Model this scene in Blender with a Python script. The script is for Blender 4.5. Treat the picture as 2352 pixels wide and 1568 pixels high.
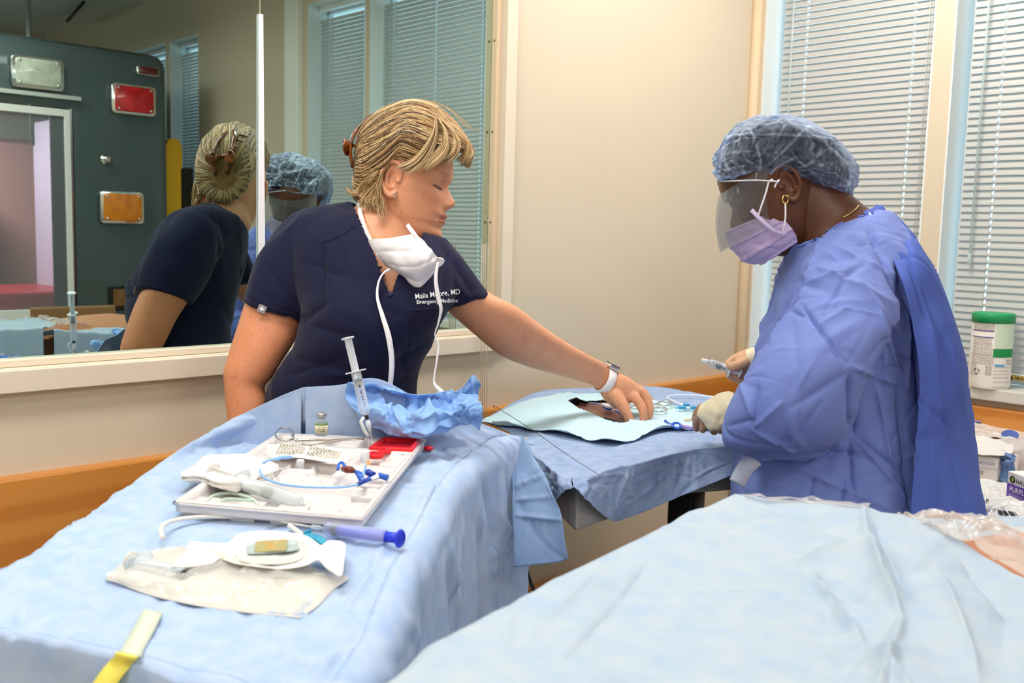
import bpy, bmesh, math, random
import numpy as np
from mathutils import Vector, Matrix
from mathutils.bvhtree import BVHTree
random.seed(7)
for o in list(bpy.data.objects): bpy.data.objects.remove(o)
scene = bpy.context.scene
COL = scene.collection
PI = math.pi

# ------------------------------------------------------------------ camera
CAMZ = 1.45
F = 2250.0
def _rot(p, r, y):
    cp, sp, cr_, sr, cy, sy = math.cos(p), math.sin(p), math.cos(r), math.sin(r), math.cos(y), math.sin(y)
    return (np.array([[cy, -sy, 0], [sy, cy, 0], [0, 0, 1]]) @ np.array([[1, 0, 0], [0, cp, -sp], [0, sp, cp]])
            @ np.array([[cr_, -sr, 0], [sr, cr_, 0], [0, 0, 1]]))
MC = _rot(math.radians(83.70), math.radians(1.44), math.radians(-44.16))
CO = np.array([0, 0, CAMZ])
VIEW = MC @ np.array([0, 0, -1.0])
cd = bpy.data.cameras.new('camera')
cam = bpy.data.objects.new('camera', cd)
COL.objects.link(cam)
m4 = np.eye(4); m4[:3, :3] = MC; m4[:3, 3] = CO
cam.matrix_world = Matrix(m4.tolist())
cd.sensor_width = 36.0
cd.lens = F / 2352.0 * 36.0
cd.clip_start = 0.05
cd.dof.use_dof = True
cd.dof.focus_distance = 2.05
cd.dof.aperture_fstop = 7.1
scene.camera = cam

# ------------------------------------------------------------------ world, exposure, lamps
scene.view_settings.view_transform = 'Standard'
scene.view_settings.look = 'None'
scene.view_settings.gamma = 1.0
scene.view_settings.use_curve_mapping = False
scene.view_settings.exposure = -0.97
w = bpy.data.worlds.new('daylight'); scene.world = w; w.use_nodes = True
bg = w.node_tree.nodes['Background']
bg.inputs['Color'].default_value = (0.74, 0.89, 1.0, 1)
bg.inputs['Strength'].default_value = 3.8

def area(name, loc, size, power, color, rot=(0, 0, 0)):
    l = bpy.data.lights.new(name, 'AREA'); l.shape = 'RECTANGLE'
    l.size, l.size_y = size; l.energy = power; l.color = color
    o = bpy.data.objects.new(name, l); o.location = loc; o.rotation_euler = rot; COL.objects.link(o)
    return o
CEIL_Z = CAMZ + 1.50
TROFFERS = [(-1.3, 0.4), (0.45, 1.3), (2.2, 1.2), (-1.2, -1.4), (1.1, -1.3), (1.0, -3.6), (-1.8, -3.4)]  # last two added over the ambulance to brighten the ceiling there
for i, (lx, ly) in enumerate(TROFFERS):
    area('troffer_lamp', (lx, ly, CEIL_Z - 0.215), (1.16, 0.36), 38, (1.0, 0.975, 0.94))
    area('added_ceiling_fill', (lx, ly, CEIL_Z - 0.16), (0.9, 0.3), 9 if ly > -2 else 26, (1.0, 0.985, 0.96), (math.pi, 0, 0))  # unseen upward fill, added to brighten the ceiling

# ------------------------------------------------------------------ pixel rays of the photograph -> points in the room
def ray(x, y):
    return MC @ np.array([x - 1176.0, 784.0 - y, -F])
def P(x, y, d):
    v = ray(x, y); return CO + v * (d / F)
def atY(x, y, Y):
    v = ray(x, y); return CO + v * (Y / v[1])
def atX(x, y, X):
    v = ray(x, y); return CO + v * (X / v[0])
def atZ(x, y, Z):
    v = ray(x, y); return CO + v * ((Z - CAMZ) / v[2])
def to_px(V):
    q = (np.asarray(V, float) - CO) @ MC
    return np.stack([1176 + F * q[..., 0] / -q[..., 2], 784 - F * q[..., 1] / -q[..., 2], -q[..., 2]], -1)

# ------------------------------------------------------------------ materials
MATS = {}
def srgb(c):
    return tuple(((x / 255) / 12.92 if x / 255 <= 0.04045 else ((x / 255 + 0.055) / 1.055) ** 2.4) for x in c) + (1,)
def mat(name, rgb=(200, 200, 200), rough=0.6, metal=0.0, spec=0.5, var=0.0, vscale=20, rgb2=None, bump=0.0, bscale=60,
        trans=0.0, alpha=1.0, emit=None, estr=0.0, sss=0.0, wave=None, vcol=None, coat=0.0, ior=1.45, sheen=0.0, transl=0.0):
    if name in MATS: return MATS[name]
    m = bpy.data.materials.new(name); m.use_nodes = True; MATS[name] = m
    nt = m.node_tree; N = nt.nodes; L = nt.links; b = N['Principled BSDF']
    c = srgb(rgb); b.inputs['Base Color'].default_value = c
    b.inputs['Roughness'].default_value = rough; b.inputs['Metallic'].default_value = metal
    b.inputs['Specular IOR Level'].default_value = spec; b.inputs['IOR'].default_value = ior
    b.inputs['Transmission Weight'].default_value = trans; b.inputs['Alpha'].default_value = alpha
    b.inputs['Coat Weight'].default_value = coat; b.inputs['Sheen Weight'].default_value = sheen
    if sss: b.inputs['Subsurface Weight'].default_value = sss; b.inputs['Subsurface Radius'].default_value = (0.02, 0.007, 0.004); b.inputs['Subsurface Scale'].default_value = 0.3
    if emit: b.inputs['Emission Color'].default_value = srgb(emit); b.inputs['Emission Strength'].default_value = estr
    tc = N.new('ShaderNodeTexCoord')
    base = None
    if vcol:
        a = N.new('ShaderNodeVertexColor'); a.layer_name = vcol; base = a.outputs['Color']; L.new(base, b.inputs['Base Color'])
    if var or rgb2 or wave:
        t = N.new('ShaderNodeTexNoise'); t.inputs['Scale'].default_value = vscale; t.inputs['Detail'].default_value = 6
        L.new(tc.outputs['Object'], t.inputs['Vector'])
        fac = t.outputs['Fac']
        if wave:
            wv = N.new('ShaderNodeTexWave'); wv.inputs['Scale'].default_value = wave[0]; wv.inputs['Distortion'].default_value = wave[1]
            wv.bands_direction = wave[2]; wv.inputs['Detail'].default_value = 4; wv.inputs['Detail Scale'].default_value = 0.6
            mp = N.new('ShaderNodeMapping'); mp.inputs['Scale'].default_value = wave[3]
            L.new(tc.outputs['Object'], mp.inputs['Vector']); L.new(mp.outputs['Vector'], wv.inputs['Vector']); fac = wv.outputs['Fac']
        r = N.new('ShaderNodeMapRange'); r.inputs['From Min'].default_value = 0.3; r.inputs['From Max'].default_value = 0.7
        L.new(fac, r.inputs['Value'])
        mx = N.new('ShaderNodeMix'); mx.data_type = 'RGBA'
        c2 = srgb(rgb2) if rgb2 else tuple(x * (1 - var) for x in c[:3]) + (1,)
        mx.inputs['A'].default_value = c; mx.inputs['B'].default_value = c2
        L.new(r.outputs['Result'], mx.inputs['Factor'])
        if base is not None:
            mm = N.new('ShaderNodeMix'); mm.data_type = 'RGBA'; mm.blend_type = 'MULTIPLY'; mm.inputs['Factor'].default_value = 1
            L.new(base, mm.inputs['A']); L.new(mx.outputs['Result'], mm.inputs['B']); L.new(mm.outputs['Result'], b.inputs['Base Color'])
        else: L.new(mx.outputs['Result'], b.inputs['Base Color'])
    if bump:
        t = N.new('ShaderNodeTexNoise'); t.inputs['Scale'].default_value = bscale; t.inputs['Detail'].default_value = 5
        L.new(tc.outputs['Object'], t.inputs['Vector'])
        bp = N.new('ShaderNodeBump'); bp.inputs['Strength'].default_value = bump; bp.inputs['Distance'].default_value = 0.002
        L.new(t.outputs['Fac'], bp.inputs['Height']); L.new(bp.outputs['Normal'], b.inputs['Normal'])
    if transl:
        tr = N.new('ShaderNodeBsdfTranslucent'); ms = N.new('ShaderNodeMixShader'); ms.inputs['Fac'].default_value = transl
        src = b.inputs['Base Color']
        if src.is_linked: L.new(src.links[0].from_socket, tr.inputs['Color'])
        else: tr.inputs['Color'].default_value = c
        L.new(b.outputs['BSDF'], ms.inputs[1]); L.new(tr.outputs['BSDF'], ms.inputs[2])
        L.new(ms.outputs['Shader'], N['Material Output'].inputs['Surface'])
    return m
def clear_mat(name, rgb=(240, 245, 250), clear=0.75, rough=0.08, gloss=0.5):
    """thin clear plastic: transparent mixed with a glossy and a little diffuse film"""
    if name in MATS: return MATS[name]
    m = bpy.data.materials.new(name); m.use_nodes = True; MATS[name] = m
    nt = m.node_tree; N = nt.nodes; L = nt.links; b = N['Principled BSDF']
    b.inputs['Base Color'].default_value = srgb(rgb); b.inputs['Roughness'].default_value = rough; b.inputs['Specular IOR Level'].default_value = gloss
    t = N.new('ShaderNodeBsdfTransparent'); t.inputs['Color'].default_value = srgb(tuple(min(255, x + 8) for x in rgb))
    fr = N.new('ShaderNodeLayerWeight'); fr.inputs['Blend'].default_value = 0.35
    mr = N.new('ShaderNodeMapRange'); mr.inputs['To Min'].default_value = 1 - clear; mr.inputs['To Max'].default_value = min(1, 1 - clear + 0.55)
    L.new(fr.outputs['Facing'], mr.inputs['Value'])
    s = N.new('ShaderNodeMixShader'); L.new(mr.outputs['Result'], s.inputs['Fac']); L.new(t.outputs['BSDF'], s.inputs[1]); L.new(b.outputs['BSDF'], s.inputs[2])
    L.new(s.outputs['Shader'], N['Material Output'].inputs['Surface'])
    return m

# ------------------------------------------------------------------ objects
def props(o, label=None, cat=None, group=None, kind=None):
    if label: o['label'] = label
    if cat: o['category'] = cat
    if group: o['group'] = group
    if kind: o['kind'] = kind
    return o
def thing(name, loc, label, cat, group=None):
    o = bpy.data.objects.new(name, None); o.empty_display_size = 0.02
    o.location = Vector([float(a) for a in loc]); COL.objects.link(o)
    bpy.context.view_layer.update()
    return props(o, label, cat, group)
def wloc(o):
    v = Vector(o.location)
    while o.parent: o = o.parent; v += o.location
    return v
def mk(name, V, Fc, m, parent=None, smooth=True, label=None, cat=None, group=None, kind=None, col=None, mod=None):
    V = np.asarray(V, float)
    if parent is not None: org = np.array(wloc(parent))
    else:
        lo, hi = V.min(0), V.max(0); org = np.array([(lo[0] + hi[0]) / 2, (lo[1] + hi[1]) / 2, lo[2]])
    me = bpy.data.meshes.new(name)
    me.from_pydata((V - org).tolist(), [], [tuple(int(i) for i in f) for f in Fc])
    if smooth: me.polygons.foreach_set('use_smooth', [True] * len(me.polygons))
    if m is not None:
        for mm in (m if isinstance(m, (list, tuple)) else [m]): me.materials.append(mm)
    if col is not None:
        ca = me.color_attributes.new('Col', 'FLOAT_COLOR', 'POINT')
        c4 = np.ones((len(V), 4)); c4[:, :3] = col; ca.data.foreach_set('color', c4.ravel())
    me.update()
    o = bpy.data.objects.new(name, me); COL.objects.link(o)
    if parent is not None: o.parent = parent
    else: o.location = org
    if mod == 'solid': 
        s = o.modifiers.new('s', 'SOLIDIFY'); s.thickness = 0.0012; s.offset = 0
    return props(o, label, cat, group, kind)
def rotz(a): c, s = math.cos(a), math.sin(a); return np.array([[c, -s, 0], [s, c, 0], [0, 0, 1.0]])
def frame_of(d, up=(0, 0, 1)):
    """matrix whose columns are x (along d), y, z"""
    d = np.array(d, float); d /= np.linalg.norm(d); up = np.array(up, float)
    y = np.cross(up, d)
    if np.linalg.norm(y) < 1e-6: y = np.cross((1, 0, 0), d)
    y /= np.linalg.norm(y); z = np.cross(d, y)
    return np.stack([d, y, z], 1)
def cr(pts, n):
    """Catmull-Rom through control rows (k, ...) sampled at n parameters"""
    p = np.asarray(pts, float); k = len(p)
    if k == 2: 
        t = np.linspace(0, 1, n).reshape((-1,) + (1,) * (p.ndim - 1)); return p[0] * (1 - t) + p[1] * t
    q = np.concatenate([[2 * p[0] - p[1]], p, [2 * p[-1] - p[-2]]])
    t = np.linspace(0, k - 1, n); i = np.minimum(t.astype(int), k - 2); u = (t - i).reshape((-1,) + (1,) * (p.ndim - 1))
    a, b, c, d = q[i], q[i + 1], q[i + 2], q[i + 3]
    return 0.5 * (2 * b + (c - a) * u + (2 * a - 5 * b + 4 * c - d) * u ** 2 + (3 * b - a - 3 * c + d) * u ** 3)
class G:
    def __init__(s): s.v = []; s.f = []; s.n = 0
    def add(s, V, Fc):
        V = np.asarray(V, float).reshape(-1, 3); s.v.append(V); s.f += [tuple(i + s.n for i in f) for f in Fc]; s.n += len(V); return s
    def box(s, c, d, R=None):
        c = np.array(c, float); d = np.array(d, float) / 2
        V = np.array([[x, y, z] for x in (-1, 1) for y in (-1, 1) for z in (-1, 1)]) * d
        if R is not None: V = V @ np.asarray(R).T
        return s.add(V + c, [(0, 1, 3, 2), (4, 6, 7, 5), (0, 4, 5, 1), (2, 3, 7, 6), (0, 2, 6, 4), (1, 5, 7, 3)])
    def b2(s, lo, hi): lo, hi = np.array(lo, float), np.array(hi, float); return s.box((lo + hi) / 2, hi - lo)
    def rbox(s, c, d, r, R=None, n=5, axis=2):
        """box with rounded corners in the plane across `axis`"""
        d = np.array(d, float); ax = [a for a in range(3) if a != axis]
        pts = []
        for cx, cy, a0 in ((1, 1, 0), (-1, 1, 1), (-1, -1, 2), (1, -1, 3)):
            for k in range(n):
                a = (a0 + k / (n - 1)) * PI / 2
                pts.append((cx * (d[ax[0]] / 2 - r) + r * math.cos(a), cy * (d[ax[1]] / 2 - r) + r * math.sin(a)))
        m = len(pts); V = np.zeros((2 * m, 3))
        for i, (x, y) in enumerate(pts):
            for k, z in ((0, -d[axis] / 2), (1, d[axis] / 2)): V[i + k * m, ax[0]] = x; V[i + k * m, ax[1]] = y; V[i + k * m, axis] = z
        if R is not None: V = V @ np.asarray(R).T
        return s.add(V + np.array(c, float), [tuple(range(m))[::-1], tuple(range(m, 2 * m))] + [(i, (i + 1) % m, (i + 1) % m + m, i + m) for i in range(m)])
    def tube(s, path, r, n=8, caps=True, flat=1.0, up=(0, 0, 1)):
        p = np.asarray(path, float); k = len(p); r = np.broadcast_to(np.asarray(r, float), (k,))
        t = np.gradient(p, axis=0); t /= np.linalg.norm(t, axis=1)[:, None] + 1e-12
        x = np.cross(t[0], up)
        if np.linalg.norm(x) < 1e-3: x = np.cross(t[0], (1, 0, 0))
        V = []
        for i in range(k):
            x = x - t[i] * (x @ t[i]); x /= np.linalg.norm(x) + 1e-12; y = np.cross(t[i], x)
            for j in range(n):
                a = 2 * PI * j / n; V.append(p[i] + r[i] * (math.cos(a) * x + flat * math.sin(a) * y))
        Fc = [(i * n + j, i * n + (j + 1) % n, (i + 1) * n + (j + 1) % n, (i + 1) * n + j) for i in range(k - 1) for j in range(n)]
        if caps: Fc += [tuple(range(n))[::-1], tuple((k - 1) * n + j for j in range(n))]
        return s.add(V, Fc)
    def lathe(s, prof, c=(0, 0, 0), R=None, n=24):
        """prof: (r, z) pairs about local z; R columns give the local axes"""
        V = [[r * math.cos(2 * PI * j / n), r * math.sin(2 * PI * j / n), z] for r, z in prof for j in range(n)]
        V = np.array(V)
        if R is not None: V = V @ np.asarray(R).T
        k = len(prof)
        Fc = [(i * n + j, i * n + (j + 1) % n, (i + 1) * n + (j + 1) % n, (i + 1) * n + j) for i in range(k - 1) for j in range(n)]
        if prof[0][0] > 1e-6: Fc.append(tuple(range(n))[::-1])
        if prof[-1][0] > 1e-6: Fc.append(tuple((k - 1) * n + j for j in range(n)))
        return s.add(V + np.array(c, float), Fc)
    def loft(s, rings, caps=True):
        R = np.asarray(rings, float); k, n = R.shape[:2]
        Fc = [(i * n + j, i * n + (j + 1) % n, (i + 1) * n + (j + 1) % n, (i + 1) * n + j) for i in range(k - 1) for j in range(n)]
        if caps: Fc += [tuple(range(n))[::-1], tuple((k - 1) * n + j for j in range(n))]
        return s.add(R.reshape(-1, 3), Fc)
    def grid(s, A):
        A = np.asarray(A, float); r, c = A.shape[:2]
        return s.add(A.reshape(-1, 3), [(i * c + j, i * c + j + 1, (i + 1) * c + j + 1, (i + 1) * c + j) for i in range(r - 1) for j in range(c - 1)])
    def prism(s, pts, h, R=None, c=(0, 0, 0)):
        """polygon (x, y) extruded from z=0 to z=h"""
        m = len(pts); V = np.array([[x, y, z] for z in (0, h) for x, y in pts], float)
        if R is not None: V = V @ np.asarray(R).T
        return s.add(V + np.array(c, float), [tuple(range(m))[::-1], tuple(range(m, 2 * m))] + [(i, (i + 1) % m, (i + 1) % m + m, i + m) for i in range(m)])
    def obj(s, name, m, parent=None, bevel=0, **k):
        o = mk(name, np.concatenate(s.v), s.f, m, parent, **k)
        if bevel:
            b = o.modifiers.new('b', 'BEVEL'); b.width = bevel; b.segments = 2; b.limit_method = 'ANGLE'; b.angle_limit = 0.6
        return o
def B(): return G()
def axes(z, x=None):
    """rotation whose local z points along z"""
    z = np.array(z, float); z /= np.linalg.norm(z)
    x = np.array(x if x is not None else ((1, 0, 0) if abs(z[0]) < 0.9 else (0, 1, 0)), float)
    x = x - z * (x @ z); x /= np.linalg.norm(x)
    return np.stack([x, np.cross(z, x), z], 1)

# ---- soft surfaces: control rings / grids refined by splines, then creased
def px_ring(xl, yl, xr, yr, d, t, n=40, sq=1.0, dd=0.0, low=None):
    """closed ring whose silhouette runs through two photo points at depth d; t half thickness; dd: depth skew right minus left"""
    a, b = P(xl, yl, d - dd / 2), P(xr, yr, d + dd / 2); c = (a + b) / 2; u = (b - a) / 2
    wv = c - CO; wv = wv / np.linalg.norm(wv); un = u / np.linalg.norm(u); wv = wv - un * (wv @ un); wv /= np.linalg.norm(wv)
    th = np.linspace(0, 2 * PI, n, endpoint=False); cs, sn = np.cos(th), np.sin(th)
    f = lambda q: np.sign(q) * np.abs(q) ** sq
    if low:
        k = (cs < 0); cu = np.where(k, -np.abs(cs) ** low, cs); sw = np.where(k, np.sign(sn) * np.abs(sn) ** low, sn)
        return c + cu[:, None] * u + sw[:, None] * wv * t
    return c + f(cs)[:, None] * u + f(sn)[:, None] * wv * t
def px_loft(rows, nr, n=40, sq=1.0, low=None):
    R = np.array([px_ring(*r[:6], n=n, sq=sq, low=low, dd=(r[6] if len(r) > 6 else 0)) for r in rows])
    return cr(R, nr)
def grid_normals(A, wrap=False):
    if wrap: du = np.roll(A, -1, 1) - np.roll(A, 1, 1)
    else: du = np.gradient(A, axis=1)
    dv = np.gradient(A, axis=0); n = np.cross(du, dv); return n / (np.linalg.norm(n, axis=-1, keepdims=True) + 1e-9)
def crumple(A, num, length, width, amp, seed, lo=None, hi=None):
    """random short tent-shaped creases through the points A (…,3): height field"""
    rs = np.random.RandomState(seed); S = A.shape[:-1]; Q = A.reshape(-1, 3); h = np.zeros(len(Q))
    lo = Q.min(0) if lo is None else lo; hi = Q.max(0) if hi is None else hi
    for k in range(num):
        c = lo + (hi - lo) * rs.rand(3); 
        c = Q[rs.randint(len(Q))]
        d = rs.randn(3); d /= np.linalg.norm(d); e = np.cross(d, rs.randn(3)); e /= np.linalg.norm(e)
        L = length * (0.5 + rs.rand()); W = width * (0.5 + rs.rand()); a = amp * (rs.rand() * 2 - 1)
        r = Q - c; s_ = r @ d; t_ = np.abs(r @ e + 0.15 * s_ * s_ / L); 
        h += a * np.maximum(0, 1 - t_ / W) * np.exp(-(s_ / L) ** 2) * np.exp(-((r ** 2).sum(1)) / (1.8 * L) ** 2)
    return h.reshape(S)
def px_folds(A, folds, gate=None):
    """folds: (x1, y1, x2, y2, width_px, amp) -> height at the points A"""
    q = to_px(A); h = np.zeros(A.shape[:-1])
    for x1, y1, x2, y2, wd, am in folds:
        dx, dy = x2 - x1, y2 - y1; L = math.hypot(dx, dy)
        s_ = ((q[..., 0] - x1) * dx + (q[..., 1] - y1) * dy) / (L * L); t_ = ((q[..., 0] - x1) * -dy + (q[..., 1] - y1) * dx) / L
        e = np.clip(np.minimum(s_, 1 - s_) * 3 + 0.25, 0, 1); e = e * e * (3 - 2 * e)
        tt = np.abs(t_) / wd
        h += am * np.exp(-tt * 1.6) * e * (tt < 4)
    return h
def text_mesh(txt, size=1.0, align='LEFT', bold=False):
    c = bpy.data.curves.new('t', 'FONT'); c.body = txt; c.size = size; c.align_x = align; c.resolution_u = 3
    if bold: c.offset = 0.012 * size
    o = bpy.data.objects.new('t', c); COL.objects.link(o)
    dg = bpy.context.evaluated_depsgraph_get(); dg.update()
    me = o.evaluated_get(dg).to_mesh(); V = np.array([v.co[:] for v in me.vertices]).reshape(-1, 3); Fc = [tuple(p.vertices) for p in me.polygons]
    o.evaluated_get(dg).to_mesh_clear(); bpy.data.objects.remove(o)
    return V, Fc
def text_on(name, txt, size, origin, xdir, ydir, m, parent, align='LEFT', bold=False, sx=1.0, off=0.0006):
    V, Fc = text_mesh(txt, size, align, bold)
    if not len(V): return
    x = np.array(xdir, float); x /= np.linalg.norm(x); y = np.array(ydir, float); y -= x * (y @ x); y /= np.linalg.norm(y); z = np.cross(x, y)
    W = np.array(origin, float) + V[:, :1] * sx * x + V[:, 1:2] * y + z * off
    return mk(name, W, Fc, m, parent, smooth=False)
def remesh(g, voxel, name='tmp', smooth=2, factor=0.5):
    """union of overlapping closed shapes as one continuous skin (V, F)"""
    me = bpy.data.meshes.new(name); me.from_pydata(np.concatenate(g.v).tolist(), [], [tuple(int(i) for i in f) for f in g.f])
    bm = bmesh.new(); bm.from_mesh(me); bmesh.ops.recalc_face_normals(bm, faces=bm.faces); bm.to_mesh(me); bm.free()
    o = bpy.data.objects.new(name, me); COL.objects.link(o)
    r = o.modifiers.new('r', 'REMESH'); r.mode = 'VOXEL'; r.voxel_size = voxel
    if smooth: s = o.modifiers.new('s', 'SMOOTH'); s.iterations = smooth; s.factor = factor
    dg = bpy.context.evaluated_depsgraph_get(); dg.update()
    e = o.evaluated_get(dg); m2 = e.to_mesh(); n = len(m2.vertices); V = np.empty(n * 3); m2.vertices.foreach_get('co', V); V = V.reshape(-1, 3)
    Fc = [tuple(p.vertices) for p in m2.polygons]; e.to_mesh_clear(); bpy.data.objects.remove(o)
    return V, Fc
def bvh(V, Fc): return BVHTree.FromPolygons([tuple(v) for v in V], [tuple(f) for f in Fc])
# ------------------------------------------------------------------ the room
WX, WY, MY = 3.0, 1.925, 1.95            # right wall face, mirror wall face, mirror plane
YB, XL = -4.85, -3.4
wallm = mat('wall_paint', (214, 199, 176), 0.7, var=0.03, vscale=3, bump=0.05, bscale=90)
trimm = mat('frame_paint', (226, 212, 192), 0.4, var=0.02)
trim2 = mat('stop_paint', (222, 198, 165), 0.45)
woodm = mat('varnished_wood', (206, 136, 60), 0.32, rgb2=(192, 120, 48), wave=(1.1, 14.0, 'Z', (0.35, 0.35, 3.0)), coat=0.3, bump=0.1)
greyp = mat('sill_paint', (205, 200, 192), 0.45)
ceilm = mat('ceiling_tile', (236, 236, 232), 0.9, var=0.06, vscale=150)
gridm = mat('ceiling_grid', (245, 245, 242), 0.5)
S = dict(kind='structure')
B().b2((XL - .3, YB - .3, -0.05), (WX + .3, WY + .3, 0)).obj('floor', mat('floor_vinyl', (205, 198, 186), 0.35, var=0.15, vscale=6), smooth=False, **S)
cl = B().b2((XL - .3, YB - .3, CEIL_Z + .03), (WX + .3, WY + .3, CEIL_Z + .09)).obj('ceiling', gridm, smooth=False, **S)
# ceiling tiles: each its own piece
tile_me = None
nx, ny = 10, 11
for i in range(nx):
    for j in range(ny):
        x0, y0 = XL + 0.1 + i * 0.61, WY - 0.1 - (j + 1) * 0.61
        if x0 > WX or y0 < YB - .3: continue
        if tile_me is None:
            t = B().box((0, 0, 0), (0.585, 0.585, 0.018)).obj('tile', ceilm, smooth=False); tile_me = t.data; t.location = (0, 0, 0)
            t.data.transform(Matrix.Translation((0, 0, -0.009)))
        else:
            t = bpy.data.objects.new('tile', tile_me); COL.objects.link(t)
        t.parent = cl; t.location = Vector((x0 + .305, y0 + .305, CEIL_Z + .03)) - Vector(cl.location)
# walls
g = B()
MX0, MX1 = -0.9, 1.792                   # mirror glass span along the wall
MZ0, MZ1 = CAMZ - 0.2515, CAMZ + 1.25
FR = 0.055
g.b2((XL, WY, 0), (MX0 - FR, WY + .2, CEIL_Z + .03)); g.b2((MX1 + .05, WY, 0), (WX + .2, WY + .2, CEIL_Z + .03))
g.b2((MX0 - FR, WY, 0), (MX1 + .05, WY + .2, MZ0 - .05)); g.b2((MX0 - FR, WY, MZ1 + .05), (MX1 + .05, WY + .2, CEIL_Z + .03))
g.b2((MX0 - FR, WY + .07, MZ0 - .05), (MX1 + .05, WY + .2, MZ1 + .05))
g.obj('wall_back', wallm, smooth=False, **S)
WIN = [(1.885, 1.305), (1.243, 0.66), (0.60, -0.27), (-0.316, -0.845), (-2.13, -2.541), (-2.60, -3.30)]
WZ0, WZ1 = 1.035, 2.66
g = B(); ys = [WY] + [v for w_ in WIN for v in w_] + [YB]
for a, b in zip(ys[0::2], ys[1::2]):
    g.b2((WX, b, WZ0 - .03), (WX + .16, a, WZ1))
g.b2((WX, YB, 0), (WX + .16, WY, WZ0 - .03)); g.b2((WX, YB, WZ1), (WX + .16, WY, CEIL_Z + .03))
g.obj('wall_right', wallm, smooth=False, **S)
B().b2((XL, YB - .15, 0), (WX + .2, YB, CEIL_Z + .03)).obj('wall_front', wallm, smooth=False, **S)
B().b2((XL - .15, YB, 0), (XL, WY + .2, CEIL_Z + .03)).obj('wall_left', wallm, smooth=False, **S)
# rounded corner bead where mirror wall and window wall meet
B().tube([(WX - .012, WY - .012, 0), (WX - .012, WY - .012, CEIL_Z)], .02, 8).obj('trim_1', mat('corner_bead', (216, 192, 158), 0.6), **S)
# crash rails
def rail(name, lo, hi): return B().b2(lo, hi).obj(name, woodm, bevel=0.006, smooth=False, **S)
ZR = CAMZ - 0.4705
rail('trim_2', (XL, WY - .028, ZR - .215), (WX - .028, WY + .01, ZR))
rail('trim_3', (WX - .028, YB, ZR - .2), (WX + .01, WY, ZR))
rail('trim_4', (XL, WY - .028, .24), (WX - .028, WY + .01, CAMZ - 1.0135))
rail('trim_5', (WX - .028, YB, .24), (WX + .01, WY, CAMZ - 1.0135))
B().b2((XL, WY - .012, 0), (WX, WY + .01, .1)).obj('baseboard_back', mat('rubber_base', (90, 80, 70), .5), smooth=False, **S)
B().b2((WX - .012, YB, 0), (WX + .01, WY, .1)).obj('baseboard_right', MATS['rubber_base'], smooth=False, **S)
B().b2((WX - .03, -1.045, .95), (WX + .01, -.90, 2.8)).obj('trim_6', mat('pale_trim', (242, 240, 232), .5), smooth=False, bevel=.004, **S)

# ------------------------------------------------------------------ windows with blinds on the right wall
winm = mat('window_metal', (232, 236, 236), 0.35)
revm = mat('reveal_paint', (226, 232, 232), 0.6)
glassm = clear_mat('window_glass', (232, 242, 244), 0.93, 0.02)
slatm = mat('blind_slat', (190, 189, 185), 0.42, transl=0.05)
cordm = mat('ladder_cord', (235, 235, 230), 0.8, transl=0.4)
XB = WX + .08
for wi, (ya, yb) in enumerate(WIN):
    wd = B()
    wd.b2((WX + .125, yb, WZ0), (WX + .155, yb + .012, WZ1)); wd.b2((WX + .125, ya - .006, WZ0), (WX + .155, ya, WZ1))
    wd.b2((WX + .125, yb, WZ0), (WX + .155, ya, WZ0 + .035)); wd.b2((WX + .125, yb, WZ1 - .035), (WX + .155, ya, WZ1))
    wo = wd.obj('window_%d' % (wi + 1), winm, smooth=False, **S)
    B().b2((WX + .138, yb + .01, WZ0 + .03), (WX + .142, ya - .004, WZ1 - .03)).obj('pane', glassm, wo, smooth=False)
    r = B(); r.b2((WX - .001, ya - .003, WZ0), (WX + .126, ya + .002, WZ1)); r.b2((WX - .001, yb - .002, WZ0), (WX + .126, yb + .003, WZ1)); r.b2((WX - .001, yb, WZ1 - .003), (WX + .126, ya, WZ1 + .002))
    r.obj('reveal', revm, wo, smooth=False)
# one continuous painted sill under the windows
B().b2((WX - .035, -.9, WZ0 - .035), (WX + .125, WY, WZ0)).obj('trim_7', greyp, smooth=False, bevel=.004, **S)
B().b2((WX - .035, YB, WZ0 - .035), (WX + .125, -2.0, WZ0)).obj('trim_8', greyp, smooth=False, bevel=.004, **S)

pitch = 0.0216; tilt = math.radians(64)
def slat_mesh(L, holes):
    """a curved slat with small route holes where the ladder cords pass"""
    g = B(); n = 5; a = []
    for k in range(n):
        u = (k / (n - 1) - .5) * .0255; c = .0022 * (1 - (2 * k / (n - 1) - 1) ** 2)
        a.append((u * math.cos(tilt) - c * math.sin(tilt), u * math.sin(tilt) + c * math.cos(tilt)))
    ys = [-L / 2]
    for h_ in sorted(holes): ys += [h_ - .0028, h_ + .0028]
    ys.append(L / 2); V = [(x, y, z) for y in ys for x, z in a]; Fc = []
    for i in range(len(ys) - 1):
        for j in range(n - 1):
            if i % 2 == 1 and j in (1, 2): continue
            Fc.append((i * n + j, i * n + j + 1, (i + 1) * n + j + 1, (i + 1) * n + j))
    return g.add(V, Fc)
wlabels = ['closed white blind in the window nearest the corner behind the capped woman',
           'closed white blind in the window behind the wipes canister',
           'wide closed blind seen in the mirror behind the blonde woman',
           'closed blind seen in the mirror left of the blonde woman, above the blue cap',
           'closed blind seen in the mirror just right of the ambulance',
           'closed blind seen in the mirror mostly hidden by the ambulance roof']
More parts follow.
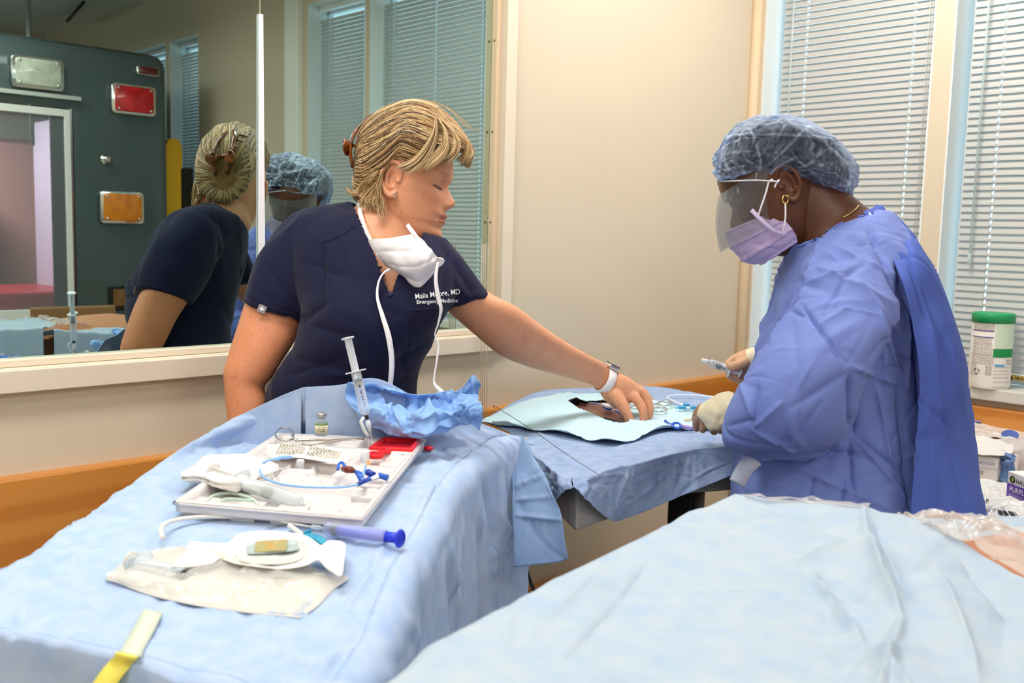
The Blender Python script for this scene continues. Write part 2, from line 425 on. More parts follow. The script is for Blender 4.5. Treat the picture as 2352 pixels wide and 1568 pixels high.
for wi, (ya, yb) in enumerate(WIN):
    y1, y0 = ya - .024, yb + .006; L = y1 - y0; yc = (y0 + y1) / 2
    bl = thing('venetian_blind', (XB, yc, WZ0), wlabels[wi], 'blind', 'venetian blinds on the right wall')
    zb = WZ0 + .028 if wi != 0 else WZ0 + .028
    n = int((WZ1 - .05 - zb - .02) / pitch)
    sm = None; nl = 2 if L < .7 else 3
    holes = [(y1 - .09 - (L - .18) * q_ / (nl - 1)) - yc for q_ in range(nl)]
    for k in range(n):
        z = zb + .022 + k * pitch
        if sm is None:
            o = slat_mesh(L, holes).obj('slat', slatm, bl); sm = o.data
            sm.transform(Matrix.Translation(Vector(bl.location))); o.parent = bl
        else:
            o = bpy.data.objects.new('slat', sm); COL.objects.link(o); o.parent = bl
        o.location = Vector((0, 0, z - WZ0))
    B().rbox((XB, yc, zb), (.024, L, .018), .006, axis=1).obj('bottom_rail', winm, bl)
    B().b2((XB - .014, y0, WZ1 - .03), (XB + .014, y1, WZ1 - .003)).obj('head_rail', winm, bl, smooth=False)
    nl = 2 if L < .7 else 3
    for q in range(nl):
        yy = y1 - .09 - (L - .18) * q / (nl - 1)
        g = B()
        for s_ in (-.0125, .0125):
            g.tube([(XB + s_, yy, zb), (XB + s_, yy, WZ1 - .03)], .0008, 4)
        g.obj('ladder_cord', cordm, bl)
    g = B(); g.tube([(XB - .022, y1 - .045, WZ1 - .04), (XB - .024, y1 - .045, 1.42)], .0035, 6); g.lathe([(.001, -.03), (.006, -.025), (.006, 0), (.002, .005)], (XB - .024, y1 - .045, 1.42), n=8)
    g.obj('tilt_wand', clear_mat('wand_plastic', (225, 235, 235), .6), bl)
    g = B()
    for s_ in (0, .008): g.tube([(XB - .02, y0 + .03 + s_, WZ1 - .04), (XB - .022, y0 + .03 + s_, 1.34)], .0011, 5)
    g.box((XB - .022, y0 + .034, 1.32), (.006, .014, .05)); g.obj('lift_cord', cordm, bl)
# warning label on the bottom rail of the second blind
blinds = [o for o in COL.objects if o.name.startswith('venetian_blind')]
lb = atX(2314, 868, XB - .0135); lb2 = B().b2((XB - .0138, lb[1] - .16, WZ0 + .0195), (XB - .0125, lb[1], WZ0 + .0365)).obj('warning_label', mat('warning_yellow', (205, 170, 90), .5), blinds[1], smooth=False, label='yellow label reading WARNING')
text_on('warning_text', '▲ WARNING', .0135, (XB - .0139, lb[1] - .004, WZ0 + .0225), (0, -1, 0), (0, 0, 1), mat('ink_black', (40, 36, 34), .6), blinds[1], bold=True)

# ------------------------------------------------------------------ wall mirror with its frame
mm = bpy.data.materials.new('mirror_glass'); mm.use_nodes = True; nt = mm.node_tree
gb = nt.nodes.new('ShaderNodeBsdfGlossy'); gb.inputs['Color'].default_value = (0.56, 0.70, 0.66, 1); gb.inputs['Roughness'].default_value = 0.0
nt.links.new(gb.outputs['BSDF'], nt.nodes['Material Output'].inputs['Surface'])
mir = thing('wall_mirror', ((MX0 + MX1) / 2, WY, MZ0), 'wide greenish wall mirror in a cream frame behind the blonde woman', 'mirror')
SX = 0.5688 * MY + .003
B().b2((MX0, MY, MZ0 - .01), (SX - .001, MY + .006, MZ1)).obj('mirror_pane', mm, mir, smooth=False)
B().b2((SX + .001, MY, MZ0 - .01), (MX1 + .01, MY + .006, MZ1)).obj('mirror_pane', mm, mir, smooth=False)
g = B(); zt = CAMZ + .455
g.b2((SX - .001, MY - .0015, MZ0), (SX + .001, MY, MZ1 - .0)).obj('pane_joint', mat('joint_line', (150, 150, 125), .3), mir, smooth=False)
g = B(); W0, W1 = .0045, .0088
V = [(SX - W1, MY - .006, MZ0), (SX + W1, MY - .006, MZ0), (SX + W0, MY - .006, zt), (SX - W0, MY - .006, zt)]
V += [(a, MY - .001, c) for a, b_, c in V]
g.add(V, [(0, 1, 2, 3), (7, 6, 5, 4), (0, 4, 5, 1), (1, 5, 6, 2), (2, 6, 7, 3), (3, 7, 4, 0)]).obj('joint_strip', mat('white_edge_strip', (240, 238, 245), .25, emit=(240, 238, 248), estr=0.0), mir, smooth=False, label='bright white tapered strip over the joint between the two mirror panes')
def fr(lo, hi, m, name): return B().b2(lo, hi).obj(name, m, mir, smooth=False, bevel=.0015)
zb1 = CAMZ - .2565; zb2 = CAMZ - .3137; zc = CAMZ - .272
for sx, x0, x1, x2, x3 in ((1, MX1, MX1 + .016, MX1 + .017, MX1 + .055),):
    fr((x0, 1.929, MZ0 - .01), (x1, MY, MZ1), trim2, 'stop')
    fr((x1, 1.929, MZ0 - .01), (x1 + .003, WY + .02, MZ1), trimm, 'frame_lip')
    fr((x2, 1.908, zb2), (x3, WY + .01, MZ1 + .05), trimm, 'casing')
fr((MX0 - .016, 1.929, MZ0), (MX0, MY, MZ1), trim2, 'stop'); fr((MX0 - .055, 1.908, zb2), (MX0 - .017, WY + .01, MZ1 + .05), trimm, 'casing')
fr((MX0, 1.929, MZ0 - .018), (MX1, MY, MZ0 - .0045), trimm, 'stop')
fr((MX0 - .017, 1.912, zc - .001), (MX1 + .017, WY + .02, MZ0 - .0185), trimm, 'frame_lip')
fr((MX0 - .017, 1.902, zb2), (MX1 + .017, WY + .01, zc), trimm, 'casing')
fr((MX0, 1.908, MZ1), (MX1 + .017, WY + .02, MZ1 + .05), trimm, 'casing')
g = B()
for zz in (atY(1135, 93, 1.94)[2], atY(1130, 302, 1.94)[2], atY(1126, 510, 1.94)[2]):
    sc = B().lathe([(.0035, 0), (.003, .0015), (.0001, .002)], (MX1 - .0002, 1.9395, zz), axes((-1, 0, 0)), 8).obj('screw', mat('screw_steel', (150, 135, 110), .4, .6), mir)
# clear tubing hanging at the right end of the mirror
for k, px_ in enumerate((1104.5, 1109, 1113.5, 1119)):
    a, b = atY(px_ + 2, 560, 1.885), atY(px_ - 1, 990, 1.885)
    props(B().tube([a, (a + b) / 2 + np.array([.001, 0, 0]), (b[0], 1.885, .55)], .0016, 6).obj('clear_tube', clear_mat('clear_tubing', (232, 224, 210), .75)),
          'clear tubing hanging at the right end of the mirror, %s of four' % ('leftmost', 'second', 'third', 'rightmost')[k], 'tube', 'clear tubes hanging beside the mirror')

# ------------------------------------------------------------------ ambulance back (behind the camera, seen in the mirror)
AY = 3.9 - 5.70
def va(x, y): p = atY(x, y, 5.70); return np.array([p[0], AY, p[2]])
agm = mat('ambulance_paint', (70, 84, 86), 0.22, var=0.05, coat=0.4)
chrome = mat('chrome', (215, 215, 212), 0.12, 1.0)
darkm = mat('dark_rubber', (22, 22, 24), 0.5)
wht = mat('white_paint', (235, 232, 228), 0.35)
amb = thing('ambulance', (1.45, AY - 1.2, .0), 'dark grey ambulance body reflected in the mirror, with red, amber and clear lights', 'ambulance')
x1 = 2.64; z1 = CAMZ + .985; x0 = .12
dx0, dx1, dz0, dz1 = .55, 2.085, .55, va(168, 250)[2]
def apanel(lo, hi, nm='panel', m=agm, bv=.0): return B().b2(lo, hi).obj(nm, m, amb, smooth=False, bevel=bv)
# rounded box shell around the rear door opening
g = B()
n = 8; rr = .075
def rect_ring(y, ins):
    a0, a1, b0, b1 = x0 + ins, x1 - ins, .38 + ins, z1 - ins; r = rr
    pts = []
    for cx, cz, q in ((a1 - r, b1 - r, 0), (a0 + r, b1 - r, 1), (a0 + r, b0 + r, 2), (a1 - r, b0 + r, 3)):
        for k in range(n): t = (q + k / (n - 1)) * PI / 2; pts.append((cx + r * math.cos(t), y, cz + r * math.sin(t)))
    return pts
rings = [rect_ring(AY - 2.6, 0), rect_ring(AY - .04, 0), rect_ring(AY - .012, .012), rect_ring(AY, .04)]
g.loft(rings, caps=False)
oo = rings[-1]; m_ = len(oo)
inner = []
for (x, y, z) in oo:
    inner.append((dx1 if x > (x0 + x1) / 2 else dx0, AY, dz1 if z > 1.2 else dz0))
base_i = g.n; g.add(list(oo) + inner, [(i, (i + 1) % m_, (i + 1) % m_ + m_, i + m_) for i in range(m_)])
g.obj('body_shell', agm, amb, smooth=False)
# opening sides
B().b2((dx1, AY - .06, dz0), (dx1 + .004, AY, dz1)).obj('door_seal', darkm, amb, smooth=False)
gl, glt, glb = va(147, 268)[0], va(147, 268)[2], va(150, 700)[2]
dr = B(); dr.b2((gl, AY - .02, dz0), (dx1 - .012, AY + .006, dz1 - .008)); dr.b2((dx0, AY - .02, glt), (gl, AY + .006, dz1 - .008)); dr.b2((dx0, AY - .02, dz0), (gl, AY + .006, glb - .02)); dr.b2((dx0, AY - .02, dz0), (dx0 + .06, AY + .006, dz1))
do = dr.obj('rear_door', wht, amb, smooth=False, bevel=.003)
B().b2((va(118, 300)[0], AY - .03, glb - .02), (gl, AY - .015, glt)).obj('door_edge', darkm, amb, smooth=False)
B().b2((dx0, AY - .012, glb - .02), (gl, AY - .006, glt)).obj('window_glass', clear_mat('door_glass', (225, 228, 232), .9, .02), amb, smooth=False)
# drip rail and trims
a, b = va(0, 212), va(182, 230)
B().b2((dx0 - .1, AY, b[2] - .008), (b[0], AY + .035, b[2] + .016)).obj('drip_rail', mat('aluminium', (205, 208, 205), .3, .7), amb, smooth=False, bevel=.003)
t0 = va(190, 103); B().tube([(x0, AY - .02, z1 - .012), (x1 - .1, AY - .02, z1 - .012)], .012, 6).obj('roof_edge', MATS['aluminium'] if False else agm, amb)
# lamps
def lamp(name, q, lens, label, dep=.035):
    (ax, ay), (bx, by) = q; p, r = va(ax, ay), va(bx, by); c = (p + r) / 2; w_, h_ = abs(r[0] - p[0]), abs(p[2] - r[2])
    o = B().rbox((c[0], AY + dep / 2, c[2]), (w_, dep, h_), .025 if h_ > .1 else .012, axis=1).obj(name, chrome, amb, bevel=.004, label=label)
    B().rbox((c[0], AY + dep + .006, c[2]), (w_ * .86, .02, h_ * .84), .02 if h_ > .1 else .01, axis=1).obj('lens', lens, o, bevel=.006)
    if h_ > .1:
        for sx in (-1, 1):
            for sz in (-1, 1): B().lathe([(.008, 0), (.007, .006), (.0001, .008)], (c[0] + sx * w_ * .36, AY + dep + .014, c[2] + sz * h_ * .34), axes((0, 1, 0)), 8).obj('screw', chrome, o)
lamp('floodlight', ((20, 124), (143, 213)), mat('clear_lens', (205, 208, 190), .15, var=.35, vscale=18, coat=.5), 'clear square floodlight in a chrome bezel')
lamp('marker_lamp', ((308, 151), (360, 178)), mat('dark_red_lens', (95, 12, 22), .2, coat=.5), 'small dark red marker lamp')
lamp('warning_lamp', ((250, 189), (353, 270)), mat('red_lens', (225, 12, 28), .18, var=.45, vscale=22, coat=.5), 'red warning lamp in a chrome bezel')
lamp('warning_lamp', ((224, 437), (326, 515)), mat('amber_lens', (245, 140, 10), .18, var=.35, vscale=20, coat=.5), 'amber warning lamp in a chrome bezel')
kp = va(241, 366); B().lathe([(.03, 0), (.028, .012), (.014, .014), (.014, .03), (.02, .034), (.018, .042), (.0001, .044)], kp, axes((0, 1, 0)), 16).obj('latch', chrome, amb)
p, r = va(247, 658), va(309, 712)
vo = B().b2((p[0], AY - .01, r[2]), (r[0], AY + .006, p[2])).obj('vent', darkm, amb, smooth=False)
B().b2((p[0] + .03, AY + .004, r[2] + .03), (r[0] - .02, AY + .012, p[2] - .015)).obj('label_plate', mat('brown_plate', (140, 95, 55), .5, var=.3, vscale=30), vo, smooth=False)
# made-up shapes standing in for what the rear window glass reflects
pk = mat('reflection_pink', (232, 160, 155), .6); cab = mat('reflection_white', (228, 222, 226), .45)
B().b2((x0 + .03, AY - 1.9, .45), (x1 - .03, AY - 1.86, z1 - .1)).obj('reflection_wall', pk, amb, smooth=False)
B().b2((x0 + .03, AY - 1.85, va(0, 300)[2] + .1), (x1 - .03, AY - 1.8, z1 - .1)).obj('reflection_wall_top', mat('reflection_grey', (140, 128, 115), .6), amb, smooth=False)
B().b2((2.3, AY - 1.3, .45), (2.45, AY - .9, CAMZ + .65)).obj('reflection_panel', mat('reflection_lilac', (225, 200, 225), .4), amb, smooth=False, bevel=.01)
B().b2((1.9, AY - 1.86, .5), (2.12, AY - 1.55, CAMZ + .18)).obj('reflection_tower', cab, amb, smooth=False, bevel=.02)
B().b2((1.2, AY - 1.3, .5), (2.35, AY - .5, CAMZ - .42)).obj('reflection_gurney', mat('reflection_red', (190, 25, 45), .35), amb, smooth=False, bevel=.03)
B().b2((.6, AY - 1.86, .5), (1.0, AY - 1.4, CAMZ + .3)).obj('reflection_block', cab, amb, smooth=False, bevel=.02)
area('added_window_fill', (1.4, AY - 1.0, z1 - .12), (.8, .5), 110, (1, .95, .92))  # fill added to brighten the shapes behind the door glass
B().rbox((1.4, AY - 1.0, z1 - .07), (.9, .6, .05), .04).obj('fill_housing', mat('fill_housing_white', (245, 245, 240), .5), amb)  # unseen housing made up for the added fill
# objects beside the ambulance, seen in the mirror
def at_v(x, y, Yv): p = atY(x, y, Yv); return np.array([p[0], 3.9 - Yv, p[2]])
p = at_v(400, 318, 5.9); q = at_v(400, 492, 5.9)
g = B(); wv_ = .055; prof = [(-wv_, .2 - p[2]), (-wv_, -.05), (-wv_ * .7, -.012), (-.02, 0), (.02, 0), (wv_ * .7, -.012), (wv_, -.05), (wv_, .2 - p[2])]
g.prism([(x, z) for x, z in prof], .05, axes((0, -1, 0), (1, 0, 0)), (p[0], p[1], p[2]))
bb = g.obj('backboard', mat('yellow_plastic', (240, 185, 30), .4), smooth=False, bevel=.008); props(bb, 'yellow spine board standing on end beside the ambulance', 'board')
p, q = at_v(412, 384, 5.9), at_v(436, 520, 5.9)
mo = thing('monitor_cart', ((p[0] + q[0]) / 2, p[1], 0), 'black monitor on a stand behind the yellow board', 'monitor')
B().b2((p[0], p[1] - .05, q[2] - .1), (min(q[0] + .03, 2.94), p[1], p[2])).obj('screen', mat('black_plastic', (14, 14, 16), .35), mo, smooth=False, bevel=.01)
B().tube([(p[0] + .05, p[1] - .03, 0.03), (p[0] + .05, p[1] - .03, q[2])], .03, 10).obj('stand', darkm, mo); B().box((p[0] + .05, p[1] - .03, .02), (.12, .3, .04)).obj('base', darkm, mo, smooth=False)
# ceiling fittings seen in the mirror
p = at_v(65, 0, 6.3); props(B().tube([(p[0], p[1], 1.9), (p[0], p[1], CEIL_Z)], .014, 8).obj('ceiling_pole', mat('pole_grey', (150, 155, 150), .4, .5)), 'grey pole hanging from the ceiling above the ambulance', 'pole')
p, q = atZ(155, 45, CEIL_Z), atZ(192, 0, CEIL_Z)
p[1] = 3.9 - p[1]; q[1] = 3.9 - q[1]
props(B().tube([(p[0], p[1], CEIL_Z - .012), (q[0], q[1], CEIL_Z - .012)], .014, 4).obj('ceiling_track', darkm), 'short black track on the ceiling above the ambulance', 'track')
for (lx, ly), where_ in zip(TROFFERS, ('left of the near table', 'above the white tray', 'above the gowned woman', 'left of the ambulance', 'before the ambulance door', 'added above the ambulance roof to brighten the ceiling', 'added in the far corner behind the ambulance to brighten the ceiling')):
    t = thing('ceiling_light', (lx, ly, CEIL_Z - .2), 'slim white hanging ceiling light panel ' + where_, 'light', 'hanging ceiling lights')  # panels hung below the ceiling to make room for the added upward fill
    B().rbox((lx, ly, CEIL_Z - .19), (1.2, .4, .03), .03).obj('housing', gridm, t, smooth=False)
    for sx in (-.45, .45): B().tube([(lx + sx, ly, CEIL_Z - .18), (lx + sx, ly, CEIL_Z + .03)], .004, 6).obj('rod', chrome, t)
    B().box((lx, ly, CEIL_Z - .208), (1.17, .37, .006)).obj('diffuser', mat('lit_diffuser', (255, 250, 240), .5, emit=(255, 246, 230), estr=6.0), t, smooth=False)
# ------------------------------------------------------------------ people
RT, UP, BK = MC[:, 0], MC[:, 1], MC[:, 2]
def gauss(x, s): return np.exp(-(x / s) ** 2)
def interp(x, pts): p = np.array(pts, float); return np.interp(x, p[:, 0], p[:, 1])
def smooth_interp(x, pts):
    p = np.array(pts, float)
    xs = np.linspace(p[0, 0], p[-1, 0], 400); ys = np.interp(xs, p[:, 0], p[:, 1]); k = np.hanning(23); k /= k.sum()
    ys = np.convolve(np.pad(ys, 11, mode='edge'), k, 'valid'); return np.interp(x, xs, ys)
class Head:
    def __init__(s, origin, f, u):
        f = np.array(f) / np.linalg.norm(f); u = u - f * (u @ f); u = u / np.linalg.norm(u)
        s.o = np.array(origin); s.A = np.stack([f, np.cross(u, f), u], 1)
    sc = 1.0
    def w(s, q): return s.sc * np.asarray(q, float) @ s.A.T + s.o
    def loc(s, V): return (np.asarray(V) - s.o) @ s.A / s.sc
    def mesh(s):
        nu, nt = 110, 150
        us = np.concatenate([np.linspace(-.118, .118, nu - 10), .118 + .014 * np.sin(np.linspace(.1, PI / 2, 10))])
        Fp = [(-.118, .050), (-.106, .068), (-.100, .083), (-.094, .093), (-.085, .098), (-.071, .0915), (-.060, .0955), (-.050, .0955), (-.044, .098), (-.034, .0945), (-.02, .090), (0, .087), (.018, .086), (.030, .094), (.045, .096), (.07, .091), (.095, .073), (.115, .045), (.126, .02), (.133, .001)]
        Bp = [(-.118, .00), (-.1, -.005), (-.08, -.015), (-.05, -.045), (-.02, -.072), (.01, -.088), (.04, -.096), (.07, -.09), (.095, -.075), (.115, -.05), (.126, -.025), (.133, -.001)]
        Wp = [(-.118, .020), (-.106, .034), (-.095, .044), (-.08, .052), (-.06, .060), (-.03, .066), (0, .070), (.03, .0735), (.06, .074), (.085, .066), (.105, .050), (.12, .032), (.128, .018), (.133, .001)]
        Fe, Be, We = smooth_interp(us, Fp), smooth_interp(us, Bp), smooth_interp(us, Wp)
        Fe[-10:] = Fe[-11] * np.cos(np.linspace(.1, PI / 2 - .02, 10)); Be[-10:] = Be[-11] * np.cos(np.linspace(.1, PI / 2 - .02, 10)); We[-10:] = We[-11] * np.cos(np.linspace(.1, PI / 2 - .02, 10))
        th = np.linspace(-PI, PI, nt, endpoint=False); th = th - .35 * np.sin(th)
        c, sn = np.cos(th)[None], np.sin(th)[None]
        U = np.repeat(us[:, None], nt, 1)
        X = np.where(c > 0, Fe[:, None] * np.abs(c) ** .82, -np.abs(Be[:, None]) * np.abs(c) ** .95 * np.sign(-Be[:, None]))
        Lx = We[:, None] * np.sign(sn) * np.abs(sn) ** .88
        low = us[:, None] < -.085
        X = np.where((c <= 0), np.abs(c) * Be[:, None], X)
        face = np.clip(c * 2.2, 0, 1)
        a = np.abs(Lx)
        # nose
        hn = smooth_interp(us, [(-.043, 0), (-.031, .001), (-.0255, .013), (-.019, .0225), (-.012, .0245), (-.004, .019), (.006, .012), (.016, .006), (.026, .002), (.034, 0)])[:, None]
        wn = interp(us, [(-.034, .015), (-.024, .0155), (-.014, .0125), (0, .0095), (.02, .0085), (.03, .010)])[:, None]
        X = X + hn * np.exp(-(a / wn) ** 2.4) * face
        X = X + .006 * gauss(a - .0135, .005) * gauss(U + .0215, .0065) * face            # wings
        X = X - .004 * gauss(a - .021, .004) * gauss(U + .021, .009) * face
        # eyes, brow, cheeks
        X = X - .0105 * gauss(a - .031, .0155) * gauss(U - .0165, .0115) * face
        X = X - .006 * gauss(a - .014, .008) * gauss(U - .017, .010) * face
        X = X + .0075 * np.exp(-(((a - .0315) / .0125) ** 2 + ((U - .0155) / .0085) ** 2) ** 1.4) * face
        X = X + .0028 * gauss(a - .028, .018) * gauss(U - .033, .006) * face
        X = X + .0055 * gauss(a - .042, .02) * gauss(U + .012, .016) * face
        X = X - .001 * gauss(a - .045, .014) * gauss(U + .045, .016) * face
        # mouth
        mw = np.clip(1 - (a / .0265) ** 2, 0, 1)
        X = X + (.0050 * gauss(U + .0435, .0042) + .0055 * gauss(U + .0565, .0050) - .0050 * gauss(U + .0500, .0022)) * mw * face
        X = X - .0015 * gauss(a, .004) * gauss(U + .036, .005) * face
        X = X - .003 * gauss(a - .0275, .005) * gauss(U + .0505, .005) * face
        X = X + .0025 * gauss(a, .014) * gauss(U + .086, .009) * face
        return s.w(np.stack([X, Lx, U], -1))
    def ear(s, g, side, sc=1.0):
        path = np.array([(.011, .000), (.012, .018), (.006, .032), (-.006, .037), (-.018, .031), (-.0235, .014), (-.022, -.004), (-.015, -.018), (-.006, -.028), (.003, -.029), (.007, -.019)]) * sc
        out = np.array([.0, .003, .006, .009, .013, .016, .015, .011, .007, .004, .001])
        p = cr(np.stack([path[:, 0] - .004, side * (.071 + out), path[:, 1]], 1), 40)
        r = cr(np.array([[.0035], [.0042], [.0042], [.0045], [.0045], [.0042], [.0042], [.0045], [.0065], [.007], [.004]]), 40)[:, 0]
        g.tube(s.w(p), r, 8)
        inner = [(.006, .068, .002), (.0, .070, .020), (-.010, .074, .022), (-.015, .077, .006), (-.010, .074, -.012), (.0, .070, -.012)]
        q = np.array([(a * sc - .004, side * b, c * sc) for a, b, c in inner])
        g.tube(s.w(cr(np.concatenate([q, q[:1]]), 30)), .0035, 6)
        R = []
        for k, (rr, dd) in enumerate(((.001, .062), (.018, .062), (.0225, .0665), (.022, .070), (.016, .0695), (.010, .0665), (.001, .066))):
            a_ = np.linspace(0, 2 * PI, 16, endpoint=False); cx, cz = -.009, .004
            R.append(np.stack([cx + rr * .82 * np.cos(a_), side * (dd + .006 * (cx + rr * .82 * np.cos(a_) < -.012)), cz + rr * 1.35 * np.sin(a_)], 1))
        g.loft(s.w(np.array(R)))
        g.lathe([(.001, -.004), (.0045, -.0035), (.005, 0), (.0035, .003), (.001, .0035)], s.w((.004, side * .072, .002)), s.A, 8)
def chain(g, pts, n=12, m=26):
    """limb or finger through (x, y, depth, radius) rows"""
    c = np.array([P(a, b, d) for a, b, d, r in pts]); r = np.array([q[3] for q in pts])
    M_ = cr(np.concatenate([c, r[:, None]], 1), m); p, rr = M_[:, :3], np.maximum(M_[:, 3], .002)
    t0 = p[0] - p[1]; t1 = p[-1] - p[-2]; t0 /= np.linalg.norm(t0); t1 /= np.linalg.norm(t1)
    pre = [p[0] + t0 * rr[0] * q for q in (.95, .7, .4)]; post = [p[-1] + t1 * rr[-1] * q for q in (.4, .7, .95)]
    pr = [rr[0] * q for q in (.3, .7, .92)]; po = [rr[-1] * q for q in (.92, .7, .3)]
    g.tube(np.concatenate([pre, p, post]), np.concatenate([pr, rr, po]), n)
def wcol(loc, base, lip, freck, seed, VV):
    """skin colour by position on the body: lips, cheeks, brows, freckles"""
    rs = np.random.RandomState(seed)
    col = np.repeat(np.array(srgb(base)[:3])[None], len(loc), 0)
    f, l, u = loc[:, 0], np.abs(loc[:, 1]), loc[:, 2]
    inface = (f > .055) & (u > -.11) & (u < .1)
    L = np.array(srgb(lip)[:3])
    m = np.clip(1 - (l / .0245) ** 2, 0, 1) ** .5 * np.clip(1 - np.abs(u + .0505) / .0125, 0, 1) * 1.6 * (f > .088)
    m = np.clip(m, 0, .85)[:, None] * inface[:, None]; col = col * (1 - m) + L * m
    m = (gauss(l - .031, .016) * gauss(u - .037, .0045) * inface * .55)[:, None]; col = col * (1 - m) + np.array(srgb((110, 75, 45) if base[0] > 150 else (12, 8, 6))[:3]) * m
    m = (gauss(l - .045, .022) * gauss(u + .018, .02) * inface * .28)[:, None]; col = col * (1 - m * np.array([.0, .35, .35]))
    m = (np.exp(-(((l - .031) / .017) ** 2 + ((u - .011) / .0028) ** 2)) * inface * .8)[:, None]; col = col * (1 - m) + np.array(srgb((60, 35, 25))[:3]) * m
    if freck:
        idx = rs.choice(len(VV), freck, replace=False)
        from mathutils.kdtree import KDTree
        kd = KDTree(len(VV))
        for i, v in enumerate(VV): kd.insert(v, i)
        kd.balance()
        for i in idx:
            r = .0016 + .0014 * rs.rand() ** 3; a = .28 + .4 * rs.rand()
            for co, j, d in kd.find_range(VV[i], r + .001):
                k = a * max(0, 1 - d / (r + .001)); col[j] = col[j] * (1 - k * np.array([.35, .6, .75]))
    return col
def sk_mat(name, rough, sss):
    m = mat(name, (255, 255, 255), rough, vcol='Col', var=.10, vscale=28, sss=sss, bump=.12, bscale=260); return m
def inpoly(x, y, poly):
    r = np.zeros(len(x), bool); n = len(poly)
    for i in range(n):
        x1, y1 = poly[i]; x2, y2 = poly[(i + 1) % n]
        c = ((y1 > y) != (y2 > y)) & (x < (x2 - x1) * (y - y1) / (y2 - y1 + 1e-9) + x1); r ^= c
    return r
def vnormals(V, Fc):
    N = np.zeros_like(V); a = np.array([f[:3] for f in Fc]); b = np.array([(f[0], f[2], f[-1]) for f in Fc])
    for t in (a, b):
        n = np.cross(V[t[:, 1]] - V[t[:, 0]], V[t[:, 2]] - V[t[:, 0]])
        for k in range(3): np.add.at(N, t[:, k], n)
    return N / (np.linalg.norm(N, axis=1, keepdims=True) + 1e-12)
def relax(V, Fc, it=2):
    E_ = np.array([(f[i], f[(i + 1) % len(f)]) for f in Fc for i in range(len(f))])
    for _ in range(it):
        S_ = np.zeros_like(V); C_ = np.zeros(len(V)); np.add.at(S_, E_[:, 0], V[E_[:, 1]]); np.add.at(C_, E_[:, 0], 1)
        ok = C_ > 0; V = V.copy(); V[ok] = .5 * V[ok] + .5 * S_[ok] / C_[ok][:, None]
    return V
def front_folds(V, N, folds):
    h = px_folds(V, folds); vis = ((CO - V) * N).sum(1) > 0
    return V + N * (h * vis)[:, None]

# ================================================================= first woman: blonde, navy scrub top
ear1 = P(909, 416, 1.915)
th = math.radians(11); yw = math.radians(7)
f1 = (RT * math.cos(yw) + BK * math.sin(yw)); f1 = f1 * math.cos(th) - UP * math.sin(th)
u1 = UP * math.cos(th) + RT * math.sin(th)
H1 = Head(ear1 - np.cross(u1, f1) * -.072, f1, u1); H1.sc = .97
w1 = thing('person', (1.15, 1.62, 0), 'blonde woman in a navy short-sleeved scrub top reaching to the far tray table', 'person')
g = G(); g.loft(H1.mesh()); H1.ear(g, -1, 1.02); H1.ear(g, 1, 1.02)
neck = [(875, 400, 955, 470, 1.985, .050), (858, 430, 958, 512, 1.985, .052), (838, 455, 962, 535, 1.985, .056), (812, 478, 970, 560, 1.98, .062),
        (785, 510, 978, 590, 1.96, .062), (740, 570, 1000, 630, 1.935, .078), (722, 650, 1005, 690, 1.91, .082), (722, 740, 985, 740, 1.90, .09), (705, 820, 960, 815, 1.90, .095), (670, 900, 935, 900, 1.91, .095), (640, 1000, 930, 1000, 1.93, .10), (620, 1120, 935, 1120, 1.95, .105)]
g.loft(px_loft(neck, 60, 48))
g.loft(px_loft([(712, 525, 770, 600, 1.95, .035), (630, 585, 732, 664, 1.945, .045), (572, 678, 697, 738, 1.93, .050), (548, 745, 677, 782, 1.915, .048), (524, 820, 645, 832, 1.905, .046), (515, 852, 622, 868, 1.90, .043),
                (517, 892, 607, 888, 1.90, .041), (523, 960, 612, 925, 1.895, .038), (530, 1010, 606, 985, 1.89, .034), (545, 1085, 598, 1075, 1.89, .027), (555, 1120, 600, 1112, 1.89, .020)], 60, 30))
# right hand resting behind the drape
for q in ([(575, 1110, 1.89, .022), (580, 1150, 1.875, .024), (584, 1180, 1.86, .020)], [(566, 1175, 1.86, .010), (562, 1205, 1.85, .0085), (562, 1230, 1.855, .007)], [(577, 1185, 1.86, .010), (575, 1215, 1.845, .0085), (574, 1242, 1.85, .007)],
          [(588, 1185, 1.86, .010), (588, 1215, 1.845, .0085), (587, 1240, 1.85, .007)], [(598, 1175, 1.86, .009), (600, 1200, 1.85, .0075), (600, 1222, 1.855, .006)], [(595, 1135, 1.87, .012), (610, 1160, 1.86, .010), (612, 1180, 1.86, .008)]): chain(g, q)
g.loft(px_loft([(985, 655, 1025, 590, 1.95, .032), (1003, 690, 1080, 630, 1.965, .042), (1030, 716, 1125, 672, 1.98, .046), (1090, 768, 1185, 703, 2.01, .043), (1148, 815, 1238, 743, 2.06, .043), (1212, 842, 1292, 780, 2.12, .040), (1290, 864, 1345, 811, 2.18, .033),
                (1348, 880, 1388, 834, 2.235, .026), (1372, 894, 1408, 850, 2.255, .0235), (1388, 918, 1440, 864, 2.262, .023), (1410, 936, 1462, 880, 2.268, .022), (1432, 935, 1474, 893, 2.272, .019), (1446, 928, 1476, 902, 2.275, .014)], 70, 30))
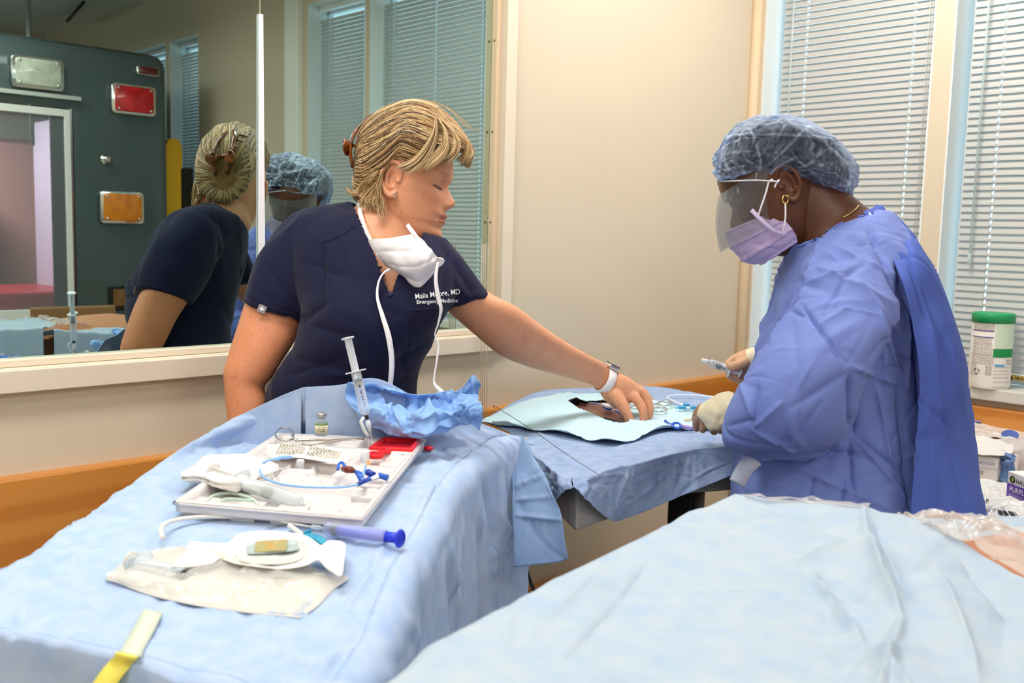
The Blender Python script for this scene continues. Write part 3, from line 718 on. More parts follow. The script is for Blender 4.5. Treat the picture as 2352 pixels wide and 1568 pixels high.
HAND1 = [[(1412, 905, 2.250, .017), (1430, 931, 2.242, .0145), (1441, 953, 2.240, .0115), (1447, 968, 2.244, .0108), (1449, 977, 2.248, .0092)],
         [(1448, 905, 2.262, .0145), (1462, 917, 2.255, .0125), (1476, 940, 2.250, .0107), (1478, 962, 2.252, .0092), (1475, 979, 2.258, .0082)],
         [(1466, 897, 2.275, .0140), (1480, 908, 2.275, .0118), (1491, 932, 2.272, .0104), (1490, 954, 2.272, .0090), (1486, 969, 2.275, .0078)],
         [(1468, 896, 2.300, .0130), (1482, 908, 2.302, .0112), (1492, 932, 2.300, .0098), (1492, 952, 2.298, .0086), (1489, 965, 2.298, .0075)],
         [(1462, 903, 2.318, .0120), (1474, 916, 2.325, .0098), (1484, 936, 2.328, .0085), (1485, 952, 2.325, .0075), (1484, 962, 2.322, .0066)]]
for q in HAND1: chain(g, q)
V, Fc = remesh(g, .0024, smooth=2)
loc1 = H1.loc(V); col = wcol(loc1, (226, 160, 122), (186, 92, 82), 1500, 3, V)
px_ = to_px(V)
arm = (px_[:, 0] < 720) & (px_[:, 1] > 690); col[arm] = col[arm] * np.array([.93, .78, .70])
skin1 = sk_mat('fair_skin', .48, .12)
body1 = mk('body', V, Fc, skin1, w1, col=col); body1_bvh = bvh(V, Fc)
# lashes
g = G()
for side in (-1, 1):
    pts = H1.w([(.083 + .004 * math.cos(a * 1.3), side * (.031 + .0145 * a), .0085 + .0025 * a * a - .001) for a in np.linspace(-1, 1, 9)])
    loc = [body1_bvh.ray_cast(Vector(p + H1.A[:, 0] * .04), Vector(-H1.A[:, 0]))[0] for p in pts]
    g.tube(np.array([np.array(q) if q else p for q, p in zip(loc, pts)]), .0011, 6)
    for a, q in zip(np.linspace(-1, 1, 9), loc):
        if q: q = np.array(q); g.tube([q, q + H1.A[:, 0] * .005 + H1.A[:, 1] * side * .002 * a - H1.A[:, 2] * .0035], [.0005, .0001], 4)
g.obj('eyelashes', mat('lash_brown', (50, 34, 26), .6), w1)
# --- scrub top
torso = [(802, 462, 958, 540, 1.965, .035), (765, 468, 985, 540, 1.965, .055), (722, 472, 1012, 543, 1.96, .072), (680, 492, 1040, 568, 1.95, .09), (662, 540, 1056, 612, 1.935, .105), (672, 620, 1046, 668, 1.92, .118), (692, 700, 1024, 712, 1.905, .128),
         (696, 745, 1006, 750, 1.90, .13), (672, 800, 986, 800, 1.905, .128), (645, 845, 964, 846, 1.915, .125), (618, 890, 957, 892, 1.925, .127), (604, 950, 960, 950, 1.935, .13), (585, 1060, 975, 1060, 1.95, .14), (575, 1160, 985, 1160, 1.96, .145)]
g = G(); g.loft(px_loft(torso, 90, 64))
g.loft(px_loft([(720, 474, 812, 600, 1.96, .055), (668, 495, 780, 640, 1.955, .068), (612, 553, 752, 690, 1.945, .072), (582, 618, 728, 725, 1.935, .070), (566, 672, 712, 738, 1.93, .066), (560, 694, 704, 744, 1.928, .064)], 40, 40))
g.loft(px_loft([(975, 655, 1020, 545, 1.95, .06), (992, 690, 1062, 588, 1.955, .066), (1006, 702, 1097, 637, 1.965, .064), (1016, 708, 1115, 668, 1.972, .059), (1019, 710, 1123, 683, 1.976, .056)], 34, 40))
V, Fc = remesh(g, .0035, smooth=6)
N = vnormals(V, Fc); q = to_px(V)
h = .010 * gauss(q[:, 0] - 985, 60) * gauss(q[:, 1] - 700, 60) + .009 * gauss(q[:, 0] - 800, 70) * gauss(q[:, 1] - 720, 70)
V = V + N * (h * (((CO - V) * N).sum(1) > 0))[:, None]
folds = [(745, 560, 742, 690, 9, -.006), (690, 745, 760, 690, 10, -.006), (700, 742, 830, 780, 14, -.007), (660, 820, 800, 850, 16, -.006), (640, 870, 860, 800, 14, -.006), (740, 860, 930, 860, 12, .005), (1000, 720, 940, 760, 12, -.006), (985, 790, 860, 850, 14, -.006), (965, 840, 800, 905, 14, .006),
         (1030, 560, 1015, 690, 8, -.006), (1042, 600, 1092, 690, 9, -.005), (1060, 640, 1030, 705, 8, .005), (700, 480, 640, 560, 12, .004), (690, 500, 745, 640, 8, -.004), (600, 600, 700, 720, 14, -.004), (760, 480, 820, 640, 16, .004), (830, 700, 860, 880, 14, .004), (905, 700, 930, 880, 12, -.004),
         (570, 665, 700, 715, 3, -.0025), (1000, 690, 1112, 660, 3, -.002), (800, 455, 900, 680, 4, .002), (800, 640, 700, 600, 12, -.004), (930, 730, 860, 700, 10, -.004), (680, 745, 640, 700, 8, -.005)]
V = front_folds(V, N, folds)
V = V + N * crumple(V, 60, .07, .02, .005, 11)[:, None]
V = relax(V, Fc, 2); q = to_px(V)
N = vnormals(V, Fc); frontv = ((CO - V) * N).sum(1) > 0
vneck = [(795, 436), (812, 470), (836, 524), (862, 584), (884, 640), (897, 676), (910, 636), (938, 590), (968, 548), (975, 520), (930, 430)]
kill = inpoly(q[:, 0], q[:, 1], vneck) & ((q[:, 2] < 1.90) | (q[:, 1] < 545) & (q[:, 2] < 1.965))
hem1 = (N @ ((P(640, 740, 1.93) - P(700, 560, 1.95)) / .2) > .75) & (q[:, 0] < 706) & (q[:, 1] > 700)
keep = ~kill
im = -np.ones(len(V), int); im[keep] = np.arange(keep.sum()); Fk = [tuple(im[list(f)]) for f in Fc if keep[list(f)].all()]
scrub = mk('scrub_top', V[keep], Fk, mat('navy_cotton', (27, 28, 56), .85, var=.15, vscale=300, bump=.15, bscale=900, spec=.15, sheen=.08), w1)
s_ = scrub.modifiers.new('s', 'SOLIDIFY'); s_.thickness = .002; s_.offset = -1
scrub_bvh = bvh(V[keep], Fk)
def cast(bv, x, y, off=.0012):
    d = Vector(ray(x, y)).normalized(); r = bv.ray_cast(Vector(CO), d)
    if r[0] is None: return None
    n = np.array(r[1]); n = n if n @ np.array(d) < 0 else -n
    return np.array(r[0]) + n * off
def px_tube(bv, pts, r, n, name, m, parent, flat=1.0, off=.001, smoothn=3):
    p = cr(np.array(pts, float), n); W = [cast(bv, a, b, off) for a, b in p]; W = np.array([x for x in W if x is not None])
    if len(W) < 3: return
    return B().tube(W, r, 6, flat=flat).obj(name, m, parent)
# hems, V-neck edge, seams and pocket
seam = mat('navy_seam', (18, 19, 42), .8)
px_tube(scrub_bvh, [(795, 446), (812, 472), (836, 526), (862, 586), (884, 642), (897, 682)], .0030, 60, 'neck_band', mat('navy_band', (33, 34, 64), .8), scrub)
px_tube(scrub_bvh, [(896, 682), (911, 636), (938, 590), (968, 552)], .0030, 40, 'neck_band', MATS['navy_band'], scrub)
px_tube(scrub_bvh, [(740, 560), (748, 600), (747, 650), (742, 690)], .0006, 30, 'armhole_seam', seam, scrub)
px_tube(scrub_bvh, [(735, 558), (775, 545), (815, 520)], .0006, 24, 'shoulder_seam', seam, scrub)
px_tube(scrub_bvh, [(944, 712), (945, 760), (938, 800), (925, 830)], .0006, 24, 'pocket_seam', seam, scrub)
px_tube(scrub_bvh, [(944, 712), (980, 710), (1010, 708)], .0007, 24, 'pocket_seam', seam, scrub)
px_tube(scrub_bvh, [(572, 676), (610, 702), (655, 716), (702, 722)], .0006, 30, 'hem_seam', seam, scrub)
def px_text(txt, bv, x0, y0, size, ang, name, m, parent, sx=1.0, mirror=False, off=.0012, bold=False, shear=0):
    Vt, Ft = text_mesh(txt, size, bold=bold)
    if not len(Vt): return
    ca, sa = math.cos(math.radians(ang)), math.sin(math.radians(ang))
    W = []; ok = []
    for v in Vt:
        a, b = v[0] * sx, v[1]; x = x0 + a * ca - b * sa + shear * b; y = y0 - (a * sa + b * ca)
        c = cast(bv, x, y, off); ok.append(c is not None); W.append(c if c is not None else np.zeros(3))
    Ft = [f for f in Ft if all(ok[i] for i in f)]
    W = np.array(W)
    if Ft: return mk(name, W[sorted(set(i for f in Ft for i in f))], [tuple(sorted(set(i for f in Ft for i in f)).index(j) for j in f) for f in Ft], m, parent, smooth=False)
thread = mat('white_thread', (240, 240, 240), .7)
px_text('Malia Moore, MD', scrub_bvh, 953, 687, 17, 7, 'embroidery', thread, scrub, sx=.86, bold=True)
px_text('Emergency Medicine', scrub_bvh, 956, 698, 12.5, 3, 'embroidery', thread, scrub, sx=.92, bold=True)
tagc = cast(scrub_bvh, 603, 708, .002); tx = P(612, 712, 1.9) - P(595, 705, 1.9); tn = CO - tagc
B().box(tagc, (.016, .0012, .015), frame_of(tx, UP)).obj('sleeve_tag', mat('grey_tag', (140, 135, 135), .6), scrub, smooth=False)
Rf = frame_of(tx, UP)
B().box(tagc - Rf[:, 1] * .0012 * np.sign(Rf[:, 1] @ (tagc - CO)), (.009, .0008, .0026), Rf).box(tagc - Rf[:, 1] * .0012 * np.sign(Rf[:, 1] @ (tagc - CO)), (.0026, .0008, .009), Rf).obj('tag_cross', thread, scrub, smooth=False)
# --- trousers and shoes (behind the tables)
navy = MATS['navy_cotton']
g = G(); c0 = P(780, 1150, 1.96); c0 = np.array([c0[0], c0[1], 0]); perp = np.array([.70, -.70, 0])
def stand_legs(c0, perp, ztop, half, m, parent, name):
    g = G(); g.loft([[c0 + perp * half * 1.35 * math.cos(a) + np.cross((0, 0, 1), perp) * .12 * math.sin(a) + np.array([0, 0, z]) for a in np.linspace(0, 2 * PI, 28, endpoint=False)] for z in (ztop, ztop - .08, ztop - .16, ztop - .22)])
    for s in (-1, 1):
        g.loft([[c0 + perp * (s * half * k) + np.array([r * math.cos(a), r * math.sin(a), z]) for a in np.linspace(0, 2 * PI, 24, endpoint=False)] for z, r, k in ((ztop - .12, .085, .6), (ztop - .3, .09, .62), (.5, .07, .66), (.28, .066, .68), (.06, .068, .7))])
    Vr, Fr = remesh(g, .012, smooth=4); mk(name, Vr, Fr, m, parent)
    fw = np.cross((0, 0, 1), perp) * -1
    for s in (-1, 1):
        b = c0 + perp * s * half * .7; R_ = frame_of(fw)
        g = G(); g.loft([[b + R_ @ np.array([x, w_ * math.cos(a), max(.004, .035 + h_ * math.sin(a))]) for a in np.linspace(0, 2 * PI, 16, endpoint=False)] for x, w_, h_ in ((-.09, .02, .025), (-.075, .038, .045), (0, .042, .045), (.08, .045, .035), (.14, .04, .028), (.165, .015, .015))])
        g.obj('shoe', mat('shoe_dark', (40, 42, 48), .5), parent)
stand_legs(c0, perp, c0[2] + .92, .12, navy, w1, 'trousers')

# --- hair
hrows = [(812, 420, 814, 350, 1.99, .03), (812, 452, 830, 298, 1.985, .066), (836, 464, 862, 266, 1.98, .072), (866, 440, 905, 243, 1.973, .079), (893, 392, 950, 233, 1.972, .080), (925, 398, 998, 245, 1.972, .079), (962, 396, 1032, 272, 1.972, .076), (1005, 376, 1058, 302, 1.972, .074), (1044, 350, 1076, 330, 1.97, .058), (1062, 350, 1082, 344, 1.97, .040)]
HR = px_loft(hrows, 60, 64)
N_ = grid_normals(HR, True); cen = HR.mean(1, keepdims=True)
sgn = np.sign(((HR - cen) * N_).sum(-1)).mean(); N_ = N_ * sgn
rs = np.random.RandomState(5)
ridge = np.zeros(HR.shape[:2]); tt = np.linspace(0, 2 * PI, 64, endpoint=False)
for k in range(60):
    a0, w_, dr = rs.rand() * 2 * PI, .05 + .08 * rs.rand(), (rs.rand() - .5) * 1.2
    ph = a0 + dr * np.linspace(0, 1, 60)[:, None]; dd = np.angle(np.exp(1j * (tt[None] - ph))); ridge += .0025 * (rs.rand() - .35) * np.exp(-(dd / w_) ** 2)
# keep the shell off the face on the near and far sides: pull inward below the fringe
HB = HR + N_ * ridge[..., None]
hairm = mat('hair_base', (128, 92, 52), .55, var=.45, vscale=60, bump=.5, bscale=300, spec=.3)
hair = B().loft(HB).obj('hair', hairm, w1)
hair_bvh = bvh(HB.reshape(-1, 3), [(i * 64 + j, i * 64 + (j + 1) % 64, (i + 1) * 64 + (j + 1) % 64, (i + 1) * 64 + j) for i in range(59) for j in range(64)])
g = G(); cols = []
pal = np.array([srgb(c)[:3] for c in ((202, 170, 122), (178, 144, 98), (226, 204, 164), (140, 106, 70), (100, 74, 48), (164, 130, 88), (78, 56, 38))])
def strand(p, r0, c, n=4):
    k = len(p); r = r0 * np.minimum(1, np.minimum(np.linspace(.3, 6, k), np.linspace(5, .15, k))); n0 = g.n
    g.tube(p, r, n, caps=False); cols.append(np.repeat(c[None], g.n - n0, 0))
for k in range(2100):
    a0 = rs.rand() * 2 * PI; s1 = .80 + .19 * rs.rand(); s0 = .02 + .16 * rs.rand() ** 2
    if rs.rand() < .25: s1 = .4 + .45 * rs.rand()
    drift = (rs.rand() - .5) * .9; n = 22
    s = np.linspace(s1, s0, n) * 59; a = (a0 + drift * np.linspace(0, 1, n) ** 1.5 + .05 * np.sin(np.linspace(0, 6, n) + rs.rand() * 6)) / (2 * PI) * 64
    i = np.clip(s.astype(int), 0, 58); j = np.floor(a).astype(int); fu = (s - i)[:, None]; fv = (a - j)[:, None]
    gp = lambda A: (A[i, j % 64] * (1 - fu) + A[i + 1, j % 64] * fu) * (1 - fv) + (A[i, (j + 1) % 64] * (1 - fu) + A[i + 1, (j + 1) % 64] * fu) * fv
    p = gp(HB) + gp(N_) * (.0004 + .0035 * rs.rand() ** 2 * np.sin(np.linspace(.3, PI, n))[:, None])
    ci = rs.choice(7, p=[.18, .17, .12, .18, .15, .10, .10]); strand(p, .0007 + .0009 * rs.rand(), pal[ci] * (.85 + .3 * rs.rand()))
# fringe sweeping over the forehead to the temple, nape curls and wisps by the ear
def px_strand(pts, d, spread, num, r, jitter=6, wob=2):
    for k in range(num):
        o = (rs.rand() - .5) * spread; q = []
        nn = len(pts)
        for m_, (x, y) in enumerate(pts):
            t_ = m_ / (nn - 1); q.append((x + o * t_ + rs.randn() * wob * t_, y + o * .4 * t_ + rs.randn() * wob * t_))
        c = cr(np.array(q), 16); dd = d if np.ndim(d) else [d, d]
        dv = np.interp(np.linspace(0, 1, 16), np.linspace(0, 1, len(dd)), dd) + rs.randn() * .002
        W = []
        for (x, y), z in zip(c, dv):
            h_ = hair_bvh.ray_cast(Vector(CO), Vector(ray(x, y)).normalized())[0]; z2 = z
            if h_ is not None: z2 = min(z, to_px(np.array(h_))[2] - .002 - .003 * rs.rand())
            hb = body1_bvh.ray_cast(Vector(CO), Vector(ray(x, y)).normalized())[0]
            if hb is not None: z2 = min(z2, to_px(np.array(hb))[2] - .0015)
            W.append(P(x, y, z2))
        W = np.array(W); W[1:-1] = (W[:-2] + 2 * W[1:-1] + W[2:]) / 4
        strand(W, r * (.6 + .8 * rs.rand()), pal[rs.choice(7, p=[.3, .2, .2, .12, .06, .1, .02])])
px_strand([(1000, 268), (1000, 300), (988, 335), (960, 372), (925, 392)], 1.89, 40, 110, .0011)
px_strand([(1005, 270), (1022, 300), (1022, 335), (1000, 362), (965, 385)], 1.89, 34, 100, .0011)
px_strand([(1010, 272), (1038, 300), (1050, 328), (1040, 352), (1015, 372)], 1.90, 30, 90, .0010)
px_strand([(1015, 275), (1050, 298), (1074, 325), (1080, 350), (1068, 382)], 1.94, 22, 110, .0011)
px_strand([(1020, 275), (1055, 300), (1076, 330), (1076, 355), (1058, 372)], 1.92, 24, 60, .0010)
px_strand([(870, 390), (850, 410), (838, 430), (826, 448), (812, 440)], 1.93, 40, 60, .0010, wob=5)
px_strand([(880, 395), (868, 420), (858, 445), (846, 462), (852, 476)], 1.92, 40, 70, .0010, wob=5)
px_strand([(882, 385), (872, 415), (870, 440), (874, 465), (880, 490)], 1.90, 26, 24, .0008, wob=4)
px_strand([(868, 440), (868, 460), (868, 480), (872, 495), (874, 505)], 1.90, 14, 8, .0005, wob=3)
px_strand([(930, 250), (980, 232), (1030, 250), (1070, 285), (1095, 300)], 1.95, 30, 9, .0003, wob=5)
hs = g.obj('hair_strands', mat('hair_strand', (200, 160, 100), .38, vcol='Col', spec=.45), hair, col=np.concatenate(cols)); hs['kind'] = 'stuff'
# tortoiseshell claw clip
g = G(); tort = mat('tortoiseshell', (150, 72, 18), .15, rgb2=(38, 18, 10), vscale=55, coat=.6)
hc = P(838, 335, 1.985); bx = -RT * .97 + UP * .1; bz = UP * .8 - RT * .5; bz /= np.linalg.norm(bz)
for sd in (-1, 1):
    base_ = P(836, 330, 1.985)
    arc = [P(x, y, 1.985 + sd * dz) for x, y, dz in ((862, 262, .008), (838, 278, .016), (818, 300, .022), (806, 328, .024), (805, 356, .022), (810, 384, .014))]
    g.tube(cr(arc, 20), .0058, 8, flat=.6)
    for k, (x, y) in enumerate(((860, 274), (840, 290), (825, 310), (818, 335), (818, 358))):
        g.tube(cr([P(x, y, 1.985 + sd * .022), P(x + 8, y + 6, 1.985 + sd * .036), P(x + 22, y + 10, 1.985 + sd * .040)], 8), [.003] * 4 + [.0026, .0022, .0018, .0012], 6)
for x0_, dd in ((794, -.012), (792, .012)):
    g.tube(cr([P(808, 335, 1.985 + dd), P(800, 332, 1.985 + dd * 1.6), P(792, 322, 1.985 + dd * 1.9)], 8), .005, 8)
    g.lathe([(.001, -.002), (.014, -.0018), (.016, 0), (.014, .0018), (.001, .002)], P(796, 340, 1.985 + dd * 1.9), axes(RT * .95 + BK * .3 * -np.sign(dd), UP), 18)
g.tube([P(815, 334, 1.965), P(815, 334, 2.005)], .004, 8)
g.obj('hair_claw', tort, hair, label='brown tortoiseshell claw clip')
# jewellery
gold = mat('gold', (225, 190, 120), .2, 1.0); silver = mat('silver', (215, 212, 208), .2, 1.0)
ec = cast(body1_bvh, 905, 446, .003)
if ec is None: ec = P(905, 446, 1.88)
B().tube(ec + np.array([RT * .0018 * math.cos(a) * 1.2 + UP * .0050 * math.sin(a) - UP * .002 for a in np.linspace(0, 2 * PI, 20)]), .0008, 6, caps=False).obj('earring', silver, w1)
W = [cast(body1_bvh, x, y, .0008) for x, y in cr(np.array([(828, 462), (838, 500), (850, 528), (862, 552)], float), 24)]
B().tube([x for x in W if x is not None], .0006, 5).obj('necklace', gold, w1)
# wrist watch
wc = (P(1372, 893, 2.255) + P(1408, 850, 2.255)) / 2; wd_ = P(1440, 905, 2.265) - P(1290, 838, 2.18); wd_ /= np.linalg.norm(wd_)
upw = P(1408, 850, 2.25) - P(1372, 893, 2.25); upw -= wd_ * (upw @ wd_); upw /= np.linalg.norm(upw); sdw = np.cross(wd_, upw)
wt = thing('watch', wc, 'x', 'watch'); wt.parent = w1; wt.location = Vector(wc) - w1.location; del wt['label']; del wt['category']
rr_ = [.0300, .0275]
ring = [[wc + wd_ * dz + upw * rr_[0] * math.cos(a) * k + sdw * rr_[1] * math.sin(a) * k for a in np.linspace(0, 2 * PI, 40, endpoint=False)] for dz, k in ((-.010, .97), (-.011, 1.0), (-.010, 1.04), (.010, 1.04), (.011, 1.0), (.010, .97))]
def quick(o, par): o.parent = par; o.location = Vector(o.location) - (wloc(par)); return o
bo = B().loft(ring + [ring[0]], caps=False).obj('watch_band', mat('white_silicone', (242, 232, 228), .45)); quick(bo, wt); bo.matrix_parent_inverse = Matrix()
Rw = np.stack([wd_, sdw, upw], 1)
cc = wc + upw * .0345
quick(B().rbox(cc, (.036, .031, .008), .008, Rw).obj('watch_case', mat('rose_aluminium', (225, 200, 190), .25, .9), bevel=.002), wt)
quick(B().rbox(cc + upw * .0045, (.033, .028, .0025), .007, Rw).obj('watch_face', mat('black_glass', (30, 40, 42), .06, coat=1)), wt)
quick(B().lathe([(.0035, 0), (.0035, .003), (.0001, .0032)], cc + wd_ * .018 - sdw * .004, axes(wd_), 12).obj('watch_crown', MATS['rose_aluminium']), wt)
rp = P(1489, 915, 2.302); B().tube(rp + np.array([RT * .0102 * math.cos(a) + (BK * .98) * .0102 * math.sin(a) + UP * .004 * math.cos(a) for a in np.linspace(0, 2 * PI, 24)]), .0011, 6, caps=False).lathe([(.001, 0), (.003, .002), (.0005, .004)], rp + RT * .0108, axes(RT), 8).obj('finger_ring', gold, w1)
# loose surgical mask under the chin, tied round the neck
maskw = mat('mask_white', (240, 234, 236), .75, transl=.15, bump=.1, bscale=500)
ctl = [[(849, 552, 1.835), (882, 546, 1.80), (918, 542, 1.79), (952, 536, 1.80)],
       [(858, 572, 1.815), (892, 568, 1.775), (935, 560, 1.765), (972, 556, 1.785)],
       [(870, 592, 1.805), (905, 594, 1.765), (950, 586, 1.755), (992, 578, 1.775)],
       [(880, 604, 1.805), (918, 616, 1.765), (960, 612, 1.755), (1008, 592, 1.78)],
       [(890, 612, 1.81), (925, 634, 1.785), (966, 636, 1.775), (1020, 598, 1.79)],
       [(896, 618, 1.815), (930, 642, 1.795), (962, 655, 1.79), (1018, 606, 1.795)]]
ctl = [[(x, y, d + .028) for x, y, d in r] for r in ctl]
A = cr(np.array([[P(*c) for c in r] for r in ctl]), 60); A = cr(A.transpose(1, 0, 2), 60).transpose(1, 0, 2)
Nn = grid_normals(A); vv = np.linspace(0, 1, 60)[:, None]; uu = np.linspace(0, 1, 60)[None]
pl = .0035 * (np.abs(((vv * 3.5 + .1 * np.sin(uu * 7)) % 1) - .5) * 2) ** 3 * np.sin(uu * PI) + crumple(A, 26, .02, .008, .004, 4)
A = A + Nn * pl[..., None]
mk1 = B().grid(A).obj('face_mask', maskw, w1, mod='solid', label='white surgical mask hanging loose below the chin')
for e in (A[0], A[-1], A[:, 0], A[:, -1]): B().tube(e[::2] + Nn[0, 0] * .0002, .0016, 6, flat=.5).obj('mask_binding', mat('mask_tape', (246, 242, 244), .7), mk1)
def ribbon(pts, wd, name, m, parent, n=40, up=None):
    W = cr(np.array([P(*c) for c in pts]), n); t = np.gradient(W, axis=0); t /= np.linalg.norm(t, axis=1)[:, None]
    vw = W - CO; sd = np.cross(t, vw); sd /= np.linalg.norm(sd, axis=1)[:, None]; wd = np.interp(np.linspace(0, 1, n), np.linspace(0, 1, len(wd)), wd)[:, None] if np.ndim(wd) else wd
    return B().grid(np.stack([W - sd * wd / 2, W + sd * wd / 2], 1)).obj(name, m, parent, mod='solid')
tp = MATS['mask_tape']
def skin_d(x, y, off=.004):
    q_ = [to_px(c)[2] for c in (cast(body1_bvh, x, y, 0), cast(scrub_bvh, x, y, 0)) if c is not None]
    return (min(q_) if q_ else 1.95) - off
ribbon([(850, 552, skin_d(852, 552, .008))] + [(x, y, skin_d(x + 3, y)) for x, y in ((840, 532), (832, 508), (827, 484), (826, 462))] + [(832, 444, skin_d(836, 448)), (842, 432, skin_d(846, 436) + .004)], .0085, 'mask_tie', tp, mk1)
ribbon([(952, 538, 1.80), (944, 528, 1.82), (938, 520, 1.85), (935, 516, 1.90)], .008, 'mask_tie', tp, mk1, 16)
ribbon([(896, 618, 1.81), (880, 628, 1.79), (869, 650, 1.78), (867, 685, 1.775), (880, 730, 1.765), (893, 775, 1.765), (900, 830, 1.775), (896, 888, 1.79), (892, 940, 1.81)], [.006, .003, .0035, .005, .008, .010, .0095, .009, .009], 'mask_tie', tp, mk1, 60)
ribbon([(1006, 602, 1.79), (1001, 640, 1.79), (1006, 680, 1.795), (1013, 710, 1.80), (1006, 745, 1.81), (999, 768, 1.815), (1007, 792, 1.82), (1003, 830, 1.82), (997, 870, 1.82), (1000, 885, 1.82), (1014, 902, 1.82), (1020, 925, 1.82)], [.004, .007, .008, .006, .003, .002, .004, .0035, .003, .006, .011, .011], 'mask_tie', tp, mk1, 80)
# ================================================================= second woman: blue gown, bouffant cap, visor mask
ear2 = P(1803, 430, 1.875)
th = math.radians(30); yw = math.radians(-3)
f2 = -RT * math.cos(yw) - BK * math.sin(yw) * -1; f2 = f2 * math.cos(th) - UP * math.sin(th)
u2 = UP * math.cos(th) - RT * math.sin(th)
H2 = Head(ear2 - np.cross(u2, f2) * .072, f2, u2); H2.sc = 1.0
w2 = thing('person', (1.85, 1.05, 0), 'woman in a blue surgical gown, blue hair cap and visor mask holding a syringe', 'person')
g = G(); g.loft(H2.mesh()); H2.ear(g, -1); H2.ear(g, 1)
g.loft(px_loft([(1800, 470, 1860, 390, 1.95, .05), (1800, 505, 1905, 405, 1.95, .056), (1812, 540, 1942, 440, 1.95, .060), (1826, 575, 1978, 470, 1.95, .064), (1846, 620, 2015, 505, 1.95, .085), (1850, 700, 2060, 590, 1.94, .12), (1840, 800, 2080, 720, 1.94, .12), (1830, 950, 2080, 900, 1.95, .11)], 60, 40))
# near (left) arm under the sleeve with its gloved hand on the far table
V, Fc = remesh(g, .0024, smooth=2)
# the two gloved hands join the body through the sleeves: arms
g = G(); g.add(V, Fc)
g.loft(px_loft([(1935, 600, 2030, 610, 1.84, .05), (1900, 720, 1985, 740, 1.78, .048), (1875, 850, 1960, 880, 1.74, .044), (1830, 960, 1900, 1010, 1.76, .042), (1765, 930, 1800, 1000, 1.83, .036), (1690, 915, 1705, 975, 1.92, .029), (1650, 915, 1656, 968, 1.98, .026)], 60, 26))
g.loft(px_loft([(1850, 640, 1950, 640, 2.08, .045), (1800, 740, 1880, 770, 2.10, .045), (1765, 800, 1800, 870, 2.09, .04), (1735, 800, 1745, 850, 2.08, .03), (1715, 803, 1720, 848, 2.08, .027)], 50, 26))
V, Fc = remesh(g, .0024, smooth=1)
loc2 = H2.loc(V); col = wcol(loc2, (96, 56, 34), (88, 42, 40), 0, 4, V)
col *= (1 + .12 * gauss(loc2[:, 2] - .06, .06))[:, None]
skin2 = sk_mat('dark_skin', .42, .04)
body2 = mk('body', V, Fc, skin2, w2, col=col); body2_bvh = bvh(V, Fc)
g = G()
for side in (-1, 1):
    loc = []
    for a in np.linspace(-1, 1, 9):
        p = H2.w((.09, side * (.031 + .0145 * a), .0080 + .0025 * a * a)); r = body2_bvh.ray_cast(Vector(p + H2.A[:, 0] * .04), Vector(-H2.A[:, 0]))[0]; loc.append(np.array(r) if r else p)
    g.tube(np.array(loc), .0012, 6)
    for a, q in zip(np.linspace(-1, 1, 9), loc): g.tube([q, q + H2.A[:, 0] * .007 + H2.A[:, 1] * side * .002 * a - H2.A[:, 2] * .003], [.0006, .0001], 4)
g.obj('eyelashes', mat('lash_black', (16, 12, 10), .6), w2)
# hair gathered under the cap
hm = mat('dark_hair', (30, 26, 30), .8, bump=.6, bscale=200)
hr2 = [(1658, 408, 1660, 385, 1.95, .05), (1664, 410, 1676, 328, 1.95, .072), (1706, 410, 1724, 292, 1.95, .086), (1775, 411, 1797, 282, 1.95, .097), (1838, 424, 1870, 306, 1.95, .096), (1885, 436, 1920, 345, 1.95, .084), (1918, 444, 1945, 382, 1.95, .055), (1940, 440, 1950, 412, 1.95, .02)]
B().loft(px_loft(hr2, 40, 60, low=.38)).obj('hair', hm, w2)
# bouffant cap: thin see-through non-woven cloth, creased
capm = bpy.data.materials.new('cap_cloth'); capm.use_nodes = True; nt = capm.node_tree; Nn_, Ln = nt.nodes, nt.links; b = Nn_['Principled BSDF']
b.inputs['Base Color'].default_value = srgb((182, 196, 218)); b.inputs['Roughness'].default_value = .8
tr = Nn_.new('ShaderNodeBsdfTransparent'); tr.inputs['Color'].default_value = srgb((200, 215, 240))
lw = Nn_.new('ShaderNodeLayerWeight'); lw.inputs['Blend'].default_value = .45
tn_ = Nn_.new('ShaderNodeTexNoise'); tn_.inputs['Scale'].default_value = 220; tcn = Nn_.new('ShaderNodeTexCoord'); Ln.new(tcn.outputs['Object'], tn_.inputs['Vector'])
vc_ = Nn_.new('ShaderNodeVertexColor'); vc_.layer_name = 'Col'
m1 = Nn_.new('ShaderNodeMapRange'); m1.inputs['To Min'].default_value = -.05; m1.inputs['To Max'].default_value = .34; Ln.new(lw.outputs['Facing'], m1.inputs['Value'])
ad = Nn_.new('ShaderNodeMath'); ad.operation = 'MULTIPLY_ADD'; ad.inputs[1].default_value = .16; Ln.new(tn_.outputs['Fac'], ad.inputs[0]); Ln.new(m1.outputs['Result'], ad.inputs[2])
ad2 = Nn_.new('ShaderNodeMath'); ad2.operation = 'ADD'; ad2.use_clamp = True; Ln.new(ad.outputs[0], ad2.inputs[0]); Ln.new(vc_.outputs['Color'], ad2.inputs[1])
ms = Nn_.new('ShaderNodeMixShader'); Ln.new(ad2.outputs[0], ms.inputs['Fac']); Ln.new(tr.outputs[0], ms.inputs[1]); Ln.new(b.outputs[0], ms.inputs[2]); Ln.new(ms.outputs[0], Nn_['Material Output'].inputs['Surface'])
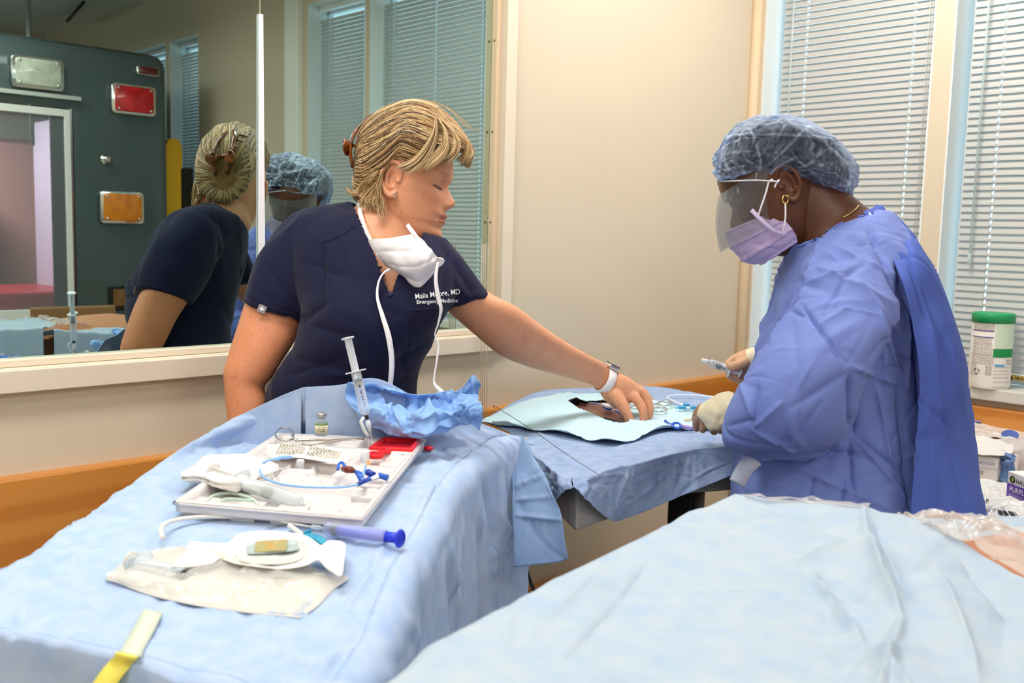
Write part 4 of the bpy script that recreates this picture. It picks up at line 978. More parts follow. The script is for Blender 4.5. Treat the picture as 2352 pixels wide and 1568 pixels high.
crow = [(1650, 414, 1650, 398, 1.95, .045), (1649, 415, 1652, 362, 1.95, .072), (1660, 416, 1668, 322, 1.95, .086), (1690, 416, 1706, 290, 1.95, .096), (1735, 416, 1765, 275, 1.95, .102), (1790, 416, 1832, 284, 1.95, .106), (1842, 428, 1896, 316, 1.95, .106), (1887, 443, 1937, 350, 1.95, .096), (1922, 452, 1960, 386, 1.95, .078), (1944, 452, 1967, 414, 1.95, .055), (1956, 446, 1964, 430, 1.95, .025)]
A = px_loft(crow, 180, 260, low=.42); Nn = grid_normals(A, True); sg = np.sign(((A - A.mean((0, 1))) * Nn).sum(-1).mean()); Nn = Nn * sg
h = crumple(A, 200, .04, .0045, .0045, 21) + crumple(A, 60, .06, .009, .006, 22)
fine = crumple(A, 260, .05, .0028, 1.0, 23); pl = np.zeros(A.shape[:2]); rs = np.random.RandomState(9); tt = np.linspace(0, 2 * PI, 260, endpoint=False)
for k in range(46):
    a0 = rs.rand() * 2 * PI; dr = (rs.rand() - .5) * .8; dd = np.angle(np.exp(1j * (tt[None] - a0 - dr * np.linspace(0, 1, 180)[:, None]))); pl += .004 * np.exp(-(dd / .045) ** 2) * (.3 + rs.rand()) * np.sin(np.linspace(0, PI * 1.5, 180) + rs.rand() * 3)[:, None].clip(0, 1)
q = to_px(A); lowf = np.clip((q[..., 1] - 395) / 15, 0, 1) * (q[..., 0] < 1830)
A = A + Nn * ((np.maximum(h + pl, -.0005) + np.abs(fine) * .0012) * (1 - lowf * .8))[..., None]
cw = np.clip(np.abs(fine) * 1.1, 0, 1) ** 1.2 * .55 + np.clip(np.abs(h + pl) / .006, 0, 1) * .16
cap = B().loft(A, caps=False).obj('hair_cap', capm, w2, col=np.repeat(cw.reshape(-1, 1), 3, 1), label='sheer blue bouffant hair cap')
band = [P(x, y, d) for x, y, d in ((1650, 412, 1.95), (1660, 416, 1.90), (1690, 415, 1.868), (1740, 414, 1.852), (1790, 417, 1.842))]
B().tube(cr(np.array(band), 60), .0016, 6).obj('cap_elastic', mat('elastic_white', (222, 226, 232), .8), cap)
# gown
gownm = mat('gown_cloth', (128, 146, 212), .8, rgb2=(112, 130, 200), vscale=5, bump=.22, bscale=700, sheen=.1, spec=.25, transl=.12)
g = G()
g.loft(px_loft([(1838, 548, 2008, 486, 1.95, .070), (1815, 560, 2045, 500, 1.95, .105), (1808, 600, 2078, 560, 1.95, .150), (1790, 660, 2100, 640, 1.95, .185), (1766, 740, 2130, 740, 1.95, .185), (1742, 820, 2150, 830, 1.95, .175), (1715, 900, 2168, 920, 1.95, .17), (1698, 990, 2180, 1010, 1.95, .175), (1686, 1090, 2190, 1110, 1.95, .18), (1680, 1180, 2195, 1190, 1.95, .19), (1672, 1350, 2210, 1370, 1.95, .20), (1665, 1520, 2220, 1560, 1.95, .21)], 90, 72, sq=.9))
g.loft(px_loft([(1890, 530, 2040, 545, 1.88, .06), (1850, 600, 2062, 625, 1.83, .085), (1826, 680, 2058, 705, 1.79, .10), (1795, 750, 2030, 775, 1.755, .105), (1742, 820, 1995, 845, 1.735, .105), (1698, 890, 1968, 910, 1.73, .10), (1670, 945, 1958, 960, 1.735, .095), (1660, 992, 1935, 1005, 1.745, .085), (1672, 1030, 1890, 1040, 1.755, .06), (1740, 1052, 1850, 1060, 1.76, .02)], 70, 60, sq=.95))
# cuff part of the near sleeve towards the hand, and the far sleeve
g.loft(px_loft([(1800, 1000, 1790, 890, 1.79, .05), (1730, 1000, 1730, 895, 1.83, .045), (1690, 985, 1700, 898, 1.885, .036), (1666, 975, 1682, 905, 1.92, .031)], 24, 40))
g.loft(px_loft([(1830, 640, 1900, 560, 2.04, .07), (1770, 760, 1850, 720, 2.07, .07), (1738, 860, 1800, 800, 2.08, .055), (1722, 868, 1745, 792, 2.08, .038), (1708, 862, 1726, 798, 2.08, .030)], 40, 40))
V, Fc = remesh(g, .0036, smooth=8, factor=.6)
N = vnormals(V, Fc)
GF = [  # x1,y1,x2,y2,width,amp : creases read off the photograph
    (1990, 520, 2075, 690, 13, -.016), (2060, 600, 2110, 800, 12, -.014), (2105, 780, 2120, 960, 12, -.016), (2060, 560, 2160, 720, 14, .012), (2085, 700, 2085, 900, 8, .012), (2060, 880, 2090, 1170, 8, -.014), (2150, 700, 2230, 1120, 18, -.010), (2125, 900, 2170, 1170, 16, .010),
    (1905, 500, 1830, 700, 10, .008), (1960, 620, 1870, 560, 12, .006), (1850, 620, 1790, 740, 12, -.010), (1830, 700, 1760, 800, 8, .010), (1812, 712, 1850, 725, 9, -.010), (1840, 700, 1950, 840, 6, -.008), (1850, 600, 2060, 700, 12, .008), (1900, 560, 2080, 640, 10, .006),
    (1960, 640, 2080, 780, 12, .009), (1945, 845, 1840, 700, 5, -.008), (1950, 840, 2080, 890, 8, .012), (1990, 830, 2050, 760, 8, -.009), (2010, 700, 2070, 870, 7, .011), (2040, 720, 2090, 880, 6, -.011),
    (1955, 860, 1960, 1000, 9, -.022), (1950, 1010, 1960, 1140, 8, -.012), (1960, 1000, 2090, 1150, 7, .010), (1740, 880, 1730, 985, 8, -.009), (1730, 985, 1800, 920, 9, .009), (1725, 985, 1850, 1050, 9, .008), (1700, 870, 1735, 980, 8, .010), (1810, 940, 1960, 850, 16, -.008), (1840, 900, 1810, 1040, 14, .007), (1665, 980, 1740, 960, 8, -.006),
    (1690, 1050, 1960, 1040, 9, -.016), (1700, 1080, 1760, 1060, 8, .010), (1840, 1080, 2070, 1180, 10, .008), (1960, 1000, 2080, 1090, 8, -.010), (1940, 1100, 1930, 1180, 6, -.010), (2010, 880, 2050, 1080, 8, .010), (1870, 1090, 1850, 1170, 10, -.006), (1760, 720, 1740, 820, 6, .009), (1775, 700, 1765, 800, 6, -.009), (2180, 760, 2240, 1170, 8, .007),
    (1850, 650, 1950, 620, 8, .006), (1860, 760, 1960, 700, 10, .006), (2075, 1000, 2150, 1090, 10, .009)]
V = front_folds(V, N, GF)
sel = to_px(V)[:, 1] < 1250
V = V + N * ((crumple(V, 220, .07, .010, .007, 31) + crumple(V, 320, .04, .005, .0032, 32)) * 1.0)[:, None]
q = to_px(V); N = vnormals(V, Fc)
kill = (q[:, 1] < 560) & inpoly(q[:, 0], q[:, 1], [(1780, 540), (1838, 558), (1880, 545), (1930, 512), (1975, 494), (2004, 492), (1990, 440), (1850, 420)]) 
low = V[:, 2] < .42
cuffk = ((q[:, 0] < 1676) & (q[:, 1] > 900) & (q[:, 1] < 985) & (q[:, 2] > 1.905)) | ((q[:, 0] < 1716) & (q[:, 1] < 870) & (q[:, 2] > 2.03))
keep = ~(kill | low | cuffk); im = -np.ones(len(V), int); im[keep] = np.arange(keep.sum()); Fk = [tuple(im[list(f)]) for f in Fc if keep[list(f)].all()]
gown = mk('gown', V[keep], Fk, gownm, w2, label='blue surgical gown open at the back'); gown_bvh = bvh(V[keep], Fk)
# neckline binding, back ties and the loose back flap
px_tube(gown_bvh, [(1832, 566), (1870, 552), (1915, 524), (1955, 503), (1985, 497)], .0025, 40, 'neck_binding', mat('gown_binding', (104, 124, 206), .8), gown)
flapc = [[(1978, 492, 1.89), (2003, 482, 1.92), (2012, 486, 1.96), (2010, 492, 2.02)], [(2030, 560, 1.84), (2062, 520, 1.90), (2068, 520, 1.98), (2060, 522, 2.06)], [(2068, 650, 1.80), (2118, 590, 1.88), (2124, 590, 2.0), (2110, 600, 2.10)],
         [(2092, 760, 1.79), (2165, 690, 1.87), (2170, 690, 2.0), (2150, 700, 2.12)], [(2104, 900, 1.79), (2208, 850, 1.87), (2214, 850, 2.0), (2190, 860, 2.13)], [(2096, 1040, 1.79), (2180, 1010, 1.87), (2240, 1010, 2.0), (2215, 1020, 2.14)], [(2086, 1180, 1.79), (2248, 1190, 1.87), (2254, 1190, 2.0), (2230, 1200, 2.15)], [(2080, 1400, 1.79), (2256, 1420, 1.87), (2260, 1420, 2.0), (2240, 1430, 2.15)]]
flapc = [[(x - (0 if i < 2 else (6 if j else 0)), y, d - (.055 if (j == 0 and i > 1) else .085 if (j == 1 and i > 1) else .02 if i > 2 else 0)) for j, (x, y, d) in enumerate(r)] for i, r in enumerate(flapc)]
A = cr(np.array([[P(*c) for c in r] for r in flapc]), 130); A = cr(A.transpose(1, 0, 2), 70).transpose(1, 0, 2); Nn = grid_normals(A); Nn *= np.sign((Nn[60, 20] @ (CO - A[60, 20])))
A = A + Nn * (px_folds(A, [(2075, 560, 2130, 760, 9, -.012), (2120, 700, 2160, 1000, 10, .012), (2110, 640, 2190, 880, 9, -.010), (2150, 900, 2215, 1180, 12, -.012), (2120, 900, 2140, 1170, 10, .010), (2170, 760, 2225, 1050, 8, .008)]) + crumple(A, 80, .05, .012, .007, 41) + .006)[..., None]
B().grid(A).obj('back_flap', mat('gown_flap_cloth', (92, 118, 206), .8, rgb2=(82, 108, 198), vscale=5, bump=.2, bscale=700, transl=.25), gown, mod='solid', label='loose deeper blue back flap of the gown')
ribbon([(1985, 488, 1.90), (2000, 500, 1.88), (2012, 520, 1.868), (2030, 536, 1.86)], .012, 'neck_tie', mat('tie_white', (222, 228, 240), .7), gown, 20)
tq = [P(2100, 1040, 1.762), P(2122, 1050, 1.755), P(2112, 1078, 1.757), P(2098, 1068, 1.762)]; B().add(tq + [x + BK * .002 for x in tq], [(0, 1, 2, 3), (7, 6, 5, 4), (0, 4, 5, 1), (1, 5, 6, 2), (2, 6, 7, 3), (3, 7, 4, 0)]).obj('waist_tab', mat('tab_blue', (170, 190, 224), .7), gown, smooth=False)
ribbon([(1692, 1110, 1.80), (1712, 1075, 1.785), (1735, 1052, 1.775)], .030, 'tie_card', mat('card_white', (200, 205, 225), .6), gown, 14)
stand_legs(np.array([1.97, 1.02, 0]), np.array([.72, -.69, 0]), .95, .11, mat('scrub_trouser', (60, 70, 110), .8), w2, 'trousers')
# jewellery
ec = cast(body2_bvh, 1805, 456, .004)
if ec is None: ec = P(1805, 456, 1.86)
B().tube(ec + np.array([RT * .0055 * math.cos(a) + UP * .0078 * math.sin(a) - UP * .001 for a in np.linspace(0, 2 * PI, 24)]), .0018, 8, caps=False).obj('hoop_earring', gold, w2)
W = [cast(body2_bvh, x, y, .001) for x, y in cr(np.array([(1936, 500), (1952, 491), (1966, 480), (1972, 472)], float), 16)]
W = [x for x in W if x is not None]
if len(W) > 2: B().tube(W, .0012, 5).obj('necklace', gold, w2)
# visor mask
lil = mat('mask_lilac', (206, 186, 226), .75, transl=.12, bump=.1, bscale=500)
def hp(f, l, u): return H2.w((f, l, u))
rows = []
for u_, ff, lw_, fb in ((-.018, .122, .050, .060), (-.030, .128, .060, .045), (-.046, .130, .066, .035), (-.064, .128, .068, .028), (-.082, .122, .066, .024), (-.098, .110, .060, .022), (-.108, .094, .050, .024)):
    rows.append([hp(fb + (ff - fb) * math.cos(a) ** .9 if abs(a) < PI / 2 else fb, lw_ * math.sin(a), u_ + .012 * (1 - math.cos(a)) * (-1 if u_ > -.06 else 1) * .6) for a in np.linspace(-PI / 2 + .02, PI / 2 - .02, 15)])
A = cr(np.array(rows), 60); A = cr(A.transpose(1, 0, 2), 90).transpose(1, 0, 2); Nn = grid_normals(A); Nn *= np.sign((Nn[30, 45] @ H2.A[:, 0]))
vv = np.linspace(0, 1, 60)[:, None]; A = A + Nn * (.004 * np.clip(1 - np.abs(((vv * 3.2) % 1) - .15) * 5, 0, 1) + crumple(A, 30, .03, .008, .003, 51))[..., None]
mk2 = B().grid(A).obj('face_mask', lil, w2, mod='solid', label='lilac pleated surgical mask')
for e in (A[0], A[:, 0], A[:, -1]): B().tube(e[::3], .0011, 6, flat=.5).obj('mask_binding', mat('lilac_tape', (206, 190, 226), .7), mk2)
L0, L1 = A[1, -2], A[-3, -2]
def loop_(pts, nm='ear_loop'): return B().tube(cr(np.array(pts), 30), .0019, 6).obj(nm, mat('loop_white', (236, 234, 240), .7), mk2)
loop_([P(1741, 497, 1.868), P(1750, 470, 1.858), P(1760, 440, 1.852), P(1766, 418, 1.848), P(1776, 412, 1.845)])
loop_([P(1790, 412, 1.845), P(1784, 420, 1.846), P(1779, 430, 1.849)])
loop_([P(1804, 468, 1.858), P(1804, 500, 1.858), P(1801, 520, 1.862), P(1797, 538, 1.872)])
ribbon([(1726, 482, 1.868), (1745, 502, 1.862), (1772, 526, 1.862), (1797, 540, 1.870)], .008, 'mask_binding', MATS['lilac_tape'], mk2, 20)
# visor: a bent clear sheet from the brow down over the mask
vr = []
for f_, u_ in ((.100, .052), (.118, .030), (.134, .005), (.146, -.022), (.154, -.048)):
    vr.append([hp(f_ - .105 * (1 - math.cos(a)) * 1.0, .086 * math.sin(a), u_) for a in np.linspace(-1.45, 1.45, 13)])
A = cr(np.array(vr), 24); A = cr(A.transpose(1, 0, 2), 48).transpose(1, 0, 2)
vm = clear_mat('visor_film', (206, 206, 208), .90, .03, .8)
B().grid(A).obj('visor', vm, mk2, label='clear plastic visor')
# ---- gloves
glove = mat('latex_glove', (226, 214, 184), .45, sss=.1, bump=.2, bscale=90)
thin = mat('stretched_glove', (176, 140, 112), .38, rgb2=(150, 112, 84), vscale=40, bump=.3, bscale=120)
g = G()
g.loft(px_loft([(1668, 975, 1690, 905, 1.905, .034), (1655, 985, 1676, 899, 1.92, .040), (1634, 985, 1650, 903, 1.94, .042), (1612, 965, 1624, 920, 1.965, .036), (1600, 955, 1608, 932, 1.98, .024)], 40, 40))
V, Fc = remesh(g, .0024, smooth=2); V = V + vnormals(V, Fc) * crumple(V, 20, .04, .01, .003, 61)[:, None]
mk('glove', V, Fc, glove, w2, label='cream glove cuff on the near hand')
g = G()
for q in ([(1652, 958, 1.975, .026), (1628, 950, 1.985, .023), (1614, 955, 1.99, .016)], [(1615, 950, 1.99, .013), (1604, 962, 2.0, .0105), (1600, 975, 2.01, .009), (1600, 984, 2.015, .0075)], [(1628, 962, 1.97, .012), (1618, 975, 1.972, .010), (1614, 986, 1.975, .008)],
          [(1640, 966, 1.96, .012), (1636, 980, 1.955, .010), (1640, 990, 1.955, .0085)], [(1652, 965, 1.95, .012), (1652, 980, 1.945, .010), (1656, 988, 1.945, .0085)], [(1612, 938, 2.0, .011), (1602, 950, 2.02, .010), (1598, 962, 2.03, .0085)]): chain(g, q)
V, Fc = remesh(g, .0022, smooth=2); mk('gloved_hand', V, Fc, thin, w2, label='gloved near hand with fingers down on the table')
g = G()
D2 = 2.07
for q in ([(1740, 832, D2, .026), (1722, 832, D2, .026), (1706, 838, D2, .022), (1700, 848, D2, .018)],
          [(1722, 826, D2 - .02, .0125), (1702, 836, D2 - .028, .0115), (1686, 841, D2 - .032, .0105), (1676, 840, D2 - .030, .0085)],
          [(1722, 812, D2 + .005, .012), (1702, 818, D2 + .005, .0105), (1684, 826, D2 + .002, .0095), (1672, 836, D2 - .004, .0085)],
          [(1718, 816, D2 + .03, .011), (1698, 823, D2 + .03, .0095), (1682, 832, D2 + .022, .0085)],
          [(1712, 850, D2 + .005, .0125), (1698, 864, D2 - .003, .0110), (1684, 866, D2 - .012, .0098), (1676, 860, D2 - .014, .0085)],
          [(1722, 858, D2 + .004, .012), (1712, 872, D2 - .004, .0105), (1698, 872, D2 - .012, .0092), (1692, 866, D2 - .014, .008)]): chain(g, q)
V, Fc = remesh(g, .0022, smooth=2); mk('gloved_hand', V, Fc, mat('thin_glove', (214, 158, 122), .4, rgb2=(190, 160, 122), vscale=35, bump=.3, bscale=120, sss=.05), w2, label='gloved far hand gripping the syringe')
g = G(); g.loft(px_loft([(1745, 858, 1748, 800, D2 - .005, .031), (1730, 856, 1730, 797, D2 - .005, .031), (1716, 850, 1712, 803, D2 - .005, .028)], 16, 30)); g.obj('glove', glove, w2, label='cream glove cuff on the far hand')
# ================================================================= drapes, beds and tables
def noise_cloth(name, c1, c2, sc=9, tr=.15, rough=.8):
    return mat(name, c1, rough, rgb2=c2, vscale=sc, bump=.12, bscale=600, sheen=.05, spec=.2, transl=tr)
drapeA = noise_cloth('drape_cloth', (192, 208, 234), (170, 196, 234), 34)
drapeC = noise_cloth('bed_drape_cloth', (192, 204, 214), (176, 196, 218), 30)
drapeB = noise_cloth('table_drape_cloth', (172, 190, 220), (146, 170, 210), 40)
drapeF = noise_cloth('fenestrated_cloth', (196, 222, 232), (188, 216, 228), 10, .05)
towel = noise_cloth('towel_cloth', (150, 188, 238), (134, 176, 234), 16, .1)
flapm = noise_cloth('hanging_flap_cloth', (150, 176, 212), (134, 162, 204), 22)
ZA = 1.06; ZB = CAMZ - .43
T = lambda x, y, dz=0: atZ(x, y, ZA + dz)
T2 = lambda x, y, dz=0: atZ(x, y, ZB + dz)
def gridpts(ctl, n, m): A = cr(np.array(ctl), n); return cr(A.transpose(1, 0, 2), m).transpose(1, 0, 2)
def upn(A):
    N = grid_normals(A); s_ = np.sign(N[..., 2].mean()) or 1; return N * s_
# ---- near left table with its drape
ctl = [[T(-150, 1425), T(35, 1446), T(250, 1490), T(500, 1545), T(720, 1595)],
       [T(-60, 1340), T(180, 1360), T(420, 1390), T(620, 1440), T(815, 1490)],
       [T(60, 1280), T(230, 1250), T(450, 1260), T(700, 1290), T(885, 1330)],
       [T(180, 1200), T(330, 1150), T(560, 1180), T(800, 1190), T(965, 1190)],
       [T(300, 1115), T(440, 1080), T(650, 1100), T(850, 1100), T(1015, 1100)],
       [P(420, 1030, 1.66), T(540, 1018, -.002), T(720, 1018, -.004), T(900, 1030, -.004), T(1065, 1050, -.004)],
       [P(530, 966, 1.77), P(640, 962, 1.775), P(780, 968, 1.765), P(930, 988, 1.77), P(1110, 1018, 1.77)],
       [P(640, 913, 1.76), P(720, 915, 1.76), P(820, 912, 1.76), P(950, 940, 1.78), P(1145, 1002, 1.79)],
       [P(700, 889, 1.755), P(780, 884, 1.755), P(866, 870, 1.76), P(980, 925, 1.78), P(1180, 1000, 1.80)]]
TOP = gridpts(ctl, 150, 110)
foldsA = [(60, 1330, 420, 1190, 10, .004), (110, 1240, 330, 1150, 7, .006), (330, 1150, 420, 1100, 5, -.005), (20, 1390, 45, 1446, 6, .005), (210, 1360, 170, 1480, 8, .003), (640, 1400, 620, 1540, 9, -.004), (700, 1300, 600, 1350, 20, .006), (880, 1270, 780, 1430, 10, .008), (980, 1050, 1100, 1090, 7, .007), (880, 1060, 1010, 1030, 8, .006),
          (900, 1040, 1090, 1020, 8, -.006), (1080, 1030, 1130, 1130, 6, .008), (1120, 1040, 1160, 1000, 6, -.006), (1000, 1100, 960, 1180, 12, .006), (930, 1200, 850, 1300, 16, .006), (450, 1060, 620, 1000, 8, .005), (820, 1480, 700, 1560, 12, .006)]
keepflat = np.exp(-(((TOP - T(650, 1110)) ** 2).sum(-1) / .20 ** 2)) * .7
h = px_folds(TOP, foldsA) + (crumple(TOP, 200, .09, .010, .0055, 71) + crumple(TOP, 140, .05, .005, .0028, 72)) * (1 - keepflat)
h = h * np.clip(upn(TOP)[..., 2] * 1.3, .15, 1) ** 2
TOP = TOP + upn(TOP) * h[..., None]
top_bvh = bvh(TOP.reshape(-1, 3), [(i * 110 + j, i * 110 + j + 1, (i + 1) * 110 + j + 1, (i + 1) * 110 + j) for i in range(149) for j in range(109)])
def S_(x, y, h=0.0):
    r = top_bvh.ray_cast(Vector(CO), Vector(ray(x, y)).normalized())[0]
    return (np.array(r) if r is not None else T(x, y)) + np.array([0, 0, h])
def skirt(edge, out, drop, rows, wave, seed, flare=.05, rad=.006):
    """cloth hanging from an edge curve down to edge z - drop, rolled over a rounded shoulder"""
    n = len(edge); s_ = np.concatenate([[0], np.cumsum(np.linalg.norm(np.diff(edge, axis=0), axis=1))]); rs = np.random.RandomState(seed)
    ph = sum(a * np.sin(2 * PI * s_ / l + p) for a, l, p in zip(rs.rand(4) * wave, (.09, .15, .23, .4), rs.rand(4) * 6))
    R = []; k0 = 8
    for k in range(rows):
        if k < k0: a_ = PI / 2 * k / k0; o_, d_, t = rad * math.sin(a_), rad * (1 - math.cos(a_)), 0
        else: t = (k - k0) / (rows - 1 - k0); o_, d_ = rad, rad + (drop - rad) * t
        q = edge + out * (o_ + flare * t) + out * (ph * min(1, t * 1.6))[:, None]; q = q.copy(); q[:, 2] = edge[:, 2] - d_; R.append(q)
    return np.array(R)
def unit(v): v = np.array(v, float); return v / np.linalg.norm(v)
o_near = unit(np.cross(TOP[0, -1] - TOP[0, 0], (0, 0, 1))); o_near *= np.sign(o_near @ (TOP[0, 50] - TOP[-1, 50])); o_near[2] = 0
o_right = unit(np.cross(TOP[-1, -1] - TOP[0, -1], (0, 0, 1))); o_right *= np.sign(o_right @ (TOP[50, -1] - TOP[50, 0])); o_right[2] = 0
SR = skirt(TOP[:, -1], o_right, .62, 70, .010, 3, .02, .035)
hr = px_folds(SR, [(780, 1330, 850, 1568, 10, .012), (860, 1240, 960, 1480, 12, .014), (960, 1150, 985, 1560, 12, -.012), (1080, 1050, 1100, 1240, 8, .014), (1125, 1150, 1180, 1260, 7, .012), (1105, 1090, 1150, 1280, 7, -.012), (1150, 1020, 1165, 1380, 7, .010), (1120, 1280, 1180, 1250, 8, .010), (1010, 1100, 1050, 1400, 12, .010)]) + crumple(SR, 90, .07, .012, .008, 73)
SR = SR + o_right * (hr * np.clip(np.arange(70) / 14., 0, 1)[:, None])[..., None]
SN = skirt(TOP[0], o_near, .62, 40, .006, 5, .02); SN = SN + o_near * (crumple(SN, 30, .1, .02, .006, 74) * np.clip(np.arange(40) / 10., 0, 1)[:, None])[..., None]
SL = skirt(TOP[:, 0][::-1], -o_right, .40, 40, .008, 6, .0)
SF = skirt(TOP[-1], unit(TOP[-1, 50] - TOP[100, 50]) * np.array([1, 1, 0]) * .3, .45, 30, .004, 8, .0)
tA = thing('gurney', T(560, 1180) * np.array([1, 1, 0]), 'padded procedure table under the light blue drape that carries the white tray', 'table')
dA = thing('drape', T(560, 1180), 'large light blue drape over the near left table carrying the white tray', 'drape', 'light blue surgical drapes')
B().grid(TOP).obj('cover', drapeA, dA, mod='solid')
B().grid(SR).obj('side_fall', drapeA, dA, mod='solid'); B().grid(SN).obj('near_fall', drapeA, dA, mod='solid')
B().grid(SL).obj('wall_fall', drapeA, dA, mod='solid'); B().grid(SF).obj('far_fall', drapeA, dA, mod='solid')
fc = [[P(1177, 1000, 1.80), P(1186, 1000, 1.80), P(1200, 1003, 1.80), P(1212, 1030, 1.80)], [P(1176, 1060, 1.79), P(1200, 1060, 1.785), P(1225, 1060, 1.775), P(1242, 1085, 1.77)], [P(1176, 1130, 1.77), P(1210, 1125, 1.76), P(1245, 1120, 1.75), P(1268, 1130, 1.735)],
      [P(1177, 1190, 1.76), P(1220, 1185, 1.745), P(1265, 1180, 1.725), P(1289, 1184, 1.705)], [P(1178, 1240, 1.755), P(1225, 1238, 1.74), P(1270, 1235, 1.72), P(1296, 1234, 1.70)], [P(1180, 1303, 1.75), P(1230, 1297, 1.735), P(1280, 1291, 1.715), P(1305, 1282, 1.70)]]
A = gridpts(fc, 70, 50); N = grid_normals(A); N *= np.sign(((CO - A) * N).sum(-1).mean())
A = A + N * (px_folds(A, [(1180, 1118, 1250, 1092, 5, .008), (1180, 1149, 1268, 1140, 4, .009), (1180, 1182, 1292, 1194, 4, .010), (1182, 1000, 1176, 1300, 6, -.004), (1205, 1010, 1292, 1180, 4, .003)]) + crumple(A, 12, .05, .012, .003, 75))[..., None]
B().grid(A).obj('hanging_flap', flapm, dA, mod='solid', label='greyer flap of the drape hanging at the far corner')
# table body under the drape
met = mat('table_steel', (150, 152, 154), .35, .7); padm = mat('grey_pad', (90, 96, 104), .6)
cA = (T(60, 1300) + T(885, 1340) + P(1040, 1060, 1.6) + P(520, 1000, 1.6)) / 4; ua = unit((P(1040, 1060, 1.6) + P(520, 1000, 1.6) - T(35, 1400) - T(800, 1450)) * np.array([1, 1, 0])); RA = np.stack([ua, np.cross((0, 0, 1), ua), (0, 0, 1)], 1)
cA = cA * np.array([1, 1, 0])
B().rbox(cA + np.array([0, 0, ZA - .06]), (.62, .30, .07), .03, RA).obj('mattress', padm, tA, bevel=.01)
B().box(cA + np.array([0, 0, ZA - .13]), (.60, .28, .05), RA).obj('frame', met, tA, smooth=False, bevel=.004)
for sx in (-.26, .26):
    for sy in (-.12, .12):
        b_ = cA + RA @ np.array([sx, sy, 0]); B().tube([b_ + (0, 0, .08), b_ + (0, 0, ZA - .14)], .016, 12).obj('leg', met, tA); B().lathe([(.001, -.016), (.04, -.014), (.04, .014), (.001, .016)], b_ + np.array([0, 0, .042]), axes(ua), 16).obj('caster', mat('caster_rubber', (40, 40, 42), .5), tA)
# ---- foreground bed, manikin and its drape
bc = [[(1690, 1135, 1.27), (1850, 1150, 1.26), (2000, 1165, 1.22), (2150, 1212, 1.15), (2300, 1298, 1.05), (2430, 1375, .98)],
      [(1560, 1195, 1.17), (1760, 1200, 1.16), (1950, 1200, 1.14), (2110, 1252, 1.08), (2290, 1350, 1.0), (2430, 1440, .92)],
      [(1420, 1262, 1.06), (1650, 1280, 1.05), (1880, 1295, 1.04), (2090, 1330, .99), (2260, 1410, .93), (2430, 1500, .88)],
      [(1240, 1350, .94), (1500, 1370, .94), (1780, 1385, .93), (2040, 1430, .90), (2250, 1500, .86), (2430, 1580, .82)],
      [(1050, 1457, .83), (1350, 1480, .82), (1700, 1490, .82), (2000, 1525, .80), (2250, 1590, .77), (2430, 1660, .75)],
      [(880, 1580, .73), (1250, 1620, .71), (1650, 1640, .70), (2000, 1660, .69), (2250, 1700, .68), (2430, 1740, .67)]]
A = gridpts([[P(*c) for c in r] for r in bc], 150, 190)
hb = px_folds(A, [(1980, 1165, 1990, 1230, 18, .009), (1990, 1220, 2070, 1430, 18, .016), (2075, 1420, 2010, 1600, 16, .014), (2010, 1200, 2110, 1400, 26, -.014), (1860, 1310, 1990, 1490, 14, .013), (1990, 1480, 2100, 1600, 12, .012), (1880, 1320, 2020, 1400, 30, -.010), (1960, 1230, 1800, 1300, 22, .007), (1500, 1280, 1290, 1530, 10, -.006), (1520, 1210, 1720, 1260, 10, .004), (1720, 1130, 1980, 1250, 26, -.006),
                  (1540, 1215, 1900, 1350, 12, .004), (1380, 1300, 1200, 1480, 14, .004), (1960, 1540, 2080, 1500, 10, .006), (1330, 1530, 1500, 1600, 20, .006), (1180, 1400, 1160, 1500, 10, .004), (1900, 1190, 1700, 1170, 12, -.005), (2150, 1300, 2250, 1560, 24, .010), (2200, 1280, 2352, 1450, 18, -.008)])
NN = upn(A); A = A + NN * (hb + crumple(A, 60, .10, .02, .004, 81) - .006 * 0)[..., None]
bd = thing('drape', P(1700, 1400, .92), 'pale blue drape over the manikin on the foreground bed, bottom right', 'drape', 'light blue surgical drapes')
B().grid(A).obj('cover', drapeC, bd, mod='solid')
S1 = skirt(A[:, 0], unit(np.array([-.8, .5, 0])), .55, 40, .01, 9, .0); S2 = skirt(A[0], unit(np.array([.6, .75, 0])), .5, 40, .006, 10, -.0)
B().grid(S1).obj('side_fall', drapeC, bd, mod='solid')
fd = [[P(1700, 1140, 1.29), P(2000, 1176, 1.33), P(2150, 1184, 1.36), P(2430, 1190, 1.40)], [P(1700, 1170, 1.26), P(2010, 1200, 1.27), P(2160, 1206, 1.28), P(2430, 1215, 1.30)], [P(1710, 1240, 1.2), P(2010, 1260, 1.2), P(2170, 1270, 1.2), P(2430, 1280, 1.2)]]
A2 = gridpts(fd, 40, 90); A2 = A2 + upn(A2) * crumple(A2, 30, .06, .015, .004, 82)[..., None]
B().grid(A2).obj('far_sheet', drapeC, bd, mod='solid'); B().grid(skirt(A2[0], unit(np.array([.6, .75, 0])), .5, 30, .008, 12, .0)).obj('far_fall', drapeC, bd, mod='solid')
